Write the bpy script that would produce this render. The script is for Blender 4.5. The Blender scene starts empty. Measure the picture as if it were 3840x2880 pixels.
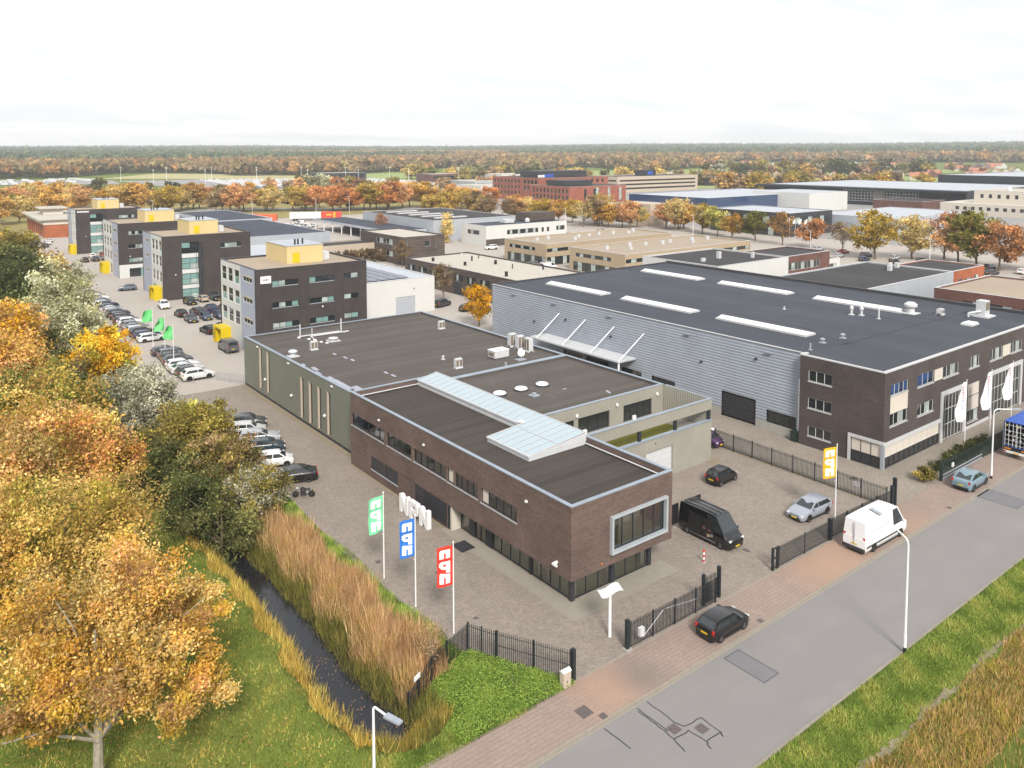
import bpy, math, random
import numpy as np
from math import radians as rad, pi, sin, cos
random.seed(7); rng = np.random.default_rng(11)
S = bpy.context.scene
COL = S.collection
# ---------------------------------------------------------------- camera, sky, sun, exposure
cam = bpy.data.objects.new('camera', bpy.data.cameras.new('camera')); COL.objects.link(cam)
cam.location = (-37.44, -41.20, 32.5)
cam.rotation_euler = (rad(90 - 4.016), 0, rad(52.15 - 90))
cam.data.sensor_width = 36; cam.data.lens = 36 * 2994 / 3840
cam.data.shift_y = -(1440 - 775.8) / 3840
cam.data.clip_start = 1; cam.data.clip_end = 30000
S.camera = cam
SUN_EL, SUN_AZ = 40, -116          # azimuth measured from +X, sun stands on the street side
W = bpy.data.worlds.new('World'); S.world = W; W.use_nodes = True
def build_world():
    nt = W.node_tree; N = nt.nodes; L = nt.links; N.clear()
    out = N.new('ShaderNodeOutputWorld'); bg = N.new('ShaderNodeBackground')
    sky = N.new('ShaderNodeTexSky'); sky.sky_type = 'NISHITA'; sky.sun_disc = False
    sky.sun_elevation = rad(SUN_EL); sky.sun_rotation = rad(90 - SUN_AZ)
    tc = N.new('ShaderNodeTexCoord'); sep = N.new('ShaderNodeSeparateXYZ'); L.new(tc.outputs['Generated'], sep.inputs[0])
    zz = N.new('ShaderNodeMath'); zz.operation = 'MAXIMUM'; zz.inputs[1].default_value = 0.0; L.new(sep.outputs[2], zz.inputs[0])
    za = N.new('ShaderNodeMath'); za.operation = 'ADD'; za.inputs[1].default_value = 0.10; L.new(zz.outputs[0], za.inputs[0])
    dx = N.new('ShaderNodeMath'); dx.operation = 'DIVIDE'; L.new(sep.outputs[0], dx.inputs[0]); L.new(za.outputs[0], dx.inputs[1])
    dy = N.new('ShaderNodeMath'); dy.operation = 'DIVIDE'; L.new(sep.outputs[1], dy.inputs[0]); L.new(za.outputs[0], dy.inputs[1])
    cb = N.new('ShaderNodeCombineXYZ'); L.new(dx.outputs[0], cb.inputs[0]); L.new(dy.outputs[0], cb.inputs[1])
    mp = N.new('ShaderNodeMapping'); mp.inputs['Rotation'].default_value = (0, 0, rad(38)); mp.inputs['Scale'].default_value = (.55, 1.1, 1)
    L.new(cb.outputs[0], mp.inputs['Vector'])
    n1 = N.new('ShaderNodeTexNoise'); n1.inputs['Scale'].default_value = .85; n1.inputs['Detail'].default_value = 9; n1.inputs['Roughness'].default_value = .58; n1.inputs['Distortion'].default_value = .3
    L.new(mp.outputs[0], n1.inputs['Vector'])
    rp = N.new('ShaderNodeValToRGB'); e = rp.color_ramp.elements
    e[0].position = .30; e[0].color = (.82, .85, .89, 1); e[1].position = .52; e[1].color = (1.0, 1.0, 1.0, 1)
    el = rp.color_ramp.elements.new(.42); el.color = (.86, .885, .92, 1)
    L.new(n1.outputs['Fac'], rp.inputs[0])
    k = N.new('ShaderNodeMix'); k.data_type = 'RGBA'; k.blend_type = 'MULTIPLY'; k.inputs['Factor'].default_value = 1
    L.new(rp.outputs[0], k.inputs['A']); k.inputs['B'].default_value = (SKYV, SKYV, SKYV, 1)
    sk = N.new('ShaderNodeMix'); sk.data_type = 'RGBA'; sk.blend_type = 'MULTIPLY'; sk.inputs['Factor'].default_value = 1
    L.new(sky.outputs[0], sk.inputs['A']); sk.inputs['B'].default_value = (.07, .07, .07, 1)
    mx = N.new('ShaderNodeMix'); mx.data_type = 'RGBA'; mx.inputs['Factor'].default_value = .93
    L.new(sk.outputs['Result'], mx.inputs['A']); L.new(k.outputs['Result'], mx.inputs['B'])
    L.new(mx.outputs['Result'], bg.inputs['Color']); bg.inputs['Strength'].default_value = 1.0
    L.new(bg.outputs[0], out.inputs['Surface'])
EXPO = 1.75; SKYV = .335
build_world()
sun = bpy.data.objects.new('sun', bpy.data.lights.new('sun', 'SUN')); COL.objects.link(sun)
sun.data.energy = 1.5; sun.data.angle = rad(14); sun.data.color = (1, .95, .88)
sun.rotation_euler = (rad(90 - SUN_EL), 0, rad(SUN_AZ + 90))
S.view_settings.view_transform = 'Standard'; S.view_settings.look = 'None'
S.view_settings.exposure = EXPO; S.view_settings.gamma = 1; S.view_settings.use_curve_mapping = False
S.render.engine = 'CYCLES'
S.cycles.max_bounces = 5; S.cycles.diffuse_bounces = 3; S.cycles.glossy_bounces = 3; S.cycles.transmission_bounces = 3
S.cycles.transparent_max_bounces = 6; S.cycles.volume_bounces = 0; S.cycles.volume_step_rate = 8; S.cycles.caustics_reflective = False; S.cycles.caustics_refractive = False

# ---------------------------------------------------------------- materials
GAIN = 1.75
def lin(c):
    c = c / 255.0
    return c / 12.92 if c <= .04045 else ((c + .055) / 1.055) ** 2.4
def ph(r, g, b, gain=GAIN): return (min(lin(r) / gain, .82), min(lin(g) / gain, .82), min(lin(b) / gain, .82), 1)
MATS = {}
def newmat(name):
    m = bpy.data.materials.new(name); m.use_nodes = True; nt = m.node_tree; nt.nodes.clear()
    o = nt.nodes.new('ShaderNodeOutputMaterial'); p = nt.nodes.new('ShaderNodeBsdfPrincipled')
    nt.links.new(p.outputs[0], o.inputs[0]); MATS[name] = m
    return m, nt, p
def node(nt, t, **kw):
    n = nt.nodes.new(t)
    for k, v in kw.items():
        if k in n.inputs: n.inputs[k].default_value = v
        else: setattr(n, k, v)
    return n
def noise(nt, vec, scale, detail=4, rough=.55):
    n = node(nt, 'ShaderNodeTexNoise', Scale=scale, Detail=detail, Roughness=rough); nt.links.new(vec, n.inputs['Vector']); return n.outputs['Fac']
def pos(nt): return nt.nodes.new('ShaderNodeNewGeometry').outputs['Position']
def mixc(nt, fac, a, b, bt='MIX'):
    m = nt.nodes.new('ShaderNodeMix'); m.data_type = 'RGBA'; m.blend_type = bt
    for s, v in ((m.inputs['Factor'], fac), (m.inputs['A'], a), (m.inputs['B'], b)):
        if hasattr(v, 'is_output') or isinstance(v, bpy.types.NodeSocket): nt.links.new(v, s)
        else: s.default_value = v
    return m.outputs['Result']
def ramp(nt, fac, p0, p1, c0=(0, 0, 0, 1), c1=(1, 1, 1, 1)):
    r = nt.nodes.new('ShaderNodeValToRGB'); e = r.color_ramp.elements
    e[0].position = p0; e[1].position = p1; e[0].color = c0; e[1].color = c1
    nt.links.new(fac, r.inputs[0]); return r.outputs[0]
def bump(nt, p, h, strength=.3, dist=.02):
    b = node(nt, 'ShaderNodeBump', Strength=strength, Distance=dist); nt.links.new(h, b.inputs['Height']); nt.links.new(b.outputs[0], p.inputs['Normal'])
def dark(c, k): return (c[0] * k, c[1] * k, c[2] * k, 1)
def noisy(name, col, var=.25, scale=2.0, rough=.8, fine=0, metal=0, bumpy=0, spec=.5, big=None):
    m, nt, p = newmat(name); P = pos(nt)
    c = mixc(nt, ramp(nt, noise(nt, P, scale), .3, .7), dark(col, 1 - var), dark(col, 1 + var))
    if big: c = mixc(nt, ramp(nt, noise(nt, P, big), .35, .65), dark(col, 1 - var * .8), c)
    if fine: c = mixc(nt, .5, c, mixc(nt, noise(nt, P, fine, 2), dark(col, .55), dark(col, 1.45)))
    nt.links.new(c, p.inputs['Base Color']); p.inputs['Roughness'].default_value = rough; p.inputs['Metallic'].default_value = metal
    p.inputs['Specular IOR Level'].default_value = spec
    if bumpy: bump(nt, p, noise(nt, P, fine or scale * 4, 3), bumpy, .03)
    return m
def brick(name, c1, c2, mortar, bw=.21, bh=.065, streak=.35, rough=.85):
    m, nt, p = newmat(name); P = pos(nt); sp = nt.nodes.new('ShaderNodeSeparateXYZ'); nt.links.new(P, sp.inputs[0])
    ad = node(nt, 'ShaderNodeMath', operation='ADD'); nt.links.new(sp.outputs[0], ad.inputs[0]); nt.links.new(sp.outputs[1], ad.inputs[1])
    cb = nt.nodes.new('ShaderNodeCombineXYZ'); nt.links.new(ad.outputs[0], cb.inputs[0]); nt.links.new(sp.outputs[2], cb.inputs[1])
    b = node(nt, 'ShaderNodeTexBrick'); b.inputs['Scale'].default_value = 1; b.inputs['Brick Width'].default_value = bw; b.inputs['Row Height'].default_value = bh
    b.inputs['Mortar Size'].default_value = .007; b.inputs['Color1'].default_value = c1; b.inputs['Color2'].default_value = c2; b.inputs['Mortar'].default_value = mortar
    nt.links.new(cb.outputs[0], b.inputs['Vector'])
    mp = node(nt, 'ShaderNodeMapping'); mp.inputs['Scale'].default_value = (.45, 3.2, 1); nt.links.new(cb.outputs[0], mp.inputs[0])
    c = mixc(nt, ramp(nt, noise(nt, mp.outputs[0], 1.1, 6, .65), .45, .72, (0, 0, 0, 1), (streak, streak, streak, 1)), b.outputs['Color'], dark(mortar, 1.35))
    c = mixc(nt, ramp(nt, noise(nt, P, .35, 3), .35, .7), mixc(nt, .28, c, (0, 0, 0, 1)), c)
    nt.links.new(c, p.inputs['Base Color']); p.inputs['Roughness'].default_value = rough; bump(nt, p, b.outputs['Fac'], -.4, .01)
    return m
def pavers(name, c1, c2, mortar, bw=.21, bh=.105, rot=0., stains=(), dirt=.3, lines=0):
    m, nt, p = newmat(name); P = pos(nt)
    mp = node(nt, 'ShaderNodeMapping'); mp.inputs['Rotation'].default_value = (0, 0, rot); nt.links.new(P, mp.inputs[0])
    b = node(nt, 'ShaderNodeTexBrick'); b.inputs['Scale'].default_value = 1; b.inputs['Brick Width'].default_value = bw; b.inputs['Row Height'].default_value = bh
    b.inputs['Mortar Size'].default_value = .013; b.inputs['Color1'].default_value = c1; b.inputs['Color2'].default_value = c2; b.inputs['Mortar'].default_value = mortar
    nt.links.new(mp.outputs[0], b.inputs['Vector'])
    c = b.outputs['Color']
    c = mixc(nt, ramp(nt, noise(nt, P, .22, 5, .6), .38, .66, (dirt, dirt, dirt, 1), (0, 0, 0, 1)), c, dark(mortar, .9))
    c = mixc(nt, ramp(nt, noise(nt, P, 1.3, 5, .7), .5, .75, (0, 0, 0, 1), (.22, .22, .22, 1)), c, dark(c1, 1.25))
    c = mixc(nt, ramp(nt, noise(nt, P, 9, 3, .6), .62, .72, (0, 0, 0, 1), (.3, .3, .3, 1)), c, dark(mortar, .6))
    if lines:
        s2 = nt.nodes.new('ShaderNodeSeparateXYZ'); nt.links.new(P, s2.inputs[0]); w2 = node(nt, 'ShaderNodeMath', operation='PINGPONG'); nt.links.new(s2.outputs[1], w2.inputs[0]); w2.inputs[1].default_value = lines / 2
        c = mixc(nt, ramp(nt, node_div(nt, w2.outputs[0], lines), .05, .16, (.4, .4, .4, 1), (0, 0, 0, 1)), c, dark(mortar, .8))
    for (sx, sy, sr, sc, amt) in stains:
        v = node(nt, 'ShaderNodeVectorMath', operation='DISTANCE'); nt.links.new(P, v.inputs[0]); v.inputs[1].default_value = (sx, sy, 0)
        w = node(nt, 'ShaderNodeMath', operation='MULTIPLY_ADD'); nt.links.new(noise(nt, P, .8, 5), w.inputs[0]); w.inputs[1].default_value = 2.2 * sr / 2.5; nt.links.new(v.outputs['Value'], w.inputs[2])
        c = mixc(nt, ramp(nt, node_div(nt, w.outputs[0], sr * 2.2), .35, .95, (amt, amt, amt, 1), (0, 0, 0, 1)), c, sc)
    nt.links.new(c, p.inputs['Base Color']); p.inputs['Roughness'].default_value = .85; bump(nt, p, b.outputs['Fac'], -.35, .01)
    return m
def node_div(nt, s, d):
    n = node(nt, 'ShaderNodeMath', operation='DIVIDE'); nt.links.new(s, n.inputs[0]); n.inputs[1].default_value = d; return n.outputs[0]
def plain(name, col, rough=.5, metal=0, spec=.5):
    m, nt, p = newmat(name); p.inputs['Base Color'].default_value = col; p.inputs['Roughness'].default_value = rough; p.inputs['Metallic'].default_value = metal
    p.inputs['Specular IOR Level'].default_value = spec; return m
def roofmat(name, col, seam=1.0, axis=0, seamcol=None, spotcol=None, strip=.32):
    m, nt, p = newmat(name); P = pos(nt); sp = nt.nodes.new('ShaderNodeSeparateXYZ'); nt.links.new(P, sp.inputs[0])
    w = node(nt, 'ShaderNodeMath', operation='PINGPONG'); nt.links.new(sp.outputs[axis], w.inputs[0]); w.inputs[1].default_value = seam / 2
    mp = node(nt, 'ShaderNodeMapping'); mp.inputs['Scale'].default_value = (.15, 1.4, 1) if axis else (1.4, .15, 1); nt.links.new(P, mp.inputs[0])
    c = mixc(nt, ramp(nt, noise(nt, mp.outputs[0], .9, 4), .3, .7), dark(col, .82), dark(col, 1.22))
    c = mixc(nt, ramp(nt, noise(nt, P, .16, 4), .35, .65), dark(col, .8), c)
    fl = node(nt, 'ShaderNodeMath', operation='FLOOR'); nt.links.new(node_div(nt, sp.outputs[axis], seam), fl.inputs[0]); wn = node(nt, 'ShaderNodeTexWhiteNoise'); wn.noise_dimensions = '1D'; nt.links.new(fl.outputs[0], wn.inputs['W'])
    c = mixc(nt, strip, c, mixc(nt, wn.outputs['Value'], dark(col, .5), dark(col, 1.5)))
    c = mixc(nt, ramp(nt, node_div(nt, w.outputs[0], seam), .0, .035, (.8, .8, .8, 1), (0, 0, 0, 1)), c, seamcol or dark(col, .5))
    c = mixc(nt, ramp(nt, noise(nt, P, .55, 6, .7), .60, .74, (0, 0, 0, 1), (.55, .55, .55, 1)), c, spotcol or dark(col, 1.7))
    c = mixc(nt, .3, c, mixc(nt, noise(nt, P, 18, 2), dark(col, .5), dark(col, 1.5)))
    nt.links.new(c, p.inputs['Base Color']); p.inputs['Roughness'].default_value = .85; p.inputs['Specular IOR Level'].default_value = .2; bump(nt, p, noise(nt, P, 14, 2), .15, .02)
    return m
def objcol(name, rough=.3, metal=0., coat=.0, spec=.5, mult=1.):
    m, nt, p = newmat(name); oi = nt.nodes.new('ShaderNodeObjectInfo'); P = pos(nt)
    c = mixc(nt, ramp(nt, noise(nt, P, 3.0, 3), .35, .75, (0, 0, 0, 1), (.012, .012, .012, 1)), oi.outputs['Color'], (.2, .18, .15, 1))
    nt.links.new(c, p.inputs['Base Color']); p.inputs['Roughness'].default_value = rough; p.inputs['Metallic'].default_value = metal
    p.inputs['Coat Weight'].default_value = coat; p.inputs['Coat Roughness'].default_value = .05; p.inputs['Specular IOR Level'].default_value = spec
    return m
def leafmat(name, transl=.35):
    m, nt, p = newmat(name); a = node(nt, 'ShaderNodeAttribute'); a.attribute_name = 'col'; oi = nt.nodes.new('ShaderNodeObjectInfo')
    c = mixc(nt, 1.0, a.outputs['Color'], oi.outputs['Color'], 'MULTIPLY')
    nt.links.new(c, p.inputs['Base Color']); p.inputs['Roughness'].default_value = .6; p.inputs['Specular IOR Level'].default_value = .25
    t = nt.nodes.new('ShaderNodeBsdfTranslucent'); nt.links.new(c, t.inputs['Color']); ms = node(nt, 'ShaderNodeMixShader'); ms.inputs[0].default_value = transl
    nt.links.new(p.outputs[0], ms.inputs[1]); nt.links.new(t.outputs[0], ms.inputs[2])
    nt.links.new(ms.outputs[0], nt.nodes['Material Output'].inputs[0]); return m
def glassmat(name, tint, refl=.9, base=.10):
    m, nt, p = newmat(name); tr = node(nt, 'ShaderNodeBsdfTransparent', Color=tint); gl = node(nt, 'ShaderNodeBsdfGlossy', Roughness=.03); gl.inputs['Color'].default_value = (refl, refl, refl, 1)
    lw = node(nt, 'ShaderNodeFresnel', IOR=1.5); ad = node(nt, 'ShaderNodeMath', operation='ADD'); nt.links.new(lw.outputs[0], ad.inputs[0]); ad.inputs[1].default_value = base
    ms = nt.nodes.new('ShaderNodeMixShader'); nt.links.new(ad.outputs[0], ms.inputs[0]); nt.links.new(tr.outputs[0], ms.inputs[1]); nt.links.new(gl.outputs[0], ms.inputs[2])
    nt.links.new(ms.outputs[0], nt.nodes['Material Output'].inputs[0]); return m
M = {}
def make_mats():
    M['brick_main'] = brick('brown brick', ph(138, 112, 102), ph(104, 83, 76), ph(150, 130, 120), streak=.28)
    M['brick_dark'] = brick('dark grey brick', ph(92, 82, 80), ph(72, 65, 64), ph(88, 80, 78), streak=.25)
    M['brick_hall'] = brick('grey brown brick', ph(106, 92, 89), ph(78, 67, 66), ph(116, 105, 103), streak=.2)
    M['brick_red'] = brick('red brick', ph(200, 112, 86), ph(180, 96, 74), ph(196, 136, 112), streak=.15)
    M['brick_orange'] = brick('orange brick', ph(216, 118, 72), ph(200, 104, 62), ph(216, 140, 96), streak=.1)
    M['brick_brown'] = brick('red brown brick', ph(140, 92, 80), ph(118, 74, 66), ph(150, 116, 106), streak=.15)
    M['wood'] = brick('weathered timber cladding', ph(128, 112, 102), ph(92, 80, 74), ph(84, 74, 70), bw=2.6, bh=.16, streak=.4)
    M['beige'] = noisy('beige panel', ph(206, 184, 152), .06, .8, .8)
    M['beige2'] = noisy('pale render', ph(226, 208, 186), .05, .7, .8)
    M['white'] = noisy('white render', ph(246, 246, 242), .03, .5, .7)
    M['white_metal'] = noisy('white metal', ph(240, 242, 244), .05, 1.5, .45)
    M['offwhite'] = noisy('off white panel', ph(246, 236, 220), .04, .7, .6)
    M['lilac'] = noisy('lilac panel', ph(200, 206, 226), .04, .7, .5)
    M['lightgrey'] = noisy('light grey cladding', ph(206, 212, 220), .05, .6, .5)
    M['paleyellow'] = noisy('pale yellow panel', ph(252, 226, 164), .04, .6, .6)
    M['yellow'] = noisy('yellow panel', ph(255, 222, 0), .04, .8, .5)
    M['green_metal'] = noisy('grey green steel', ph(134, 137, 123), .07, .35, .55)
    M['taupe_metal'] = noisy('taupe steel', ph(184, 180, 168), .07, .35, .55)
    M['grey_steel'] = noisy('corrugated grey steel', ph(188, 196, 208), .08, .3, .4)
    M['concrete'] = noisy('concrete', ph(198, 194, 186), .12, 1.2, .85, fine=14)
    M['coping'] = noisy('blue grey coping', ph(172, 185, 199), .1, 1.0, .4)
    M['coping_w'] = noisy('white coping', ph(235, 235, 236), .06, .8, .5)
    M['coping_d'] = noisy('dark coping', ph(80, 78, 82), .1, .8, .5)
    M['frame_blue'] = noisy('blue grey frame', ph(206, 214, 220), .06, 1.0, .4)
    M['frame_dark'] = plain('dark frame', ph(52, 58, 66), .45)
    M['frame_white'] = plain('white frame', ph(244, 244, 240), .5)
    M['anthracite'] = noisy('anthracite steel', ph(64, 64, 70), .12, 1.0, .5)
    M['black'] = plain('black trim', (.012, .012, .013, 1), .5)
    M['fence'] = plain('black green fence paint', (.012, .017, .021, 1), .45)
    M['fence_green'] = plain('dark green fence paint', (.014, .028, .024, 1), .45)
    M['roof_main'] = roofmat('brown grey bitumen', ph(112, 105, 100), 1.0, 1)
    M['roof_brickblock'] = roofmat('brown bitumen', ph(88, 81, 76), 1.0, 1, seamcol=ph(128, 120, 112), spotcol=ph(118, 110, 98))
    M['roof_hall'] = roofmat('blue grey bitumen', ph(90, 94, 103), 4.0, 0, seamcol=ph(78, 82, 92), spotcol=ph(108, 112, 122), strip=.22)
    M['roof_dark'] = roofmat('dark bitumen', ph(84, 82, 84), 3.0, 0)
    M['roof_blue'] = roofmat('slate blue sheet', ph(86, 92, 106), 2.0, 1, spotcol=ph(100, 106, 120))
    M['roof_gravel'] = noisy('gravel roof', ph(196, 178, 156), .15, .5, .9, fine=9, big=.1)
    M['roof_pale'] = noisy('pale roof', ph(222, 214, 200), .1, .35, .9, fine=8, big=.08)
    M['roof_lightgrey'] = noisy('light grey roof', ph(214, 220, 228), .06, .25, .7)
    M['glass_dark'] = plain('dark window glass', (.018, .022, .024, 1), .04, 0, .8)
    M['glass_teal'] = plain('teal window glass', ph(150, 190, 184), .06, 0, .8)
    M['glass_mid'] = noisy('curtained window glass', ph(200, 214, 208), .45, .9, .08)
    M['glass_blue'] = plain('blue window glass', ph(60, 84, 124), .05, 0, .8)
    M['glass_clear'] = glassmat('clear glass', (.9, .94, .9, 1), .85, .13)
    M['skylight'] = plain('skylight glass', ph(202, 220, 230), .12, 0, .8)
    M['blind'] = noisy('cream sun blind', ph(248, 236, 222), .04, .6, .8)
    M['asphalt'] = asphalt()
    M['asphalt_patch'] = noisy('newer asphalt', ph(140, 139, 142), .1, 1.2, .9, fine=30)
    M['seal'] = plain('bitumen seal', ph(74, 74, 82), .5)
    M['cover'] = noisy('cast iron', ph(116, 104, 102), .2, 6, .6)
    sand = ph(200, 164, 138)
    M['pave_yard'] = pavers('grey brown clinker paving', ph(198, 185, 172), ph(168, 155, 143), ph(132, 120, 109), rot=rad(45), dirt=.2)
    M['pave_yard2'] = pavers('pale clinker paving', ph(200, 189, 176), ph(176, 164, 151), ph(136, 126, 112), rot=0, dirt=.3)
    M['pave_walk'] = pavers('reddish pavement clinkers', ph(208, 186, 173), ph(186, 164, 152), ph(158, 138, 126), bw=.2, bh=.07, rot=0, lines=.31,
        stains=((-4.6, -8.4, 2.0, sand, .7), (18.8, -8.6, 3.0, sand, .8), (22.5, -8.2, 2.2, sand, .6), (31, -9.0, 2.8, sand, .45), (-2, -8.6, 1.4, ph(130, 124, 118), .5)))
    M['pave_lot'] = pavers('parking lot paving', ph(224, 214, 204), ph(212, 201, 190), ph(188, 178, 168), rot=0, dirt=.18)
    M['pave_slab'] = noisy('pale concrete slabs', ph(176, 168, 154), .1, 1.4, .9, fine=10)
    M['kerb'] = noisy('kerb stone', ph(178, 168, 154), .15, 2.5, .9, fine=18)
    M['soil'] = noisy('dry mossy soil', ph(164, 150, 124), .25, 2.2, .95, fine=14)
    M['ground'] = groundmat()
    M['bark'] = noisy('bark', ph(140, 122, 98), .25, 6, .9)
    M['bark_pale'] = noisy('pale bark', ph(190, 180, 160), .2, 5, .9)
    M['leaf'] = leafmat('foliage'); M['blade'] = leafmat('grass blades', .2)
    M['water'] = watermat()
    M['car_paint'] = objcol('car paint', .28, 0, .6); M['tyre'] = plain('tyre rubber', (.012, .012, .012, 1), .8)
    M['tint'] = objcol('tinted object', .6)
    M['rim'] = plain('alloy rim', (.42, .42, .44, 1), .3, .8); M['car_glass'] = plain('car glass', (.02, .026, .03, 1), .04, 0, .9)
    M['lamp_white'] = plain('headlamp', (.7, .72, .74, 1), .12); M['lamp_red'] = plain('tail lamp', (.42, .012, .012, 1), .2); M['lamp_orange'] = plain('orange lamp', (.6, .2, .01, 1), .3)
    M['plate'] = plain('yellow plate', (.62, .43, .01, 1), .5)
    M['white_paint'] = plain('white paint', (.72, .72, .72, 1), .4); M['galv'] = noisy('galvanised steel', ph(202, 210, 220), .08, 3, .35, metal=.3)
    M['red'] = plain('red paint', (.55, .03, .02, 1), .5); M['blue'] = plain('blue paint', (.02, .08, .42, 1), .5)
    M['ac_grille'] = noisy('grille', ph(150, 136, 118), .15, 8, .7); M['solar'] = plain('solar cell', ph(72, 84, 112), .15, 0, .8)
    M['rooftile'] = noisy('orange roof tiles', ph(206, 140, 112), .2, .3, .8); M['rooftile_d'] = noisy('dark roof tiles', ph(120, 110, 108), .2, .3, .8)
    M['rendering'] = noisy('grass mat', ph(132, 128, 40), .15, 2.0, .95, fine=10); M['floor_in'] = noisy('office floor', ph(240, 232, 190), .1, 1.0, .5)
    M['wall_in'] = plain('inside wall', (.82, .8, .68, 1), .8)
def asphalt():
    m, nt, p = newmat('asphalt'); P = pos(nt); col = ph(162, 158, 156)
    mp = node(nt, 'ShaderNodeMapping'); mp.inputs['Scale'].default_value = (.05, 1, 1); nt.links.new(P, mp.inputs[0])
    c = mixc(nt, ramp(nt, noise(nt, mp.outputs[0], .8, 4), .3, .7), dark(col, .86), dark(col, 1.1))
    c = mixc(nt, ramp(nt, noise(nt, P, .3, 5), .4, .7), dark(col, .9), c)
    c = mixc(nt, .35, c, mixc(nt, noise(nt, P, 40, 2), dark(col, .5), dark(col, 1.5)))
    nt.links.new(c, p.inputs['Base Color']); p.inputs['Roughness'].default_value = .9; bump(nt, p, noise(nt, P, 60, 2), .2, .01); return m
def watermat():
    m, nt, p = newmat('ditch water'); P = pos(nt); p.inputs['Base Color'].default_value = (.012, .013, .016, 1); p.inputs['Roughness'].default_value = .06
    p.inputs['Specular IOR Level'].default_value = .35; bump(nt, p, noise(nt, P, 3, 3), .04, .02); return m
def groundmat():
    m, nt, p = newmat('grass ground'); P = pos(nt)
    g1, g2, dry, soil = ph(138, 154, 66), ph(106, 130, 50), ph(156, 154, 80), ph(124, 114, 74)
    c = mixc(nt, ramp(nt, noise(nt, P, .5, 5), .35, .65), g2, g1)
    c = mixc(nt, ramp(nt, noise(nt, P, .09, 5), .45, .62, (0, 0, 0, 1), (.5, .5, .5, 1)), c, dry)
    c = mixc(nt, ramp(nt, noise(nt, P, 3.5, 4), .55, .75, (0, 0, 0, 1), (.5, .5, .5, 1)), c, soil)
    c = mixc(nt, .45, c, mixc(nt, noise(nt, P, 16, 2), dark(g2, .45), dark(g1, 1.35)))
    sp = nt.nodes.new('ShaderNodeSeparateXYZ'); nt.links.new(P, sp.inputs[0])
    mud = ramp(nt, node_div(nt, sp.outputs[2], -1.2), .35, .8)
    c = mixc(nt, mud, c, ph(60, 52, 38))
    nt.links.new(c, p.inputs['Base Color']); p.inputs['Roughness'].default_value = .95; p.inputs['Specular IOR Level'].default_value = .15; bump(nt, p, noise(nt, P, 9, 3), .4, .06); return m
make_mats()
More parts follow.
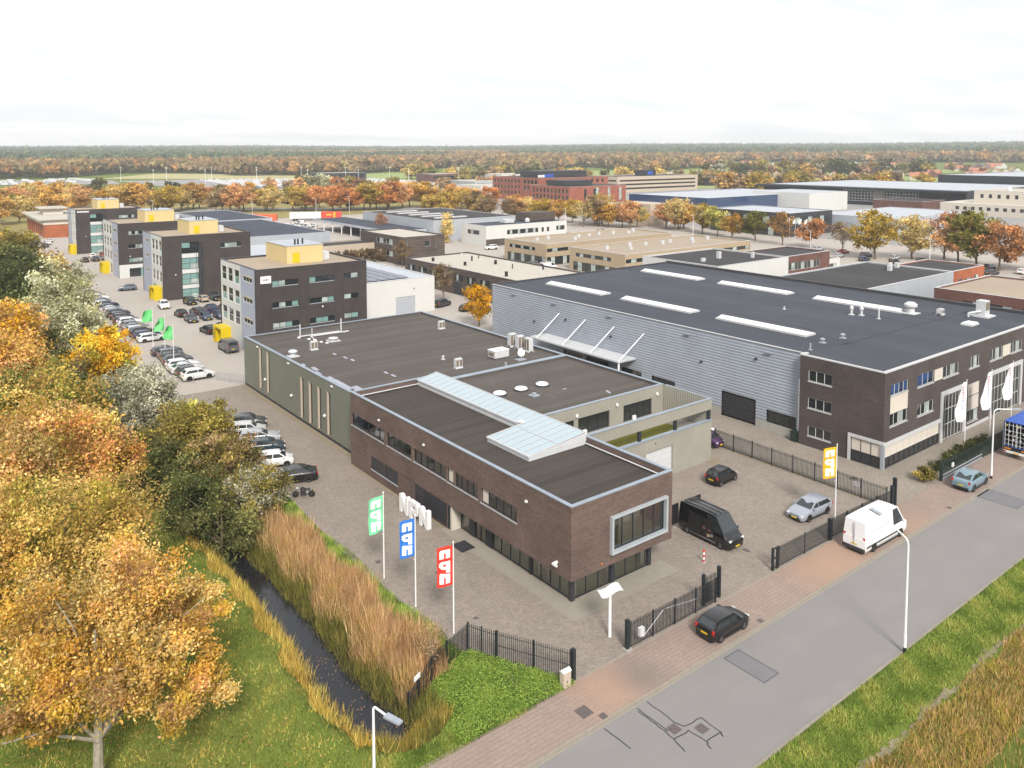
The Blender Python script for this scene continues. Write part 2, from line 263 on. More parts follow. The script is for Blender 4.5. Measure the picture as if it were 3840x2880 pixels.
# ---------------------------------------------------------------- mesh helpers
class MB:
    def __init__(s): s.v = []; s.f = []; s.m = []
    def quad(s, *p, mi=0):
        n = len(s.v); s.v += [tuple(q) for q in p]; s.f.append(tuple(range(n, n + len(p)))); s.m.append(mi); return s
    def box(s, x0, x1, y0, y1, z0, z1, mi=0):
        n = len(s.v); s.v += [(x0, y0, z0), (x1, y0, z0), (x1, y1, z0), (x0, y1, z0), (x0, y0, z1), (x1, y0, z1), (x1, y1, z1), (x0, y1, z1)]
        for q in ((0, 3, 2, 1), (4, 5, 6, 7), (0, 1, 5, 4), (1, 2, 6, 5), (2, 3, 7, 6), (3, 0, 4, 7)): s.f.append(tuple(n + i for i in q)); s.m.append(mi)
        return s
    def obox(s, c, ux, hx, hy, z0, z1, mi=0):          # box turned about z: centre c, axis angle ux
        n = len(s.v); a, b = cos(ux), sin(ux)
        for z in (z0, z1):
            for sx, sy in ((-1, -1), (1, -1), (1, 1), (-1, 1)): s.v.append((c[0] + a * sx * hx - b * sy * hy, c[1] + b * sx * hx + a * sy * hy, z))
        for q in ((0, 3, 2, 1), (4, 5, 6, 7), (0, 1, 5, 4), (1, 2, 6, 5), (2, 3, 7, 6), (3, 0, 4, 7)): s.f.append(tuple(n + i for i in q)); s.m.append(mi)
        return s
    def tube(s, p, q, r0, r1=None, n=8, cap=True, mi=0):
        r1 = r0 if r1 is None else r1; p = np.array(p, float); q = np.array(q, float); d = q - p; L = np.linalg.norm(d); d /= max(L, 1e-6)
        a = np.cross(d, (0, 0, 1) if abs(d[2]) < .9 else (1, 0, 0)); a /= np.linalg.norm(a); b = np.cross(d, a); k = len(s.v)
        for c, r in ((p, r0), (q, r1)):
            for i in range(n):
                t = 2 * pi * i / n; s.v.append(tuple(c + r * (cos(t) * a + sin(t) * b)))
        for i in range(n):
            j = (i + 1) % n; s.f.append((k + i, k + j, k + n + j, k + n + i)); s.m.append(mi)
        if cap: s.f.append(tuple(k + n + i for i in range(n))); s.m.append(mi); s.f.append(tuple(k + i for i in reversed(range(n)))); s.m.append(mi)
        return s
    def path(s, pts, r, n=8, mi=0):
        for a, b in zip(pts[:-1], pts[1:]): s.tube(a, b, r, r, n, True, mi)
        return s
    def lathe(s, c, prof, n=14, mi=0, axis='z'):
        k = len(s.v)
        for (r, z) in prof:
            for i in range(n):
                t = 2 * pi * i / n
                if axis == 'z': s.v.append((c[0] + r * cos(t), c[1] + r * sin(t), c[2] + z))
                else: s.v.append((c[0] + r * cos(t), c[1] + z, c[2] + r * sin(t)))
        for j in range(len(prof) - 1):
            for i in range(n):
                i2 = (i + 1) % n; q = (k + j * n + i, k + j * n + i2, k + (j + 1) * n + i2, k + (j + 1) * n + i); s.f.append(q if axis == 'z' else q[::-1]); s.m.append(mi)
        s.f.append(tuple(k + (len(prof) - 1) * n + i for i in range(n))); s.m.append(mi)
        return s
    def prism(s, poly, z0, z1, mi=0):
        n = len(s.v); k = len(poly); s.v += [(x, y, z0) for x, y in poly] + [(x, y, z1) for x, y in poly]
        s.f.append(tuple(n + i for i in reversed(range(k)))); s.f.append(tuple(n + k + i for i in range(k))); s.m += [mi, mi]
        for i in range(k): j = (i + 1) % k; s.f.append((n + i, n + j, n + k + j, n + k + i)); s.m.append(mi)
        return s
    def mesh(s, name, mats, smooth=False):
        me = bpy.data.meshes.new(name); me.from_pydata(s.v, [], s.f)
        for m in (mats if isinstance(mats, (list, tuple)) else [mats]): me.materials.append(M[m] if isinstance(m, str) else m)
        if any(s.m): me.polygons.foreach_set('material_index', s.m)
        if smooth: me.polygons.foreach_set('use_smooth', [True] * len(s.f))
        me.update()
        if smooth: me.set_sharp_from_angle(angle=rad(38))
        return me
    def build(s, name, mats, parent=None, smooth=False, loc=(0, 0, 0), rz=0): return link(name, s.mesh(name, mats, smooth), parent, loc, rz)
def link(name, me, parent=None, loc=(0, 0, 0), rz=0, color=None):
    o = bpy.data.objects.new(name, me); COL.objects.link(o); o.location = loc; o.rotation_euler = (0, 0, rz)
    if parent: o.parent = parent; KIDS.setdefault(parent.name, []).append(o)
    if color: o.color = color
    return o
def thing(name, label, cat, loc=(0, 0, 0), rz=0, group=None):
    o = link(name, None, None, loc, rz); o.empty_display_size = .2; return tag(o, label, cat, group)
def tag(o, label=None, cat=None, group=None, kind=None):
    if label: o['label'] = label
    if cat: o['category'] = cat
    if group: o['group'] = group
    if kind: o['kind'] = kind
    return o
def struct(o): o['kind'] = 'structure'; return o
def copy_tree(o, parent=None, color=None):
    c = o.copy(); COL.objects.link(c); c.parent = parent
    if color: c.color = color
    if parent: KIDS.setdefault(parent.name, []).append(c)
    for ch in list(KIDS.get(o.name, ())): copy_tree(ch, c, color)
    return c
KIDS = {}
def npmesh(name, V, F, mats, cols=None, smooth=False):
    me = bpy.data.meshes.new(name); V = np.asarray(V, np.float32); F = np.asarray(F, np.int32); k = F.shape[1]
    me.vertices.add(len(V)); me.vertices.foreach_set('co', V.ravel()); me.loops.add(F.size); me.loops.foreach_set('vertex_index', F.ravel())
    me.polygons.add(len(F)); me.polygons.foreach_set('loop_start', np.arange(0, F.size, k, dtype=np.int32)); me.polygons.foreach_set('loop_total', np.full(len(F), k, np.int32))
    for m in (mats if isinstance(mats, (list, tuple)) else [mats]): me.materials.append(M[m])
    if cols is not None:
        a = me.attributes.new('col', 'FLOAT_COLOR', 'POINT'); c4 = np.ones((len(V), 4), np.float32); c4[:, :3] = cols; a.data.foreach_set('color', c4.ravel())
    if smooth: me.polygons.foreach_set('use_smooth', np.ones(len(F), bool))
    me.update(calc_edges=True); return me
# ---------------------------------------------------------------- building helpers
FACE_R = {'S': 0., 'W': -pi / 2, 'N': pi, 'E': pi / 2}
CACHE = {}
def wall(root, face, ox, oy, length, z0, z1, mat, ops=(), depth=.16, ribs=None):
    """wall seen from outside: left end at (ox,oy) in the building's own frame; ops = (u0,u1,v0,v1)"""
    us = sorted({0., length} | {o[0] for o in ops} | {o[1] for o in ops}); vs = sorted({z0, z1} | {o[2] for o in ops} | {o[3] for o in ops})
    b = MB()
    for a0, a1 in zip(us[:-1], us[1:]):
        for b0, b1 in zip(vs[:-1], vs[1:]):
            cu, cv = (a0 + a1) / 2, (b0 + b1) / 2
            if any(o[0] < cu < o[1] and o[2] < cv < o[3] for o in ops): continue
            if ribs:
                n = max(1, int((a1 - a0) / ribs)); w = (a1 - a0) / n
                for i in range(n):
                    x = a0 + i * w; xs = [(x, 0), (x + w * .55, 0), (x + w * .65, .035), (x + w * .9, .035), (x + w, 0)]
                    for p, q in zip(xs[:-1], xs[1:]): b.quad((p[0], p[1], b0), (q[0], q[1], b0), (q[0], q[1], b1), (p[0], p[1], b1))
            else: b.quad((a0, 0, b0), (a1, 0, b0), (a1, 0, b1), (a0, 0, b1))
    for o in ops:
        a0, a1, b0, b1 = o[:4]; d = depth
        b.quad((a0, 0, b0), (a0, d, b0), (a0, d, b1), (a0, 0, b1)); b.quad((a1, 0, b0), (a1, 0, b1), (a1, d, b1), (a1, d, b0))
        b.quad((a0, 0, b1), (a0, d, b1), (a1, d, b1), (a1, 0, b1)); b.quad((a0, 0, b0), (a1, 0, b0), (a1, d, b0), (a0, d, b0))
    return b.build('wall', mat, root, loc=(ox, oy, 0), rz=FACE_R[face])
def at(face, ox, oy, u, d=0.):
    r = FACE_R[face]; return (ox + cos(r) * u - sin(r) * d, oy + sin(r) * u + cos(r) * d)
def window(root, face, ox, oy, op, n=1, rows=1, frame='frame_dark', glass='glass_dark', sill=None, depth=.13, fw=.05, panes=True, name='window', blinds=None):
    """window filling an opening: frame part, each pane a sub-part, optional sill"""
    u0, u1, v0, v1 = op[:4]; w, h = u1 - u0, v1 - v0
    gl = list(glass) if isinstance(glass, (list, tuple)) else [glass] * (n * rows)
    key = ('w', round(w, 2), round(h, 2), n, rows, frame, fw)
    if key not in CACHE:
        b = MB(); t = .03; e = .004
        b.box(e, fw, -t, t, e, h - e).box(w - fw, w - e, -t, t, e, h - e).box(fw, w - fw, -t, t, e, fw).box(fw, w - fw, -t, t, h - fw, h - e)
        for i in range(1, n): x = w * i / n; b.box(x - fw / 2, x + fw / 2, -t, t, fw, h - fw)
        for j in range(1, rows): z = h * j / rows; b.box(fw, w - fw, -t * .8, t * .8, z - fw / 2, z + fw / 2)
        CACHE[key] = b.mesh(name, frame)
    o = link(name, CACHE[key], root, (*at(face, ox, oy, u0, depth - .04), v0), FACE_R[face])
    if panes:
        pw, pht = w / n, h / rows
        for i in range(n):
            for j in range(rows):
                g = gl[(i + j * n) % len(gl)]; k2 = ('p', round(pw, 2), round(pht, 2), g)
                if k2 not in CACHE: CACHE[k2] = MB().quad((.01, 0, .01), (pw - .01, 0, .01), (pw - .01, 0, pht - .01), (.01, 0, pht - .01)).mesh('pane', g)
                link('pane', CACHE[k2], o, (i * pw, .01, j * pht))
    else:
        k2 = ('p1', round(w, 2), round(h, 2), gl[0])
        if k2 not in CACHE: CACHE[k2] = MB().quad((.01, 0, .01), (w - .01, 0, .01), (w - .01, 0, h - .01), (.01, 0, h - .01)).mesh('pane', gl[0])
        link('pane', CACHE[k2], o, (0, .01, 0))
    if sill:
        k3 = ('s', round(w, 2), sill)
        if k3 not in CACHE: CACHE[k3] = MB().box(-.04, w + .04, -depth - .02, -.0, -.09, -.004).mesh('sill', sill)
        link('sill', CACHE[k3], o, (0, 0, 0))
    return o
def roof(root, x0, x1, y0, y1, h, mat, wallmat, coping='coping', par=.35, t=.3, ch=.06):
    link('roof', MB().quad((x0 + t, y0 + t, h - par), (x1 - t, y0 + t, h - par), (x1 - t, y1 - t, h - par), (x0 + t, y1 - t, h - par)).mesh('roof', mat), root)
    b = MB(); a = h - par - .02
    b.quad((x0 + t, y0 + t, a), (x0 + t, y1 - t, a), (x0 + t, y1 - t, h), (x0 + t, y0 + t, h)).quad((x1 - t, y0 + t, a), (x1 - t, y0 + t, h), (x1 - t, y1 - t, h), (x1 - t, y1 - t, a))
    b.quad((x0 + t, y0 + t, a), (x0 + t, y0 + t, h), (x1 - t, y0 + t, h), (x1 - t, y0 + t, a)).quad((x0 + t, y1 - t, a), (x1 - t, y1 - t, a), (x1 - t, y1 - t, h), (x0 + t, y1 - t, h))
    b.build('parapet', wallmat, root)
    c = MB(); e = .04; i = t + .03
    c.box(x0 - e, x0 + i, y0 - e, y1 + e, h, h + ch).box(x1 - i, x1 + e, y0 - e, y1 + e, h, h + ch).box(x0 + i, x1 - i, y0 - e, y0 + i, h, h + ch).box(x0 + i, x1 - i, y1 - i, y1 + e, h, h + ch)
    c.build('coping', coping, root)
def boxbuild(name, label, x0, x1, y0, y1, h, wm, rm, ops=None, cop='coping_w', par=.3, cat='building', win=None, group=None, north=True, plinth=None, z0=-.05):
    """flat-roofed block; ops = {'S': [(u0,u1,v0,v1,n,style)], ...}"""
    t = thing(name, label, cat, (x0, y0, 0), 0, group); w, d = x1 - x0, y1 - y0; ops = ops or {}; win = win or {}
    org = {'S': (0, 0, w), 'W': (0, d, d), 'N': (w, d, w), 'E': (w, 0, d)}
    for fc in 'SWNE':
        o = ops.get(fc, []); ox, oy, ln = org[fc]; m = wm[fc] if isinstance(wm, dict) else wm
        wall(t, fc, ox, oy, ln, z0, h, m, o)
        for q in o:
            st = dict(win); n = q[4] if len(q) > 4 else 1
            if len(q) > 5: st.update(q[5])
            window(t, fc, ox, oy, q, n, **st)
    roof(t, 0, w, 0, d, h, rm, wm['S'] if isinstance(wm, dict) else wm, cop, par)
    return t
def strip(u0, u1, n, w, v0, v1, k=2, st=None):
    """n equal windows of width w spread between u0 and u1"""
    out = []; g = (u1 - u0 - n * w) / max(n - 1, 1)
    for i in range(n): a = u0 + i * (w + g); out.append((a, a + w, v0, v1, k) + ((st,) if st else ()))
    return out
# ---------------------------------------------------------------- terrain
def ss(a, b, x):
    t = np.clip((x - a) / (b - a), 0, 1); return t * t * (3 - 2 * t)
def ditch(x, y):
    xc = np.interp(y, [-6, 0, 4, 8, 17, 40, 80], [-15.6, -16.3, -16.6, -16.25, -16.3, -17.2, -18]); hw = np.interp(y, [-5.2, -4, -2.5, 0, 4, 8, 17, 80], [.05, .6, 1.3, 1.6, 1.3, .95, .75, .7])
    k = ss(-5.6, -4.2, y) * (1 - ss(70, 90, y)); a = np.abs(x - xc)
    slope = np.where(x < xc, 1.7, 3.0)
    return -1.35 * (1 - ss(hw * .8, hw + slope, a)) * k
def terrain(x, y):
    x = np.asarray(x, float); y = np.asarray(y, float); d = np.hypot(x + 37, y + 41)
    z = -.03 + ditch(x, y)
    # long roadside bank with a shallow dry ditch on the camera side of the street
    v = -ss(-21.5, -25.2, y) * .55 + ss(-25.8, -29, y) * .5
    z = z + np.where((y < -18) & (d < 300), v, 0)
    z = np.where((y > -17.55) & (y < -9.95), -.19, z)
    ang = np.degrees(np.arctan2(y + 41, x + 37)); r = ss(75, 20, ang)                       # the land climbs gently away, more to the right
    return z + np.clip(d - 900, 0, 6000) * (.0058 + .0052 * r) + 6 * ss(2200, 3600, d) * np.sin(ang * .11) ** 2
def axis(fine0, fine1, step, coarse):
    return np.array(sorted(set(np.round(np.concatenate([np.arange(fine0, fine1 + .01, step), np.array(coarse)]), 3))))
def build_ground():
    xs = axis(-42, -9.5, .5, [-6000, -4000, -3000, -2000, -1400, -1000, -700, -400, -200, -100, -60, 0, 10, 20, 40, 80, 140, 220, 320, 450, 600, 800, 1000, 1300, 1600, 2000, 2500, 3000, 3600, 4300, 5200, 6000])
    ys = axis(-30, 32, .5, [-6000, -3000, -1000, -300, -100, -50, -17.56, -17.54, -9.96, -9.94, 36, 40, 46, 52, 60, 70, 80, 90, 110, 140, 200, 300, 420, 560, 700, 850, 1000, 1200, 1500, 1800, 2200, 2700, 3300, 4000, 5000, 6000])
    X, Y = np.meshgrid(xs, ys); Z = terrain(X, Y); V = np.stack([X, Y, Z], -1).reshape(-1, 3); nx = len(xs); ny = len(ys)
    i = np.arange(nx - 1)[None, :] + np.arange(ny - 1)[:, None] * nx; F = np.stack([i, i + 1, i + 1 + nx, i + nx], -1).reshape(-1, 4)
    struct(link('ground', npmesh('ground', V, F, 'ground', smooth=True)))
build_ground()
def sheet(name, x0, x1, y0, y1, z, mat): return struct(MB().quad((x0, y0, z), (x1, y0, z), (x1, y1, z), (x0, y1, z)).build(name, mat))
def sheetp(name, pts, z, mat): return struct(MB().quad(*[(x, y, z) for x, y in pts]).build(name, mat))
road = sheet('road', -160, 420, -17.3, -10.15, -.1, 'asphalt')
walk = sheet('pavement', -160, 420, -10.02, -6.62, .012, 'pave_walk')
yard = sheetp('yard_paving', [(-9.4, -6.6), (33.4, -6.6), (33.4, 14), (33.4, 67.9), (-9.0, 67.9), (-9.2, 31), (-9.6, 22), (-9.9, 14)], .004, 'pave_yard')
sheet('driveway_paving', 33.42, 41.6, -6.6, 70, .004, 'pave_yard2'); sheet('forecourt_paving', 41.62, 120, -6.6, 70, .004, 'pave_yard2')
sheet('parking_lot', -9.2, 62, 67.95, 330, .006, 'pave_lot'); sheet('estate_paving', 62.05, 235, 70.05, 330, .004, 'pave_lot'); sheet('estate_street', 120.05, 235, -6.6, 70, .004, 'pave_lot')
sheet('apron_paving', -.75, 9.6, -1.9, .12, .010, 'pave_slab'); sheet('apron_paving', -1.5, -.02, -1.9, 15.2, .014, 'pave_slab')
sheet('soil_strip', -.45, .2, 33.4, 68.2, .012, 'soil'); sheet('soil_strip', -1.2, -.9, 15.2, 33, .013, 'soil'); sheet('soil_strip', 28.7, 30.2, 9.6, 10.75, .012, 'soil')
sheet('soil_strip', 33.05, 33.5, -6.4, 13, .014, 'soil')
# kerbs of single stones, gutter of setts
def kerbline(name, y0, y1, z0, z1, xs0, xs1, L=1.0):
    k = struct(link(name, MB().box(xs0, xs1, y0 + .01, y1 - .01, z0 - .1, z1 - .03).mesh(name, 'kerb'))); me = MB().box(.006, L - .006, y0, y1, z0, z1).mesh('kerb_stone', 'kerb')
    x = xs0
    while x < xs1: link('kerb_stone', me, k, (x, 0, random.uniform(-.006, .006))); x += L
kerbline('kerb', -10.16, -10.03, -.16, .022, -26, 96); kerbline('kerb', -17.52, -17.33, -.16, -.06, -12, 60)
kerbline('edging', -6.62, -6.5, -.05, .03, -9, 33, 1.0)
gut = struct(MB().box(-26, 96, -10.32, -10.17, -.2, -.093).build('gutter', 'kerb'))
def sett_band(name, y0, y1, z, x0, x1, st=.22):
    b = MB(); x = x0
    while x < x1: b.box(x + .01, x + st - .012, y0 + random.uniform(0, .03), y1 - random.uniform(0, .03), z - .05, z + random.uniform(-.006, .01)); x += st
    o = b.build(name, 'kerb'); o['kind'] = 'stuff'; return tag(o, 'line of small paving setts along the road edge by the grass', 'paving')
sett_band('road_edge_setts', -17.75, -17.53, -.05, -12, 60)
# street joints, covers, patches
def ribbon(pts, w, z, name, parent, mat='seal'):
    b = MB()
    for (x0, y0), (x1, y1) in zip(pts[:-1], pts[1:]):
        d = math.hypot(x1 - x0, y1 - y0); nx, ny = -(y1 - y0) / d * w / 2, (x1 - x0) / d * w / 2; ex, ey = (x1 - x0) / d * w * .4, (y1 - y0) / d * w * .4
        b.quad((x0 + nx - ex, y0 + ny - ey, z), (x0 - nx - ex, y0 - ny - ey, z), (x1 - nx + ex, y1 - ny + ey, z), (x1 + nx + ex, y1 + ny + ey, z))
    return b.build(name, mat, parent)
zr = -.096
def wob(p, n=4, a=.05):
    out = []
    for (x0, y0), (x1, y1) in zip(p[:-1], p[1:]):
        for i in range(n): t = i / n; out.append((x0 + (x1 - x0) * t + random.uniform(-a, a) * (i > 0), y0 + (y1 - y0) * t + random.uniform(-a, a) * (i > 0)))
    return out + [p[-1]]
for i, p in enumerate(([(-3.39, -10.46), (-3.45, -12.55), (-3.23, -13.13), (-1.92, -13.27), (-1.96, -14.64), (-3.18, -14.64), (-3.3, -13.48), (-4.46, -13.43)], [(-4.25, -10.48), (-4.26, -12.79)], [(-4.4, -10.7), (-4.36, -11.97), (-4.46, -13.43), (-4.69, -14.39)], [(-3.18, -14.64), (-3.4, -15.13)], [(-1.96, -14.64), (-2.12, -14.96)], [(-6.94, -10.48), (-6.89, -12.41)])):
    ribbon(wob(p), .075, zr + .0005 * i, 'crack_seal', road)
for i, (x, y, sx, sy) in enumerate([(4.3, -12.2, .75, 1.5), (43.6, -11.9, 1.3, 1.7), (-3.85, -12.9, .33, .33), (-2.6, -13.85, .33, .33)]):
    big = i < 2; MB().quad((x - sx, y - sy, zr + .003), (x + sx, y - sy, zr + .003), (x + sx, y + sy, zr + .003), (x - sx, y + sy, zr + .003)).build('asphalt_patch' if big else 'manhole_cover', 'asphalt_patch' if big else 'cover', road)
    if big:
        e = [(x - sx, y - sy), (x + sx, y - sy), (x + sx, y + sy), (x - sx, y + sy), (x - sx, y - sy)]; ribbon(e, .05, zr + .006, 'crack_seal', road)
for (x, y, w, d) in [(-7.04, -8.87, .42, .42), (-6.39, -9.8, .22, .22), (8.8, -9.75, .22, .2), (37.5, -9.8, .22, .2), (20.2, 2.4, .22, .18), (-5.4, 9.3, .2, .2), (-8.3, 13.6, .2, .2), (36.8, -1.0, .45, .3), (-6.6, 2.6, .15, .15), (28.5, -1.6, .2, .6), (16.3, -3.2, .2, .3)]:
    MB().box(x - w, x + w, y - d, y + d, .0, .022).build('drain_cover', 'cover', walk if y < -6.6 else yard)
# paler joint lines and worn slabs in the yard
for p in ([(-6.2, 31), (-5.6, 18), (-4.8, 4), (-4.4, -2)], [(-6.5, 31), (-5.9, 18), (-5.1, 4)]): ribbon(wob(p, 6, .06), .07, .016, 'paving_joint', yard, 'kerb')
for p in ([(-2.6, -2.6), (.6, -6.3)], [(-.2, -2.6), (11, -2.2)], [(19.5, 2.6), (22.5, -1.2), (24, -4)], [(-1.4, -.3), (-1.6, 14)]): ribbon(wob(p, 6, .03), .06, .017, 'paving_joint', yard, 'pave_slab')
# ditch water
wx = np.interp
pts = []
for y in np.arange(-4.6, 60, .6): pts.append((wx(y, [-6, 0, 4, 8, 17, 40, 80], [-15.6, -16.3, -16.6, -16.25, -16.3, -17.2, -18]), y))
b = MB()
for (xa, ya), (xb, yb) in zip(pts[:-1], pts[1:]): b.quad((xa - 3, ya, -1.02), (xa + 3, ya, -1.02), (xb + 3, yb, -1.02), (xb - 3, yb, -1.02))
struct(b.build('ditch_water', 'water'))
# meadow and field sheets in the distance
def patch(name, pts, dz, mat):
    st = MB(); c = np.mean(np.array(pts), 0)
    P = []
    for (x0, y0), (x1, y1) in zip(pts, pts[1:] + pts[:1]):
        for i in range(6): P.append((x0 + (x1 - x0) * i / 6, y0 + (y1 - y0) * i / 6))
    for a, b_ in zip(P, P[1:] + P[:1]): st.quad((*c, float(terrain(*c)) + dz), (*a, float(terrain(*a)) + dz), (*b_, float(terrain(*b_)) + dz))
    return struct(st.build(name, mat))
M['meadow'] = noisy('green meadow', ph(168, 184, 104), .14, .02, .95, fine=.3); M['straw'] = noisy('straw field', ph(206, 196, 138), .12, .02, .95, fine=.3); M['lot'] = noisy('pale lot', ph(176, 174, 172), .08, .05, .9)
M['verge'] = noisy('dry verge', ph(172, 158, 92), .25, .06, .95, fine=.8, big=.02)
patch('meadow', [(560, 560), (1150, 420), (1250, 640), (700, 860)], .25, 'meadow'); patch('meadow', [(330, 800), (560, 640), (680, 800), (480, 980)], .2, 'meadow'); patch('meadow', [(690, 320), (1300, 260), (1300, 400), (760, 440)], .25, 'meadow')
patch('field', [(150, 960), (320, 830), (420, 980), (240, 1100)], .2, 'straw'); patch('field', [(430, 420), (600, 380), (700, 520), (520, 560)], .2, 'meadow')
patch('verge', [(-60, 330.2), (420, 330.2), (420, 560), (-60, 620)], .05, 'verge'); patch('verge', [(150, 92), (182, 92), (182, 112), (150, 112)], .06, 'verge')
patch('storage_lot', [(160, 640), (330, 560), (420, 700), (230, 880), (150, 880)], .3, 'lot'); patch('storage_lot', [(-60, 900), (140, 800), (150, 900), (-20, 1020)], .3, 'lot'); patch('avenue', [(-10, 466), (215, 331), (222, 342), (-4, 478)], .1, 'lot')
patch('estate_ground', [(235.1, -6), (620, -6), (620, 420), (235.1, 420)], .06, 'lot')
# ---------------------------------------------------------------- the brick office with steel halls (front and centre)
def ac_unit(label, x, y, z, rz=0, w=.95, d=.45, h=1.15, grp=None):
    t = thing('air_conditioner', label, 'air conditioner', (x, y, z), rz, grp)
    MB().box(-w / 2, w / 2, -d / 2, d / 2, .1, h).box(-w * .42, -w * .08, -d * .35, d * .35, h, h + .07).box(w * .08, w * .42, -d * .35, d * .35, h, h + .07).build('housing', 'white_metal', t)
    for sx in (-1, 1):
        g = MB().box(sx * w * .25 - w * .19, sx * w * .25 + w * .19, -d / 2 - .015, -d / 2 - .003, .25, h - .12).build('grille', 'ac_grille', t)
    MB().box(-d / 2 - .015 - .26, -w / 2 - .003, -d * .3, d * .3, .3, .34).build('bracket', 'galv', t)
    MB().box(-w / 2 - .06, w / 2 + .06, -d / 2 - .1, -d / 2 + .06, 0, .1).box(-w / 2 - .06, w / 2 + .06, d / 2 - .06, d / 2 + .1, 0, .1).build('foot', 'white_metal', t)
    return t
def dome(label, x, y, z, r=.75, grp=None, cat='roof light'):
    t = thing('roof_dome', label, cat, (x, y, z), 0, grp)
    MB().lathe((0, 0, 0), [(r * 1.12, 0), (r * 1.08, .14), (r * .98, .16)], 20).build('upstand', 'anthracite', t, True)
    MB().lathe((0, 0, .16), [(r, 0), (r * .97, .06), (r * .8, .14), (r * .45, .2), (.02, .22)], 20).build('dome', 'white_paint', t, True)
def vent(label, x, y, z, r=.3, h=.5, grp=None, hat=True, mat='white_metal'):
    t = thing('roof_vent', label, 'vent', (x, y, z), 0, grp)
    MB().box(-r * 1.3, r * 1.3, -r * 1.3, r * 1.3, 0, .1).build('base', mat, t)
    MB().lathe((0, 0, .1), [(r * .7, 0), (r * .7, h * .55)] + ([(r * 1.15, h * .6), (r * 1.15, h * .8), (r * .6, h)] if hat else [(r * .7, h)]), 14).build('cowl', mat, t, True)
def main_building():
    t = thing('office_building', 'two-storey brown brick office with glazed ground floor and grey-green steel halls behind', 'building', (0, 0, 0))
    # --- brick upper block
    X0, X1, Y0, Y1, ZB, ZT = -.9, 9.7, -.95, 33.1, 2.2, 7.6
    # west face: u = Y1 - y
    def U(y): return Y1 - y
    opw = [(U(32.9), U(26.0), 4.25, 5.5), (U(25.5), U(20.9), 4.25, 5.5), (U(20.5), U(15.1), 4.25, 5.45), (U(14.9), U(13.9), 4.2, 5.45), (U(13.7), U(10.4), 4.2, 5.4), (U(9.95), U(5.2), 4.15, 5.35)]
    wall(t, 'W', X0, Y1, Y1 - Y0, ZB, ZT, 'brick_main', opw, .2)
    mix = ['glass_clear', 'glass_clear', 'glass_clear']
    for o, n, g in zip(opw, (6, 4, 5, 1, 4, 5), (mix, mix, mix, ['blind'], mix, ['blind', 'glass_clear', 'glass_clear', 'glass_clear', 'glass_clear'])): window(t, 'W', X0, Y1, o, n, frame='frame_dark', glass=g, sill='frame_blue', depth=.2, fw=.07)
    # brick down to the ground on the left part with the louvre and the big dark door
    lo = [(U(28.65), U(26.1), .9, 2.25), (U(26.0), U(23.4), .9, 2.25), (U(20.3), U(14.95), .12, 2.15)]
    wall(t, 'W', X0, Y1, Y1 - 14.9, -.05, ZB, 'brick_main', lo, .12)
    for o in lo[:2]: window(t, 'W', X0, Y1, o, 1, frame='anthracite', glass='anthracite', depth=.08, name='louvre_panel', sill='frame_blue')
    window(t, 'W', X0, Y1, lo[2], 3, frame='anthracite', glass='anthracite', depth=.1, name='sliding_door')
    MB().box(X0 + .06, X0 + .3, 14.6, 14.88, -.02, ZB - .004).build('door_post', 'frame_dark', t)
    MB().box(X0 + .12, .1, 14.3, 14.6, -.02, ZB - .004).build('cream_panel', 'offwhite', t)
    # south face
    opw = [(2.95 - X0, 8.9 - X0, 3.12, 5.78)]
    wall(t, 'S', X0, Y0, X1 - X0, ZB, ZT, 'brick_main', opw, .3)
    u0, u1, v0, v1 = opw[0]; a, c = X0 + u0, X0 + u1
    MB().box(a - .06, c + .06, Y0 - .28, Y0 + .3, v1 - .08, v1 + .08).box(a - .06, c + .06, Y0 - .28, Y0 + .3, v0 - .1, v0 + .1).box(a - .06, a + .12, Y0 - .279, Y0 + .3, v0 + .1, v1 - .08).box(c - .12, c + .06, Y0 - .279, Y0 + .3, v0 + .1, v1 - .08).build('bay_frame', 'frame_blue', t)
    window(t, 'S', X0, Y0, (u0 + .125, u1 - .125, v0 + .105, v1 - .085), 5, frame='frame_dark', glass='glass_clear', depth=.1, fw=.07)
    wall(t, 'E', X1, Y0, Y1 - Y0, ZB, ZT, 'brick_main'); wall(t, 'N', X1, Y1, X1 - X0, -.05, ZT, 'brick_main')
    MB().box(X0 + .01, X1 - .01, Y0 + .01, 14.89, ZB - .02, ZB + .2).build('soffit', 'brick_main', t)
    roof(t, X0, X1, Y0, Y1, ZT, 'roof_brickblock', 'brick_main', 'coping', .62, .26, .07)
    # thin drainage pipe along the foot of the east parapet
    MB().tube((X1 - .5, Y0 + .7, ZT - .45), (X1 - .5, 10.0, ZT - .45), .06).build('gutter_pipe', 'white_metal', t); MB().tube((X0 + .6, Y1 - .5, ZT - .45), (7.2, Y1 - .5, ZT - .45), .06).build('gutter_pipe', 'white_metal', t)
    # --- glazed ground floor, set back under the brick
    G1 = 8.37; zt = ZB - .02
    wb = [(0.02, 2.45), (3.35, 5.05), (5.6, 10.15), (10.55, 14.35)]
    for y1, y0, n, nm, gl in ((4.65, .32, 4, 'shopfront_window', 'glass_clear'), (9.7, 4.95, 4, 'shopfront_window', 'glass_clear'), (12.1, 10.6, 2, 'entrance_door', 'glass_clear'), (14.28, 13.0, 1, 'shopfront_window', 'glass_clear')):
        window(t, 'W', .12, y1, (0, y1 - y0, .05, zt - .02), n, frame='frame_dark', glass=gl, depth=.04, fw=.07, name=nm)
    for y0, y1 in ((9.72, 10.58), (12.12, 12.98), (4.66, 4.94)): MB().box(.04, .3, y0, y1, -.02, zt).build('pier', 'frame_dark', t)
    MB().box(-.02, .3, -.02, .3, -.02, zt + .0).build('corner_column', 'anthracite', t)
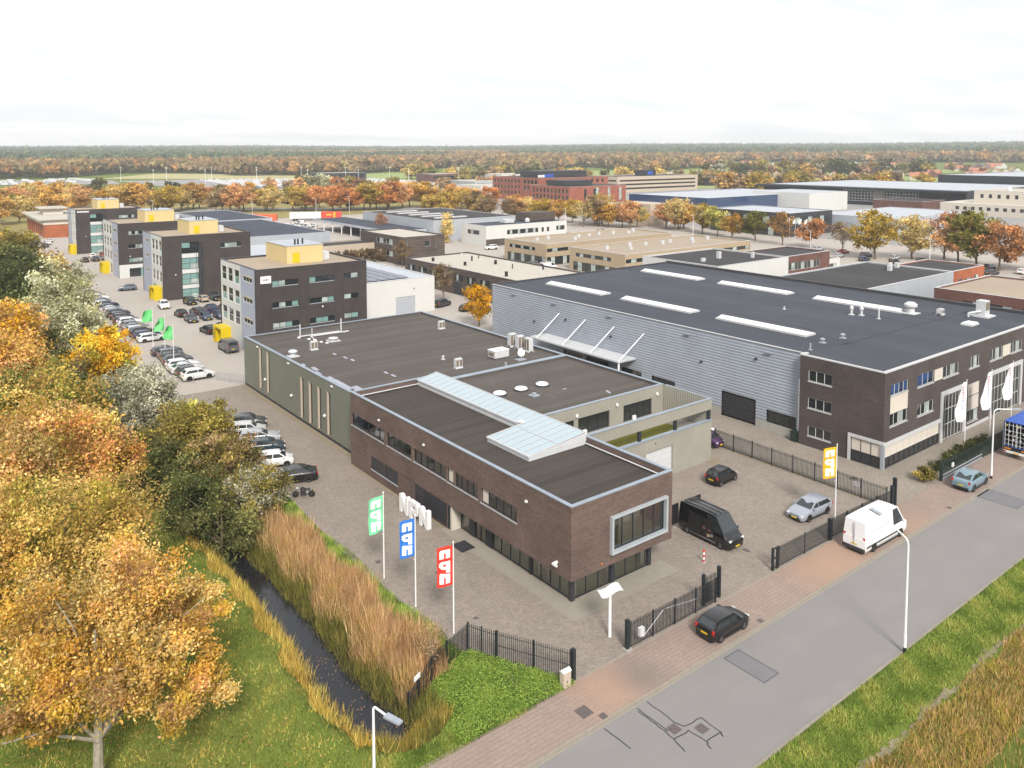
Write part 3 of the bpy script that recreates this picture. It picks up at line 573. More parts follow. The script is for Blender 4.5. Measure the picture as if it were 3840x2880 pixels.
    for x0, x1, n in ((.31, 4.0, 3), (4.42, 8.1, 3)): window(t, 'S', x0, .12, (0, x1 - x0, .05, zt - .02), n, frame='frame_dark', glass='glass_clear', depth=.04, fw=.07, name='shopfront_window')
    MB().box(4.02, 4.4, .04, .3, -.02, zt).box(8.12, G1 + .1, .04, .4, -.02, zt).build('pier', 'frame_dark', t)
    MB().quad((G1, .3, 0), (G1, 33, 0), (G1, 33, ZB), (G1, .3, ZB)).build('wall', 'brick_main', t)
    # rooms behind the glass
    MB().quad((.15, .2, .03), (G1, .2, .03), (G1, 14.2, .03), (.15, 14.2, .03)).build('floor', 'floor_in', t)
    MB().box(2.3, 2.5, 2.9, 14.2, .03, zt).box(.4, 2.3, 9.6, 9.75, .03, zt).box(2.5, 8.3, 2.75, 2.89, .03, zt).build('partition', 'wall_in', t)
    for x0, y0 in ((.45, .35), (4.0, .45), (7.75, .45), (.45, 4.2), (.45, 9.2)):
        b = MB()
        for i in range(5): b.box(x0 + i * .07, x0 + i * .07 + .05, y0 + (i % 2) * .05, y0 + .05 + (i % 2) * .05, .1, zt - .05)
        b.build('curtain', 'wall_in', t)
    for x, y in ((.7, 3.4), (5.8, 1.4), (.7, 7.0), (.7, 12.6)): MB().box(x, x + 1.5, y, y + .8, .7, .75).box(x + .05, x + .1, y + .05, y + .1, .03, .7).box(x + 1.4, x + 1.45, y + .7, y + .75, .03, .7).build('desk', 'white_paint', t)
    MB().quad((X0 + .3, Y0 + .3, 3.0), (X1 - .3, Y0 + .3, 3.0), (X1 - .3, Y1 - .3, 3.0), (X0 + .3, Y1 - .3, 3.0)).build('floor', 'floor_in', t)
    MB().box(2.2, 2.35, Y0 + 3.1, Y1 - .4, 3.0, 6.8).box(X0 + .4, 2.2, 20.7, 20.8, 3.0, 6.8).box(X0 + .4, 2.2, 14.2, 14.3, 3.0, 6.8).box(X0 + .4, X1 - .4, Y0 + 3.0, Y0 + 3.1, 3.0, 6.8).build('partition', 'wall_in', t)
    for x, y in ((3.6, 1.2), (6.8, 1.6), (.6, 7.5), (.5, 11.8), (.4, 17), (.4, 22), (.4, 24.5), (.4, 29)): MB().box(x, x + 1.4, y, y + .8, 3.7, 3.75).box(x, x + .06, y, y + .8, 3.02, 3.7).box(x + 1.34, x + 1.4, y, y + .8, 3.02, 3.7).box(x + .4, x + 1.0, y + .35, y + .4, 3.75, 4.15).build('desk', 'white_paint', t)
    # wall lamps and cameras
    for y in (26.9, 18.6, 4.0): MB().box(X0 - .16, X0 - .003, y - .1, y + .1, 6.25, 6.4).build('wall_lamp', 'white_paint', t)
    MB().box(X0 - .35, X0 - .003, .45, .6, 3.0, 3.15).box(X0 - .38, X0 - .26, .2, .7, 2.92, 3.06).build('security_camera', 'white_paint', t)
    MB().box(2.0, 2.08, Y0 - .1, Y0 - .003, 2.55, 2.65).build('alarm_light', 'lamp_orange', t)
    # --- glass roof light: long strip and wider square part
    s = MB(); zs0 = 7.0
    s.box(6.95, 9.3, 15.2, 32.7, zs0, 7.55).box(2.95, 9.3, 8.5, 14.3, zs0, 7.35).box(7.2, 9.3, 14.3, 15.2, zs0, 7.5).build('skylight_upstand', 'white_metal', t)
    def pane_row(x0, x1, ya, yb, z0, z1, n, nm='skylight_pane'):
        dy = (yb - ya) / n; k = ('sky', round(dy, 3), x0, x1, z0, z1)
        if k not in CACHE: CACHE[k] = MB().quad((x0, .05, z0), (x1, .05, z1), (x1, dy - .05, z1), (x0, dy - .05, z0)).mesh(nm, 'skylight')
        for i in range(n): link(nm, CACHE[k], t, (0, ya + i * dy, 0))
        b = MB()
        for i in range(n + 1): b.quad((x0 - .02, ya + i * dy - .05, z0 + .02), (x1 + .02, ya + i * dy - .05, z1 + .02), (x1 + .02, ya + i * dy + .05, z1 + .02), (x0 - .02, ya + i * dy + .05, z0 + .02))
        b.build('glazing_bar', 'white_metal', t)
    pane_row(7.0, 9.25, 15.1, 32.6, 7.62, 8.05, 16); pane_row(7.25, 9.25, 14.22, 15.08, 7.8, 8.05, 1); pane_row(3.05, 9.25, 8.6, 14.2, 7.42, 8.05, 6)
    MB().quad((6.1, 8.6, 7.765), (6.2, 8.6, 7.765), (6.2, 14.2, 7.765), (6.1, 14.2, 7.765)).build('glazing_bar', 'white_metal', t)
    MB().quad((6.85, 14.15, 7.835), (7.35, 14.15, 7.87), (7.35, 15.2, 7.87), (6.85, 15.2, 7.66)).box(6.9, 7.3, 14.36, 15.2, 7.3, 7.64).build('skylight_filler', 'white_metal', t)
    MB().box(2.88, 3.03, 8.45, 14.35, 7.3, 7.46).box(6.85, 6.98, 15.2, 32.7, 7.5, 7.66).box(9.27, 9.34, 8.45, 32.7, 7.3, 8.1).build('skylight_rim', 'white_metal', t)
    MB().quad((2.9, 8.48, 7.34), (9.3, 8.48, 7.34), (9.3, 8.48, 8.06), (2.9, 8.48, 7.46)).quad((6.95, 14.36, 7.34), (2.9, 14.36, 7.34), (2.9, 14.36, 7.46), (6.95, 14.36, 7.83)).build('skylight_cheek', 'white_metal', t)
    # --- steel hall behind
    def V(y): return 68.0 - y
    hx, hz = .25, 6.75
    slits = [(V(62.0), V(61.25), .95, 6.3), (V(59.35), V(58.6), .95, 6.3)] + [(V(y), V(y - .75), .55, 5.4) for y in (48.5, 46.05, 43.6, 41.1)]
    wall(t, 'W', hx, 68.0, 68.0 - 33.1, .35, hz, 'green_metal', slits, .25, ribs=.3)
    for o in slits:
        window(t, 'W', hx, 68.0, o, 1, frame='frame_dark', glass='glass_dark', depth=.22)
        MB().box(hx - .05, hx + .2, 68 - o[0] - .02, 68 - o[0] + .16, o[2] - .05, o[3] + .05).build('reveal', 'beige2', t)
    MB().box(hx + .06, hx + .25, 33.2, 68.0, -.05, .35).build('plinth', 'anthracite', t)
    wall(t, 'N', 29.0, 68.0, 28.75, -.05, hz, 'green_metal'); wall(t, 'E', 29.0, 10.9, 57.1, -.05, hz, 'taupe_metal', ribs=.3)
    roof(t, hx, 29.0, 33.15, 68.0, hz, 'roof_main', 'roof_main', 'coping', .28, .35, .05)
    roof(t, 9.75, 29.0, 17.0, 33.1, hz - .002, 'roof_main', 'roof_main', 'coping', .28, .3, .055)
    # hall south front above the roof terrace
    A = 9.75; ops = [(14.2 - A, 15.7 - A, 3.75, 5.5), (16.25 - A, 20.7 - A, 3.75, 5.52), (22.75 - A, 27.15 - A, 3.75, 5.55)]
    wall(t, 'S', A, 17.0, 29.0 - A, 3.55, hz, 'taupe_metal', ops, .2, ribs=.3)
    for o, n in zip(ops, (2, 3, 4)): window(t, 'S', A, 17.0, o, n, frame='frame_dark', glass='glass_dark', depth=.2, fw=.08)
    for x in (16.0, 21.7, 27.9): MB().lathe((x, 16.9, 5.9), [(.14, -.14), (.16, 0), (.1, .14)], 10).build('wall_lamp', 'white_paint', t, True)
    for x in (16.8, 24.0): MB().box(x, x + .45, 16.75, 16.97, 3.6, 4.25).build('folding_chair', 'white_paint', t)
    # terrace deck, mat, open band with posts, parapet beam
    MB().quad((A, 10.9, 3.6), (28.9, 10.9, 3.6), (28.9, 17.0, 3.6), (A, 17.0, 3.6)).build('terrace_deck', 'pave_slab', t)
    MB().quad((A + .3, 11.2, 3.62), (26.5, 11.2, 3.62), (26.5, 15.2, 3.62), (A + .3, 15.2, 3.62)).build('grass_mat', 'rendering', t)
    Y = 10.7; gd = [(19.45 - A, 23.35 - A, .02, 3.1)]
    wall(t, 'S', A, Y, 29.4 - A, -.05, 4.3, 'taupe_metal', gd, .3, ribs=.3)
    gdo = window(t, 'S', A, Y, gd[0], 1, rows=5, frame='white_metal', glass='white_metal', depth=.25, name='overhead_door')
    MB().box(A, 29.45, Y - .08, Y + .25, 4.31, 4.47).build('rail_beam', 'coping', t)
    wall(t, 'S', A, Y, 29.4 - A, 5.5, 6.6, 'taupe_metal', ribs=.3); wall(t, 'E', 29.4, Y, 6.3, 5.5, 6.6, 'taupe_metal', ribs=.3); wall(t, 'E', 29.4, Y, 6.3, -.05, 4.3, 'taupe_metal', ribs=.3)
    wall(t, 'N', 29.4, 17.0 - .01, .4, -.05, 6.6, 'taupe_metal')
    MB().quad((A, Y + .22, 5.5), (A, Y + .22, 6.6), (29.2, Y + .22, 6.6), (29.2, Y + .22, 5.5)).quad((29.18, Y + .22, 5.5), (29.18, Y + .22, 6.6), (29.18, 17, 6.6), (29.18, 17, 5.5)).quad((A, Y + .22, 3.6), (A, Y + .22, 4.31), (29.2, Y + .22, 4.31), (29.2, Y + .22, 3.6)).build('parapet_lining', 'taupe_metal', t)
    MB().box(A, 29.45, Y - .06, Y + .27, 6.605, 6.68).box(29.13, 29.45, Y + .27, 17.0, 6.605, 6.68).build('coping', 'coping', t)
    MB().quad((A, Y, 5.495), (29.4, Y, 5.495), (29.4, Y + .25, 5.495), (A, Y + .25, 5.495)).build('beam_soffit', 'frame_dark', t)
    for x in (18.4, 23.6, 28.9): MB().box(x, x + .35, Y + .02, Y + .24, 4.47, 5.49).build('post', 'frame_dark', t)
    MB().box(29.15, 29.38, 14.6, 14.85, 4.3, 5.49).build('post', 'frame_dark', t)
    for x, h in ((20.7, 3.75),): MB().box(x, x + .1, Y - .06, Y - .003, h, h + .12).build('door_sensor', 'frame_dark', t)
    MB().box(29.2, 29.5, Y - .3, Y - .05, 3.35, 3.5).build('security_camera', 'white_paint', t)
    for y in (60.0, 51.3, 41.8): MB().lathe((hx - .1, y, 2.55), [(.1, -.16), (.19, 0), (.1, .16)], 10).build('wall_lamp', 'white_paint', t, True)
    for y in (62.5, 52, 39.7): MB().box(hx - .15, hx - .01, y, y + .4, 6.3, 6.45).build('wall_lamp', 'white_paint', t)
    return t
main_building()
zr1 = 6.48
ac_unit('white air conditioner with a pipe rack behind it on the front steel hall roof', 5.3, 56.1, zr1)
ac_unit('lone white air conditioner at the far right edge of the steel hall roof', 25.2, 56.3, zr1)
ac_unit('white air conditioner in the middle of the steel hall roof near the dividing parapet', 15.3, 37.2, zr1)
for i, (x, y) in enumerate(((26.9, 41.6), (26.95, 40.0), (27.0, 38.2))): ac_unit(('rearmost', 'middle', 'front')[i] + ' tall unit of the three white units at the roof edge', x, y, zr1, rad(-90) if i == 2 else 0, 1.0, .7, 1.75, 'tall white units on the steel hall roof')
t = thing('roof_unit', 'big white box unit lying on the steel hall roof beside a dish', 'ventilation unit', (22.1, 38.2, zr1)); MB().box(-1.1, 1.1, -.75, .75, .15, 1.0).build('housing', 'white_metal', t); MB().box(-1.16, 1.16, -.8, .8, 1.0, 1.07).build('lid', 'white_paint', t); MB().box(-1.18, -1.1, -.5, .5, .4, .8).build('louvre', 'ac_grille', t); MB().box(-.9, .9, -.6, -.4, 0, .15).box(-.9, .9, .4, .6, 0, .15).build('foot', 'galv', t)
t = thing('satellite_dish', 'white satellite dish on a ballast frame on the hall roof', 'satellite dish', (23.6, 35.6, zr1)); MB().box(-.6, .6, -.5, .5, 0, .08).build('base', 'galv', t); MB().tube((0, 0, .08), (0, 0, .8), .04).build('mast', 'galv', t)
d = MB().lathe((0, 0, 0), [(.05, 0), (.25, .03), (.45, .12)], 16).build('dish', 'white_paint', t, True, loc=(0, -.1, .9)); d.rotation_euler = (rad(70), 0, rad(-30))
vent('white mushroom vent near the left edge of the steel hall roof', 1.8, 54.6, zr1, .5, .75); vent('wide low vent behind the pipe rack on the hall roof', 9.5, 59.2, zr1, .6, .4); vent('tiny white vent left of the middle air conditioner', 16, 41.6, zr1, .15, .4); vent('pair of tiny grey vents before the dividing parapet', 20.5, 34.6, zr1, .14, .3, mat='galv')
t = thing('pipe_rack', 'white pipe rack with two upright ends on the steel hall roof', 'pipes', (6.4, 63.6, zr1))
MB().path([(0, 0, .2), (6, -.3, .2)], .09).path([(1.2, -2.2, .2), (1.4, -.8, .2), (7, -1.2, .25)], .09).build('pipe', 'white_metal', t); MB().tube((.2, 0, .1), (.2, 0, 1.9), .09).tube((6.2, -.4, .1), (6.2, -.4, 2.0), .1).tube((2.3, .8, .1), (2.3, .8, .9), .07).build('riser', 'white_metal', t)
for x, y in ((0, 0), (.8, -1.6), (1.2, -2.6), (1.4, -4.2), (1.8, -5.2), (6.6, -.6)): MB().box(x - .18, x + .18, y - .18, y + .18, 0, .14).build('support', 'white_paint', t)
for i, (x, y) in enumerate(((12.95, 25.8), (15.8, 25.7), (18.7, 25.6))): dome(('left', 'middle', 'right')[i] + ' round white dome of the three in a row on the brown roof', x, y, zr1, .72, 'round domes on the rear hall roof')
vent('low grey round outlet in front of the white domes', 15.6, 23.2, zr1, .35, .2, hat=False, mat='galv')
M['repair'] = noisy('silver repair paint', ph(196, 200, 214), .12, 1.2, .6)
b = MB()
for (x, y, l, w) in [(1.1, 50, 1.2, .35), (1.6, 47.5, 1.8, .3), (1.0, 45.5, 1.6, .4), (1.3, 42.5, 1.8, .35), (1.2, 39.5, 4.5, .5), (1.9, 36.2, 4.0, .5), (.9, 46.8, .9, .25), (6.5, 52.5, 1.0, .2), (6.8, 50, 1.2, .18), (7.0, 48.4, 1.1, .2), (7.5, 40.8, 1.0, .2), (7.6, 39.2, 1.2, .2)]: b.quad((x - w, y - l / 2, 6.476), (x + w * .8, y - l / 2 + .1, 6.476), (x + w, y + l / 2, 6.476), (x - w * .7, y + l / 2 - .1, 6.476))
b.quad((19.5, 23.0, 6.476), (20.1, 23.0, 6.476), (20.1, 23.2, 6.476), (19.5, 23.2, 6.476)).quad((22.5, 18.9, 6.476), (22.8, 18.9, 6.476), (23.2, 19.9, 6.476), (22.9, 19.9, 6.476)).quad((16.5, 17.5, 6.476), (18, 17.5, 6.476), (18, 17.75, 6.476), (16.5, 17.75, 6.476))
rp = b.build('roof_repair_patches', 'repair', bpy.data.objects['office_building'])
# door mat, letters, posts
tag(MB().box(-2.25, -.9, 10.7, 12.3, .012, .035).build('door_mat', 'anthracite'), 'black door mat before the glazed entrance', 'mat')
def glyph_N(w, h, s=.36): return [[(0, 0), (s, 0), (s, h), (0, h)], [(w - s, 0), (w, 0), (w, h), (w - s, h)], [(s - .01, h), (s - .01, h - .75), (w - s + .01, 0), (w - s + .01, .75)]]
def glyph_P(w, h, s=.36): return [[(0, 0), (s, 0), (s, h), (0, h)], [(s, h), (s, h - .34), (w - .3, h - .34), (w - .1, h)], [(w, h - .3), (w - .1, h), (w - .36, h - .34), (w - .36, h * .55)], [(w - .36, h * .55), (w - .1, h * .32), (w, h * .5), (w, h - .3)], [(s, h * .55), (s, h * .32), (w - .1, h * .32), (w - .36, h * .55)]]
for i, (g, y) in enumerate(((glyph_N, 20.45), (glyph_P, 18.75), (glyph_N, 17.05))):
    b = MB()
    for k, poly in enumerate(g(1.4, 1.6)):
        n = len(b.v); d = .2 - k * .003; m = len(poly); b.v += [(x, -d, z) for x, z in poly] + [(x, d, z) for x, z in poly]
        b.f += [tuple(n + j for j in range(m)), tuple(n + m + j for j in reversed(range(m)))] + [(n + j, n + m + j, n + m + (j + 1) % m, n + (j + 1) % m) for j in range(m)]; b.m += [0] * (m + 2)
    o = b.build('letter_block', 'white_paint', loc=(-2.25, y, .03), rz=-pi / 2)
    tag(o, ('white standing letter N nearest the dark louvre', 'white standing letter P between two letters N', 'white standing letter N nearest the entrance')[i], 'letter', 'big white letters on the yard')
# ---------------------------------------------------------------- big grey hall with brick office
def big_hall():
    t = thing('warehouse', 'large grey corrugated warehouse with brown brick office corner and flags', 'building', (42, -1.7, 0))
    H = 10.0; w, d = 44.0, 68.1
    def LY(y): return y + 1.7
    # corrugated west wall, ribs running horizontally
    ops = [(19.0, 14.1, .25, 3.0), (12.6, 8.75, 1.0, 2.35), (48.2, 44.0, 1.5, 2.6), (36.0, 32.3, 1.2, 2.5), (30.4, 26.4, 1.2, 2.5), (43.2, 38.6, .1, 2.6)]
    b = MB(); top = LY(66.4)
    def blocked(u, v): return any(top - LY(o[0]) < u < top - LY(o[1]) and o[2] < v < o[3] for o in ops)
    us = sorted({0., 66.4 - 7.9} | {top - LY(o[0]) for o in ops} | {top - LY(o[1]) for o in ops}); zs = np.arange(1.0, H - .02, .36)
    for a0, a1 in zip(us[:-1], us[1:]):
        for z in zs:
            if blocked((a0 + a1) / 2, z + .18): continue
            for (z0, e0), (z1, e1) in zip(((z, 0), (z + .14, 0), (z + .17, -.03), (z + .31, -.03)), ((z + .14, 0), (z + .17, -.03), (z + .31, -.03), (z + .36, 0))): b.quad((a0, e0, z0), (a1, e0, z0), (a1, e1, min(z1, H)), (a0, e1, min(z1, H)))
        if not blocked((a0 + a1) / 2, .6): b.quad((a0, -.02, -.05), (a1, -.02, -.05), (a1, -.02, 1.0), (a0, -.02, 1.0), mi=1)
    b.build('cladding', ['grey_steel', 'concrete'], t, loc=(0, top, 0), rz=-pi / 2)
    for i, o in enumerate(ops):
        a0, a1 = top - LY(o[0]), top - LY(o[1])
        if i in (0, 5): window(t, 'W', 0, top, (a0, a1, o[2], o[3]), 1, rows=6, frame='anthracite', glass='anthracite', depth=.18, name='overhead_door')
        else: window(t, 'W', 0, top, (a0, a1, o[2], o[3]), 4, frame='frame_dark', glass='glass_dark', depth=.18)
    # canopy on struts
    c = MB()
    for i in range(3): y0 = LY(33.4) + i * 6.3; c.box(-3.3, -.05, y0 + .03, y0 + 6.27, 4.1, 4.22)
    c.build('canopy', 'white_metal', t); c = MB().box(-3.4, -.05, LY(33.3), LY(52.4), 4.0, 4.09); c.build('canopy_frame', 'frame_blue', t)
    for y in (49.2, 43.4, 37.5, 31.9): MB().tube((-.06, LY(y), 7.85), (-3.2, LY(y + 1.6), 4.2), .08).build('tie_rod', 'white_paint', t)
    MB().tube((-3.2, LY(33.5), 0), (-3.2, LY(33.5), 4.1), .14).build('downpipe', 'white_paint', t)
    for y, z in ((55, 5.5), (38, 6.2), (22, 6.0), (47.6, 7.0), (14, 8.0)): MB().box(-.22, -.04, LY(y), LY(y) + .3, z, z + .22).build('bird_box', 'anthracite', t)
    for y in (60, 50, 38, 24, 12): MB().box(-.3, -.05, LY(y), LY(y) + .9, H - .9, H - .75).build('wall_lamp', 'galv', t)
    MB().box(-.35, -.06, LY(8.0), LY(8.35), 1.0, 3.4).box(-.4, -.06, LY(8.0), LY(8.35), 3.5, 5.2).box(-.35, -.06, LY(8.0), LY(8.35), 5.3, 7.0).build('projecting_sign', 'white_paint', t)
    # brick office corner
    bx = -.9
    def W8(y): return LY(7.85) - LY(y)
    ow = [(W8(6.85), W8(4.05), 7.3, 8.55, 3), (W8(6.85), W8(4.05), 4.3, 5.5, 3), (W8(6.8), W8(4.0), 1.2, 2.35, 3), (W8(1.75), W8(-1.5), .05, 2.55, 3)]
    wall(t, 'W', bx, LY(7.85), 9.55, -.05, H, 'brick_hall', ow, .15)
    for o in ow[:3]: window(t, 'W', bx, LY(7.85), o, 3, frame='frame_white', glass='glass_dark', sill='coping_w', depth=.14, fw=.06)
    window(t, 'W', bx, LY(7.85), (ow[3][0], ow[3][1], .05, 1.15), 3, frame='frame_dark', glass='glass_dark', depth=.1); window(t, 'W', bx, LY(7.85), (ow[3][0], ow[3][1], 1.16, 2.55), 3, frame='frame_dark', glass='blind', depth=.09, name='sun_blind')
    MB().box(bx - .12, bx + .1, LY(1.76), LY(2.05), -.02, 2.9).box(bx - .12, bx + .1, -.13, LY(1.76), 2.58, 2.9).build('portal_frame', 'coping_w', t)
    MB().box(bx - .1, bx + .25, -.1, .22, -.02, 2.57).build('corner_column', 'galv', t)
    wall(t, 'N', 0, LY(7.86), .9, -.05, H, 'brick_hall')
    # south front: u = x - 41.1
    def X(x): return x - 41.1
    top_w = [(X(42.3), X(46.0), 7.4, 8.6, 4), (X(48.05), X(51.8), 7.25, 8.6, 3), (X(54.0), X(57.9), 7.2, 8.55, 4), (X(60.6), X(63.4), 7.15, 8.55, 4), (X(66.3), X(69.9), 7.1, 8.55, 4), (X(72.5), X(76.0), 7.1, 8.5, 4)]
    mid = [(X(42.3), X(46.0), 4.2, 5.5, 4), (X(48.2), X(51.9), 4.05, 5.35, 4), (X(60.6), X(63.5), .7, 2.1, 3)]
    bigw = [(X(54.2), X(59.2), .02, 5.2, 6), (X(67.2), X(75.6), .02, 5.3, 8)]
    low = [(X(41.4), X(53.4), .02, 1.15, 11)]
    bl = [(X(51.9), X(53.9), 7.25, 8.55), (X(42.3), X(46.0), 5.55, 7.35), (X(60.6), X(63.5), 3.9, 5.3), (X(60.6), X(63.5), 2.15, 3.8), (X(70.0), X(72.4), 7.1, 8.5)]
    wall(t, 'S', bx, 0, 45.0, -.05, H, 'brick_hall', top_w + mid + bigw + low + [(X(41.4), X(53.4), 1.16, 2.35)] + bl, .15)
    for i, o in enumerate(top_w + mid): window(t, 'S', bx, 0, o, o[4], frame='frame_white', glass=['glass_blue', 'glass_blue', 'glass_dark', 'glass_blue'] if i < 2 else ['glass_dark', 'glass_dark', 'glass_mid', 'glass_dark'], sill='coping_w', depth=.14, fw=.06)
    for o in bigw: window(t, 'S', bx, 0, o, o[4], rows=3, frame='frame_white', glass='glass_dark', depth=.14, fw=.06, name='entrance_glazing')
    window(t, 'S', bx, 0, low[0], 11, frame='frame_dark', glass='glass_dark', depth=.12)
    window(t, 'S', bx, 0, (X(41.4), X(53.4), 1.16, 2.35), 9, frame='frame_white', glass='blind', depth=.08, name='sun_blind', fw=.03)
    for o in bl: window(t, 'S', bx, 0, o, 1, frame='frame_white', glass='blind', depth=.06, name='sun_blind', fw=.03)
    for x0, x1, z in ((53.6, 59.8, 5.22), (66.6, 76.2, 5.32)): MB().box(X(x0) + bx, X(x0) + bx + .55, -.14, .1, -.02, z).box(X(x1) + bx - .55, X(x1) + bx, -.14, .1, -.02, z).box(X(x0) + bx, X(x1) + bx, -.15, .1, z, z + .5).build('portal_frame', 'coping_w', t)
    MB().box(X(41.2) + bx, X(53.58) + bx, -.13, .1, 2.36, 2.75).build('fascia', 'coping_w', t); MB().box(X(60) + bx, X(66.5) + bx, -.08, .1, -.02, .35).build('plinth', 'coping_w', t)
    wall(t, 'E', 44.0 + .1, 0, d, -.05, H, 'grey_steel'); wall(t, 'N', 44.1, d, 44.1, -.05, H, 'grey_steel')
    # roof: low edge trims and six light strips
    MB().quad((0, 0, H - .12), (44.0, 0, H - .12), (44.0, d, H - .12), (0, d, H - .12)).build('roof', 'roof_hall', t)
    MB().box(bx - .05, .25, LY(7.85) - .3, LY(7.9), H, H + .14).box(bx - .05, bx + .25, -.05, LY(7.55), H, H + .14).box(bx + .25, 44.15, -.05, .3, H, H + .14).build('coping', 'coping_w', t)
    MB().quad((bx, .2, H - .11), (.05, .2, H - .11), (.05, LY(7.7), H - .11), (bx, LY(7.7), H - .11)).build('roof', 'roof_hall', t)
    MB().box(-.12, .15, LY(7.92), d + .05, H, H + .06).build('eave_trim', 'coping_w', t); MB().box(.15, 43.7, d - .25, d + .05, H - .1, H + .1).box(43.7, 44.15, .3, d + .05, H - .1, H + .3).build('edge_trim', 'coping_d', t)
    for x in (49.4, 72.7):
        for y0, y1 in ((48, 61.3), (30.4, 43.7), (12.5, 25.9)):
            s = MB().box(x - 42, x - 42 + 2.3, LY(y0), LY(y1), H - .12, H + .12).build('light_strip', 'coping_w', t); n = 12; dy = (y1 - y0 - .3) / n
            k = ('ls', round(dy, 3))
            if k not in CACHE: m = MB(); m.quad((0, .02, .0), (1.05, .02, .28), (1.05, dy - .02, .28), (0, dy - .02, 0)).quad((2.1, dy - .02, 0), (1.05, dy - .02, .28), (1.05, .02, .28), (2.1, .02, 0)).quad((0, .02, 0), (2.1, .02, 0), (1.05, .02, .28)).quad((2.1, dy - .02, 0), (0, dy - .02, 0), (1.05, dy - .02, .28)); CACHE[k] = m.mesh('light_pane', 'white_paint')
            for i in range(n): link('light_pane', CACHE[k], s, (x - 42 + .1, LY(y0) + .15 + i * dy, H + .125))
    # long seams of overlapping felt
    for pts in ([(7, 9.5), (8.5, 9.4), (30, 9.0), (38, 8.6)], [(12, 16), (13, 40), (12.5, 60)], [(26, 12), (27, 30), (26, 58)]): ribbon(pts, .3, H - .114, 'roof_seam', t, 'roof_dark')
big_hall()
zh = 9.89
t = thing('chiller', 'tall white cooling unit at the right rear edge of the warehouse roof', 'cooling unit', (79.8, 4.6, zh)); MB().box(-.7, .7, -.6, .6, .2, 2.2).build('housing', 'white_metal', t); MB().box(-.55, -.05, -.63, -.603, .9, 2.0).box(.05, .55, -.63, -.603, .9, 2.0).build('grille', 'ac_grille', t); MB().box(-1.3, 1.3, -1.2, 1.2, 0, .18).build('base', 'white_metal', t); MB().path([(-.7, 0, .8), (-3.0, .6, .7), (-3.0, .6, .2)], .14).build('duct', 'white_metal', t)
ac_unit('small white fan box left of the tall cooling unit', 76.3, 8.6, zh, 0, .9, .7, .8)
vent('big white drum ventilator beside the long light strip', 74.0, 11.6, zh, .75, 1.5); vent('left of two slim white vents on the grey roof', 66.5, 16.1, zh, .24, 1.2); vent('right of two slim white vents on the grey roof', 67.1, 15.0, zh, .24, 1.2); vent('lone slim white vent pipe on the grey roof', 66.8, 12.4, zh, .16, 1.3, hat=False)
vent('grey knob vent near the brick corner of the warehouse roof', 48.4, 9.6, zh, .26, .5, mat='galv'); vent('second grey knob vent along the roof seam', 52.5, 9.4, zh, .26, .5, mat='galv'); vent('short pipe vent beside the brick corner parapet', 44.2, 8.6, zh, .15, .7, hat=False, mat='galv'); vent('tiny white vent beside the far light strip', 62.5, 24, zh, .14, .35, hat=False)
t = thing('roof_hatch', 'flat white roof hatch near the front right of the grey roof', 'roof light', (72.7, 3.3, zh)); MB().box(-1.1, 1.1, -.7, .7, 0, .2).build('frame', 'white_metal', t); MB().box(-1.0, 1.0, -.6, .6, .2, .34).build('lid', 'white_paint', t)
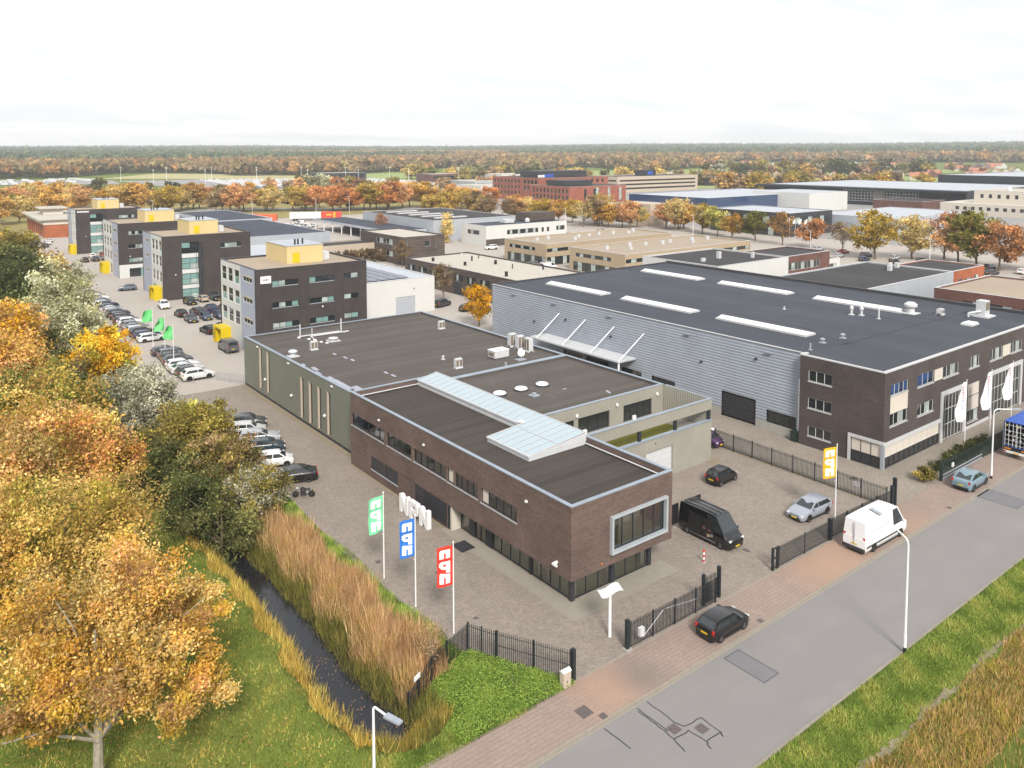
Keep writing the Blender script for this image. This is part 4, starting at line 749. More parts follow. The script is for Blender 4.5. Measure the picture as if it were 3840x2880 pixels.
# ---------------------------------------------------------------- four dark office blocks
def office_block(label, x0, y0, w, d, kind):
    t = thing('office_block', label, 'building', (x0, y0, 0), 0, 'dark brick office blocks along the parking lot'); H = 13.95
    fl = [(10.7, 13.0), (7.35, 9.65), (3.95, 6.25), (.4, 2.9)]
    # west face: white window field and lilac field
    wf = (0.6, d * .58) if kind in ('b4', 'b2') else (d * .48, d - .6)
    lf = (d * .60, d - .6) if kind in ('b4', 'b2') else (.6, d * .46)
    ops = []; cw = (wf[1] - wf[0]) / 3
    for i in range(3):
        for v0, v1 in (fl if kind != 'b4' else fl[:3]): ops.append((wf[0] + i * cw + .35, wf[0] + (i + 1) * cw - .35, v0, v1))
    lo = []
    for v0, v1 in fl[:3]: m = (lf[0] + lf[1]) / 2; lo.append((m - 2.0, m + 2.0, v0 + .95, v1 - .55) if kind != 'b3' else (m - 1.2, m + 1.4, v0 + 1.0, v1 - .55))
    for a, b_, m, oo in ((0, .6, 'brick_dark', []), (d - .6, d, 'brick_dark', []), (wf[0], wf[1], 'white', ops), (lf[0], lf[1], 'lilac', lo), (min(wf[1], lf[1]), max(wf[0], lf[0]), 'white', [])):
        wall(t, 'W', 0, d - a, b_ - a, -.05, H, m, [(o[0] - a, o[1] - a, o[2], o[3]) for o in oo], .18)
    for o in ops: window(t, 'W', 0, d, o, 1, rows=2, frame='frame_white', glass=['glass_teal' if random.random() < .15 else 'glass_dark', 'glass_dark'], depth=.17, fw=.08)
    for o in lo:
        window(t, 'W', 0, d, o, 3, frame='frame_white', glass='glass_dark', sill='coping_w', depth=.12, fw=.06)
        MB().box(-.06, -.003, d - o[1] - .2, d - o[0] + .2, o[3] + .01, o[3] + .12).build('lintel', 'paleyellow', t)
    # south face
    so = []; bay = None
    if kind == 'b4':
        for v0, v1 in ((11.15, 12.05), (7.7, 8.55), (4.4, 5.3), (1.0, 1.9)): so += [(2.6, 6.9, v0, v1, 4), (8.8, 13.1, v0, v1, 4), (14.9, 17.5, v0 + .05, v1 + .05, 2)]
    elif kind in ('b3', 'b1'):
        bay = (4.0, 7.5); so += [(12.4, 17.0, 10.8, 11.8, 5), (12.4, 17.0, 7.4, 8.3, 5), (12.4, 17.0, 4.0, 4.9, 5)]
    else:
        for v0, v1 in ((11.1, 12.0), (7.6, 8.55), (4.1, 5.05)): so += [(2.3, 6.5, v0, v1, 5), (9.0, 13.2, v0, v1, 5)]
        so += [(2.4, 6.4, .2, 2.4, 3)]
    bays = [(bay[0], bay[1], v0, v1, 2) for v0, v1 in ((10.05, 12.45), (6.6, 9.0), (3.15, 5.55), (.05, 2.2))] if bay else []
    spand = [(bay[0], bay[1], v0, v1) for v0, v1 in ((9.05, 10.03), (5.6, 6.58), (2.25, 3.13))] if bay else []
    if kind == 'b2':
        wall(t, 'S', 0, 0, w, 3.4, H, 'brick_dark', [o for o in so if o[2] > 3], .18); wall(t, 'S', 0, 0, w, -.05, 3.4, 'white', [o for o in so if o[2] < 3], .18)
    else: wall(t, 'S', 0, 0, w, -.05, H, 'brick_dark', so + bays + spand, .18)
    for o in so: window(t, 'S', 0, 0, o, o[4], frame='frame_dark', glass=[random.choice(['glass_mid', 'glass_dark', 'glass_mid', 'glass_teal', 'glass_dark']) for _ in range(o[4])], sill='frame_blue', depth=.16, fw=.05)
    for o in bays: window(t, 'S', 0, 0, o, 2, rows=2, frame='frame_dark', glass=['glass_teal', 'glass_mid', 'glass_teal', 'glass_teal'] if o[2] < 9 else ['glass_dark', 'glass_dark', 'glass_teal', 'glass_dark'], depth=.16)
    for o in spand: window(t, 'S', 0, 0, o, 1, frame='frame_white', glass='white', depth=.1, name='spandrel', fw=.04)
    if bay: MB().box(bay[1] + .05, bay[1] + .55, -.5, -.003, -.02, 12.6).build('fin', 'anthracite', t)
    for x in (.9, 2.4, 7.1, 8.6, 13.3, 14.7): MB().box(x - .03, x + .03, -.02, -.003, 3.5, H - .05).build('joint', 'anthracite', t)
    wall(t, 'E', w, 0, d, -.05, H, 'brick_dark'); wall(t, 'N', w, d, w, -.05, H, 'brick_dark')
    roof(t, 0, w, 0, d, H, 'roof_gravel', 'brick_dark', 'coping_d', .25, .3, .06)
    # pale yellow plant room
    px0, px1, py0, py1 = (7.2, 13.6, 5.2, 14.5) if kind != 'b2' else (7.6, 15.0, 5.0, 13)
    b = MB(); b.box(px0, px1, py0, py1, H - .3, H + 2.7); b.build('plant_room', 'paleyellow', t); MB().box(px0 - .08, px1 + .08, py0 - .08, py1 + .08, H + 2.701, H + 2.8).build('plant_roof', 'lightgrey', t)
    MB().box(px0 + 1.0, px0 + 2.2, py0 - .06, py0 - .003, H - .1, H + 1.6).build('plant_door', 'yellow', t)
    for x, y in ((px0 + 2, py0 + 1.4), (px0 + 2.6, py0 + 1.5), (px0 + 3.6, py0 + 2.0)): MB().tube((x, y, H + 2.8), (x, y, H + 3.7), .16).build('flue', 'black', t)
    MB().box(px1 + .2, px1 + 1.6, py0 + 1, py0 + 3, H - .2, H + 1.2).build('roof_unit', 'white_metal', t)
    # yellow entrance portal with the house number
    py = d * .18 if kind in ('b3', 'b1') else d * .72
    if kind == 'b4': py = d - 3.2
    MB().box(-1.7, .0, py - 1.9, py - 1.75, 0, 2.9).box(-1.7, .0, py + 1.3, py + 1.9, 0, 2.9).box(-1.7, .0, py - 1.75, py + 1.3, 2.6, 2.9).build('portal', 'yellow', t)
    MB().box(-1.74, -1.703, py + 1.0, py + 2.1, .05, 2.95).build('number_panel', 'yellow', t)
    for i in range(4): MB().box(-1.76, -1.743, py + 1.25, py + 1.75, .7 + i * .42, .98 + i * .42).build('number_mark', 'black', t)
    window(t, 'W', -.02, py + 1.55, (0, 3.1, .05, 2.55), 2, frame='frame_dark', glass='glass_dark', depth=.02, name='entrance_door')
    if kind == 'b4':
        MB().box(.7, 2.4, -.1, -.02, 11.75, 12.9).build('sign_board', 'white_paint', t)
        for i, m in enumerate(('anthracite', 'anthracite', 'anthracite', 'red')): MB().box(1.1 + i * .24, 1.27 + i * .24, -.115, -.103, 12.22, 12.42).build('sign_letter', m, t)
    if kind == 'b1':
        for i in range(8): MB().box(.4 + i * .42, .72 + i * .42, -.12, -.02, 13.1, 13.55).build('sign_letter', 'white_paint', t)
    for x, z in ((11, 7.0),) if kind == 'b4' else ((2.6, 5.5),): MB().lathe((x, -.1, z), [(.1, -.12), (.16, 0), (.1, .12)], 8).build('wall_lamp', 'white_paint', t, True)
    return t
office_block('nearest dark brick office block with a pale yellow roof box and white sign', 6.6, 80.4, 19.1, 17.3, 'b4')
office_block('second dark brick office block with tall glazed bay and lilac panels', 8.0, 140.2, 19.2, 17.4, 'b3')
office_block('third dark brick office block with a white ground floor', 7.4, 179.5, 19.2, 18.6, 'b2')
office_block('farthest dark brick office block beside the orange brick building', 7.7, 240.0, 19.2, 14.5, 'b1')
# ---------------------------------------------------------------- estate buildings behind
GD = {'frame': 'frame_dark', 'glass': ['glass_dark', 'glass_mid', 'glass_dark'], 'depth': .12}
GW = {'frame': 'frame_white', 'glass': ['glass_dark', 'glass_mid', 'glass_dark'], 'depth': .12}
t = boxbuild('white_hall', 'white rendered hall with a grey overhead door behind the nearest dark block', 25.8, 49.0, 95.8, 127, 7.05, 'white', 'roof_lightgrey', {'S': [(14.2, 18.6, .05, 3.6, 1, {'glass': 'lightgrey', 'frame': 'lightgrey', 'rows': 6, 'name': 'overhead_door'})]}, par=.12)
b = {}
k = MB().box(0, 1.9, 0, 3.6, 0, .05).mesh('solar_panel', 'solar')
for i in range(8):
    for j in range(7): o = link('solar_panel', k, t, (1.2 + i * 2.15, 1.6 + j * 4.1, 7.1)); o.rotation_euler = (rad(1.5), 0, 0)
MB().box(18.2, 18.5, -.16, -.003, 5.0, 5.2).build('wall_lamp', 'galv', t)
boxbuild('blue_roof_hall', 'wide pale hall with a slate blue roof behind the dark blocks', 28.5, 66, 181, 238, 8.2, 'lightgrey', 'roof_blue', par=.12)
boxbuild('blue_roof_hall', 'far pale hall with a slate blue roof beyond the third dark block', 50, 71, 240, 289, 8.2, 'lightgrey', 'roof_blue', par=.12)
boxbuild('low_annex', 'low white annex wing between dark blocks and blue roofed hall', 28.4, 49, 140.8, 176, 6.4, 'white', 'roof_lightgrey', par=.15)
boxbuild('low_annex', 'white annex behind the third dark block', 26.7, 48, 184.2, 205, 6.0, 'white', 'roof_lightgrey', {'S': [(12, 16, .1, 3, 1)]}, par=.15, win=GD) if False else None
t = boxbuild('mesh_store', 'small translucent grey store beside the pale yellow box roofs', 50.6, 56.5, 143, 147, 4.2, 'lightgrey', 'roof_lightgrey', {'S': [(.4, 1.9, .5, 3.6, 2), (2.1, 3.6, .5, 3.6, 2)]}, par=.1, win=GW)
boxbuild('beige_workshop', 'long low beige workshop wall with a dark roof behind bare shrubs', 52, 92, 172, 180.5, 5.2, 'beige2', 'roof_dark', cop='coping_d', par=.2)
t = boxbuild('orange_building', 'orange brick building with white upper band and flat canopy roof', 6.6, 34, 299.5, 346, 6.9, {'S': 'brick_orange', 'W': 'brick_orange', 'N': 'brick_orange', 'E': 'brick_orange'}, 'roof_pale', {'W': strip(3, 44, 8, 1.6, .4, 4.4, 1)}, win=GD)
MB().box(-.2, 27.6, -.2, 46.7, 4.9, 6.6).build('fascia_band', 'offwhite', t); MB().box(-2.0, 28, -1.2, 47.2, 6.62, 7.1).build('canopy_roof', 'roof_pale', t); MB().box(3, 10, 24, 34, 7.1, 9.4).build('roof_tower', 'offwhite', t); MB().box(1.5, 11.5, 22.5, 35.5, 9.401, 9.8).build('tower_roof', 'roof_pale', t)
wl = strip(1.2, 40, 8, 3.6, 3.2, 4.8, 4); 
t = boxbuild('timber_building', 'long weathered timber-clad building with a pale flat roof', 62.6, 81.5, 82.5, 131, 5.9, 'wood', 'roof_pale', {'W': strip(1.5, 46, 9, 3.7, 3.1, 4.6, 4) + [(22, 25.4, .1, 2.7, 3, {'glass': 'anthracite', 'name': 'overhead_door'}), (31, 34, .1, 2.6, 3, {'glass': 'anthracite', 'name': 'overhead_door'}), (8, 11, .6, 2.2, 3), (14, 17, .6, 2.2, 3)]}, cop='coping_d', par=.25, win=GD)
tv = bpy.data.objects['timber_building']
for i in range(16): vx, vy = random.uniform(3, 16), 3 + i * 2.7; MB().tube((vx, vy, 5.6), (vx, vy, 6.5 + random.uniform(0, .5)), random.choice([.12, .2, .35]), None, 8).build('roof_vent', random.choice(['white_metal', 'white_metal', 'black']), tv)
boxbuild('timber_tower', 'taller weathered timber-clad block with strip windows', 76, 90, 155, 181, 8.0, 'wood', 'roof_pale', {'W': [(10.4, 20.0, 5.4, 7.0, 5), (10.4, 20.0, 2.0, 3.6, 5)], 'S': [(1, 1.5, 4, 7, 1), (7, 9, 5, 6.6, 1), (10.5, 11, 4.4, 7, 1)]}, cop='coping_d', par=.3, win=GW)
for i, (nm, x0, x1, y0, y1) in enumerate((('rear beige office with a ribbon window and yellow entrance panel', 107.5, 160.5, 129.6, 149), ('front beige office with a ribbon window and gravel roof', 108.6, 161, 100, 121))):
    h = 6.2; w, d = x1 - x0, y1 - y0
    t = boxbuild('beige_office', nm, x0, x1, y0, y1, h, 'beige', 'roof_gravel', {'S': [(.3, w - .4, 3.9, 4.9, 26)] + [(.3, 14, .1, 2.5, 9)], 'W': [(2.5, d - 5, 3.9, 4.9, 9), (1.5, d - .4, .1, 2.5, 11)]}, cop='coping_w', par=.4, win=GD)
    if i == 0: MB().box(9, 10, -.2, -.05, .05, 2.6).build('yellow_panel', 'yellow', t)
    for j in range(9): vx, vy = 6 + j * 5.2, d * .5 + random.uniform(-4, 4); MB().box(vx, vx + .9, vy, vy + .7, 5.8, 6.5 + random.uniform(0, .5)).build('roof_unit', 'white_metal', t)
t = boxbuild('white_office', 'white modern office with ribbon windows and a timber roof box', 121, 157.5, 177, 192, 7.0, 'white', 'roof_blue', {'S': [(9, 23, 3.6, 5.2, 12), (24.5, 25.6, 3.6, 5.2, 1), (27, 28.1, 3.6, 5.2, 1), (31.5, 35.5, 3.8, 5.4, 4)], 'W': [(4, 11, 3.7, 5.2, 4)]}, par=.2, win=GD)
MB().box(-.02, 20, -.04, -.003, -.02, 2.4).build('timber_base', 'wood', t); MB().box(24, 36, 6, 14.5, 7.05, 9.8).build('roof_box', 'wood', t); MB().box(12, 16, 5, 8, 7.05, 8.2).build('roof_unit', 'white_metal', t); MB().lathe((22, 5, 7.0), [(.9, 0), (.9, .8), (.4, 1.4)], 12).build('roof_vent', 'white_metal', t, True)
t = boxbuild('depot_hall', 'pale grey depot hall with a dark roof and long light strips', 114.5, 152, 200, 254, 7.6, 'lightgrey', 'roof_dark', par=.12)
for i in range(5): MB().box(6, 20, 8 + i * 9, 9.6 + i * 9, 7.5, 7.9).build('light_strip', 'coping_w', t)
# open carport
t = thing('carport', 'open-fronted pale carport with white posts and a dark sheet roof', 'carport', (100, 204, 0)); n = 9
MB().box(0, 14, 0, 66, 4.2, 4.45).build('roof', 'roof_blue', t); MB().box(-.12, .0, 0, 66, 3.6, 4.5).box(0, 14, -.12, -.003, 3.4, 4.5).build('fascia', 'lightgrey', t); MB().box(13.6, 14, 0, 66, 0, 4.2).build('wall', 'brick_brown', t)
for i in range(n): MB().box(.05, .35, i * 8, i * 8 + .3, 0, 4.2).build('post', 'white_paint', t)
# neighbours behind the grey hall
t = boxbuild('white_wall_hall', 'low hall with white walls and a dark flat roof behind the warehouse', 98.3, 123.8, 63.2, 84.5, 8.3, 'white', 'roof_dark', {'W': strip(2, 18, 3, 2, 4.8, 6.5, 1)}, par=.25, win=GD); MB().box(12, 12.8, 9, 9.8, 8.05, 9.6).box(19, 19.6, 5, 5.6, 8.05, 9.4).box(5, 6, 8, 8.6, 8.05, 8.8).build('roof_unit', 'white_metal', t)
boxbuild('brick_office', 'red brown brick office with a row of square windows behind the warehouse', 123.9, 143.8, 64.8, 77, 8.0, 'brick_brown', 'roof_dark', {'S': [(2.5, 15.5, 4.6, 6.4, 10), (5, 10, 1.0, 2.8, 4), (13, 15.5, 1.5, 3.0, 3)]}, par=.3, win=GW)
boxbuild('white_pavilion', 'small white pavilion with a glazed front and dark roof', 143.9, 158, 70.2, 80, 4.6, 'white', 'roof_dark', {'S': [(1, 12.6, 1.4, 3.4, 8)]}, par=.2, win=GW)
t = boxbuild('dark_roof_hall', 'wide hall with a dark bitumen roof and white side wall', 98.2, 132.2, 30.8, 49.5, 8.0, {'S': 'lightgrey', 'W': 'white', 'N': 'white', 'E': 'white'}, 'roof_dark', par=.2)
boxbuild('orange_brick_office', 'orange brick office end with white windows beside the dark roof hall', 132.3, 147, 30.9, 43, 8.0, 'brick_orange', 'roof_dark', {'S': [(2.4, 4.2, 3.6, 6.2, 1), (5.5, 9.2, 4.2, 6.0, 3), (9.8, 12, 3.8, 6.4, 2)]}, par=.2, win=GW)
t = bpy.data.objects['dark_roof_hall']
for x, y in ((28, 10), (30, 11), (31.4, 10.2), (26, 9)): MB().box(x, x + .9, y, y + .7, 7.8, 8.9).build('roof_unit', 'white_metal', t)
t = boxbuild('brick_school', 'red brown brick office with long strip windows and a gravel roof at the right edge', 112, 136, 8, 25.5, 7.6, 'brick_brown', 'roof_gravel', {'W': [(5, 13, 5.3, 6.0, 5), (5, 12, 3.3, 4.5, 5), (14.5, 17, 4.8, 5.9, 3)], 'S': [(2, 9, 4.9, 6.1, 4), (11, 20, 4.9, 6.1, 5)]}, par=.3, win=GD)
boxbuild('grey_shed', 'low grey shed with a dark roof before the brick office', 104, 111.5, 22, 30, 5.2, 'lightgrey', 'roof_dark', par=.2)
# row across the avenue
t = boxbuild('grey_box_hall', 'wide light grey box hall behind the avenue trees', 260.3, 322, 105.3, 139.5, 7.0, 'lightgrey', 'roof_lightgrey', par=.2)
boxbuild('dark_office', 'dark low office with glass front and flagpoles across the avenue', 229, 258, 131, 168, 9.0, 'anthracite', 'roof_lightgrey', {'S': [(1, 26, 4.8, 7.2, 9)], 'W': [(4, 34, 4.8, 7.4, 10), (10, 30, .2, 3.2, 8)]}, par=.2, win=GD)
t = boxbuild('white_office_hall', 'white office hall with a square entrance tower behind yellow trees', 222, 262, 196, 240, 7.0, 'white', 'roof_pale', {'S': [(3, 36, 3.8, 5.4, 12)], 'W': [(4, 40, 3.8, 5.4, 14), (4, 40, .4, 2.6, 14)]}, par=.3, win=GD); MB().box(-2, 9, -3, 8, 0, 9.5).build('entrance_tower', 'beige2', t); MB().box(-2.06, -2.003, -.5, 5.5, 2.2, 8.6).build('tower_glazing', 'glass_teal', t)
boxbuild('blue_glass_hall', 'long hall with a blue glass side and pale blue roof', 285, 388, 214, 268, 8.8, {'S': 'glass_blue', 'W': 'glass_blue', 'N': 'white', 'E': 'white'}, 'roof_lightgrey', par=.2)
boxbuild('white_box_hall', 'tall plain white box hall behind the grey box hall', 345, 383, 195, 230, 10.0, 'white', 'roof_lightgrey', par=.2)
t = boxbuild('glass_front_hall', 'long dark roofed hall with a gridded glass front', 425, 540, 150, 278, 10.6, 'frame_dark', 'roof_lightgrey', {'W': [(56.5, 76, 2.2, 9.0, 10, {'rows': 4, 'frame': 'frame_white', 'fw': .35, 'panes': False}), (82, 102.5, 2.2, 9.2, 11, {'rows': 4, 'frame': 'frame_white', 'fw': .35, 'panes': False})]}, cop='anthracite', par=.2); MB().box(-.4, -.02, 52, 76, 1, 9).build('grey_panel', 'concrete', t) if False else MB().box(-.3, -.02, 46.2, 51.8, 1, 9.2).build('grey_panel', 'concrete', t); MB().box(-5, -.05, -3, 131, 9.3, 10.5).build('canopy', 'frame_dark', t)
boxbuild('black_hall', 'huge black windowless hall at the right horizon', 563, 720, 40, 227, 15.2, 'frame_dark', 'roof_lightgrey', cop='coping_d', par=.2)
t = boxbuild('white_modern_office', 'white two-tier office with small dark windows at the right edge', 400, 440, 60, 136, 12.4, 'offwhite', 'roof_pale', {'W': strip(3, 72, 18, 1.5, 8.6, 10.6, 1)}, par=.3, win=GD); MB().box(-8, -.1, 0, 89, 0, 6.0).build('lower_wing', 'offwhite', t); MB().box(-.09, 30, 76.1, 89, 0, 6.01).build('lower_wing', 'offwhite', t)
for i in range(22): MB().box(-8.12, -8.003, 2 + i * 3.7, 3.6 + i * 3.7, 2.8, 4.4).build('window', 'glass_dark', t)
MB().lathe((6, 62, 12.3), [(1.0, 0), (1.2, 1), (.5, 2)], 12).build('roof_dome', 'white_paint', t, True)
t = boxbuild('grey_brick_row', 'low brown brick row before the gridded glass hall', 392, 418, 158, 185, 5.6, 'brick_brown', 'roof_dark', par=.3)
t = thing('red_brick_office', 'big red brick office complex with black roof boxes behind the trees', 'building', (290, 352, 0))
def part_block(t, x0, x1, y0, y1, h, ops, wm='brick_red', rm='roof_dark'):
    w, d = x1 - x0, y1 - y0
    for fc, ox, oy, ln in (('S', x0, y0, w), ('W', x0, y1, d), ('N', x1, y1, w), ('E', x1, y0, d)):
        o = ops.get(fc, []); wall(t, fc, ox, oy, ln, -.05, h, wm, o)
        for q in o: window(t, fc, ox, oy, q, q[4], frame='frame_white', glass='glass_dark', depth=.12, panes=False)
    roof(t, x0, x1, y0, y1, h, rm, wm, 'coping_w', .3)
rows = lambda u0, u1, n, w, hs: [q for v0, v1 in hs for q in strip(u0, u1, n, w, v0, v1, 1)]
part_block(t, 0, 62, 0, 50, 15, {'S': rows(6, 58, 11, 2.2, ((11.2, 13.6), (7.4, 9.8), (3.6, 6.0))), 'W': rows(2, 30, 8, 1.8, ((11.2, 13.6), (7.4, 9.8), (3.6, 6.0))) + rows(34, 48, 4, 2.6, ((11, 13.6), (7.2, 9.8)))})
part_block(t, -8, 40, -38, -.4, 11, {'S': rows(12, 22, 2, 2.2, ((1.5, 9.5),)), 'W': rows(3, 36, 10, 1.8, ((6.8, 9.6), (2.8, 5.6)))})
MB().box(10, 55, 14, 32, 15.05, 19).build('roof_box', 'anthracite', t); MB().box(0, 22, -26, -8, 11.05, 14.2).build('roof_box', 'anthracite', t)
for i in range(7): MB().box(2 + i * 1.9, 3.4 + i * 1.9, 3, 3.4, 15.3, 17.4 - .5 * (i < 3)).build('sign_letter', 'white_paint' if i < 3 else 'blue', t)
for x in (14, 24, 34): MB().box(x, x + 2, -38.1, -38.003, 2, 10).build('slot_window', 'glass_mid', t)
boxbuild('grey_office', 'grey brown office with horizontal window bands beyond the red brick complex', 405, 500, 395, 430, 12.5, 'beige2', 'roof_dark', {'S': [(2, 92, 8.6, 9.9, 40, {'panes': False}), (2, 92, 5.6, 6.9, 40, {'panes': False}), (2, 92, 2.4, 3.8, 40, {'panes': False})], 'W': [(2, 33, 8.6, 9.9, 14, {'panes': False}), (2, 33, 5.6, 6.9, 14, {'panes': False})]}, par=.4, win=GD)
MB().box(40, 52, 8, 20, 12.2, 17).build('roof_box', 'anthracite', bpy.data.objects['grey_office']); MB().box(42, 48, 7.8, 7.99, 13.2, 15.8).build('sign_board', 'blue', bpy.data.objects['grey_office'])
# showrooms near the storage lot and loose far blocks
for nm, lb, x0, x1, y0, y1, h, wm in (('showroom', 'dark glass showroom with white roof behind the car storage lot', 320, 372, 745, 775, 9, 'anthracite'), ('blue_white_shed', 'long low blue and white shed on the storage lot', 257, 290, 672, 700, 4.8, 'white'), ('far_brick_shop', 'far red brick shop with white side hall', 390, 430, 640, 670, 9, 'brick_brown'), ('far_white_hall', 'far white hall right of the brick shop', 440, 500, 590, 630, 9, 'white'), ('far_white_works', 'far pale grey works hall behind the autumn trees', 330, 380, 480, 520, 8, 'lightgrey'), ('far_grey_works', 'far low grey works with a white front', 300, 340, 430, 462, 7, 'white'), ('far_dark_hall', 'far dark low hall beyond the grey office', 560, 640, 430, 470, 8, 'anthracite'), ('far_brown_shop', 'low brown shop with a dark top left of the red brick complex', 228, 262, 396, 424, 5, 'brick_brown')):
    t = boxbuild(nm, lb, x0, x1, y0, y1, h, wm, 'roof_pale', {'S': [(2, (x1 - x0) - 2, h * .45, h * .8, int((x1 - x0) / 4), {'panes': False})]}, par=.3, win=GD)
    if nm == 'blue_white_shed': MB().box(-.2, 33.2, -.25, -.05, 3.0, 4.9).build('fascia', 'blue', t)
# ---------------------------------------------------------------- fences, gates, poles
def fence(name, label, pts, h=1.8, post=2.5, mat='fence', step=.14, spikes=True, cat='fence', posth=None, zbase=0., grp=None, rails=(.15, None), zfun=None):
    t = thing(name, label, cat, (pts[0][0], pts[0][1], zbase), 0, grp); ox, oy = pts[0]
    kb = ('bar', h, mat, spikes)
    if kb not in CACHE: CACHE[kb] = MB().box(-.016, .016, -.016, .016, .06, h + (.1 if spikes else -.02)).mesh('bar', mat)
    kp = ('fpost', h, mat)
    if kp not in CACHE: CACHE[kp] = MB().box(-.04, .04, -.04, .04, -.3, h + .12).box(-.05, .05, -.05, .05, h + .12, h + .15).mesh('post', mat)
    for (x0, y0), (x1, y1) in zip(pts[:-1], pts[1:]):
        L = math.hypot(x1 - x0, y1 - y0); a = math.atan2(y1 - y0, x1 - x0); n = max(1, round(L / post)); zz = lambda s: (zfun(x0 + (x1 - x0) * s, y0 + (y1 - y0) * s) if zfun else 0.)
        for z in (.15, h - .12):
            b = MB()
            for i in range(n):
                p, q = i / n, (i + 1) / n; b.tube((x0 - ox + (x1 - x0) * p, y0 - oy + (y1 - y0) * p, z + zz(p)), (x0 - ox + (x1 - x0) * q, y0 - oy + (y1 - y0) * q, z + zz(q)), .024, None, 4)
            b.build('rail', mat, t)
        for i in range(n + 1): link('post', CACHE[kp], t, (x0 - ox + (x1 - x0) * i / n, y0 - oy + (y1 - y0) * i / n, zz(i / n)), a)
        m = int(L / step)
        for i in range(1, m): s = i / m; link('bar', CACHE[kb], t, (x0 - ox + (x1 - x0) * s, y0 - oy + (y1 - y0) * s, zz(s)), a)
    return t
def ditchz(x, y): return float(min(0, terrain(x, y)))
fence('bar_fence', 'black bar fence running down the grass bank to the ditch', [(-9.07, .0), (-11.2, -.75), (-12.6, -1.2), (-13.76, -1.57), (-14.6, -1.8)], 1.75, 1.6, zfun=ditchz)
fence('bar_fence', 'short black bar fence between bank corner and sliding gate', [(-9.07, .02), (-8.2, -1.85)], 1.75, 1.2)
g = fence('sliding_gate', 'black sliding gate leaf beside the pale cabinet', [(-8.15, -1.95), (-5.72, -6.35)], 1.8, 2.4, cat='gate'); MB().box(-.13, .13, -.13, .13, -.1, 2.0).build('gate_post', 'fence', g, loc=(2.5, -4.45, 0)); MB().tube((0, 0, .95), (2.4, -4.35, .95), .03, None, 4).build('rail', 'fence', g)
g = fence('entrance_gate', 'closed black entrance gate with a white post box beside the solar lamp', [(-.6, -6.36), (8.2, -6.4)], 1.7, 2.2, cat='gate')
MB().box(-.12, .12, -.12, .12, -.05, 2.05).build('gate_post', 'fence', g, loc=(-.25, 0, 0)); MB().box(-.25, .25, -.25, .25, 0, .12).build('footing', 'concrete', g, loc=(-.25, -.02, 0)); MB().tube((1.2, -.04, .35), (3.2, -.04, 1.5), .02, None, 4).tube((3.4, -.04, 1.5), (6.8, -.04, 1.0), .02, None, 4).build('brace', 'galv', g)
tag(MB().box(.02, .42, -6.72, -6.46, .7, 1.25).build('post_box', 'white_metal'), 'white post box hanging on the closed entrance gate', 'post box')
g = fence('gate_end', 'tall black end bay of the entrance gate beside the black van', [(7.2, -6.1), (8.96, -6.15)], 1.95, 1.7, cat='gate'); MB().box(-.1, .1, -.1, .1, -.05, 2.3).build('gate_post', 'fence', g); MB().box(1.65, 1.85, -.12, .12, -.05, 2.35).build('gate_post', 'fence', g)
g = fence('bar_fence', 'black bar fence with open end frame left of the white van', [(16.0, -6.35), (23.2, -6.42)], 1.6, 3.4); MB().box(-.08, .08, -.08, .08, 0, 1.8).box(.5, .62, -.06, .06, 0, 1.75).box(.08, .5, -.05, .05, 1.65, 1.75).box(.08, .5, -.05, .05, .85, .95).box(.08, .5, -.05, .05, .1, .2).build('end_frame', 'fence', g, loc=(-.75, 0, 0)); MB().box(-.15, .15, -.15, .15, 0, 1.85).build('gate_post', 'fence', g, loc=(7.3, -.05, 0))
g = fence('sliding_gate', 'black sliding gate partly hidden behind the white van', [(23.6, -6.3), (33.2, -6.55)], 1.6, 2.6, cat='gate'); MB().box(-.15, .15, -.12, .12, 0, 2.1).build('gate_post', 'fence', g, loc=(9.7, -.3, 0)); MB().box(.35, .6, -.15, .15, 0, 2.7).build('gate_post', 'fence', g, loc=(9.7, -.3, 0))
fence('bar_fence', 'long black bar fence along the driveway behind the parked cars', [(33.1, -6.2), (33.3, 13.2)], 1.75, 2.45)
g = fence('bar_fence', 'dark green bar fence with hedge before the warehouse office', [(43.2, -6.6), (57.5, -6.6)], 1.8, 2.8, 'fence_green', .14); MB().box(0, 9, -.12, -.05, .1, .3).box(0, 9, -.12, -.05, .5, .62).build('track', 'galv', g); MB().box(-.3, .0, -.1, .1, 0, 1.9).build('gate_post', 'fence_green', g); MB().box(2.0, 2.35, -.14, -.03, .9, 1.3).build('intercom', 'white_paint', g)
# low mesh fence at the end of the steel hall
t = thing('mesh_fence', 'low grey tube fence between steel hall and parked cars', 'fence', (-2.2, 72.5, 0)); MB().path([(-6.0, 1.2, 1.2), (0, 0, 1.2), (2.4, -4.2, 1.2)], .025, 6).path([(0, 0, .15), (2.4, -4.2, .15)], .02, 6).build('rail', 'galv', t)
for x, y in ((-6, 1.2), (-3, .6), (0, 0), (1.2, -2.1), (2.4, -4.2)): MB().tube((x, y, 0), (x, y, 1.25), .03, None, 6).build('post', 'galv', t)
def wires(p, q, z0, z1, n):
    b = MB()
    for i in range(n): s = (i + .5) / n; x, y = p[0] + (q[0] - p[0]) * s, p[1] + (q[1] - p[1]) * s; b.box(x - .006, x + .006, y - .006, y + .006, z0, z1)
    return b
o = wires((0, 0), (2.4, -4.2), .15, 1.2, 60).build('mesh_infill', 'galv', t); o['kind'] = 'stuff'
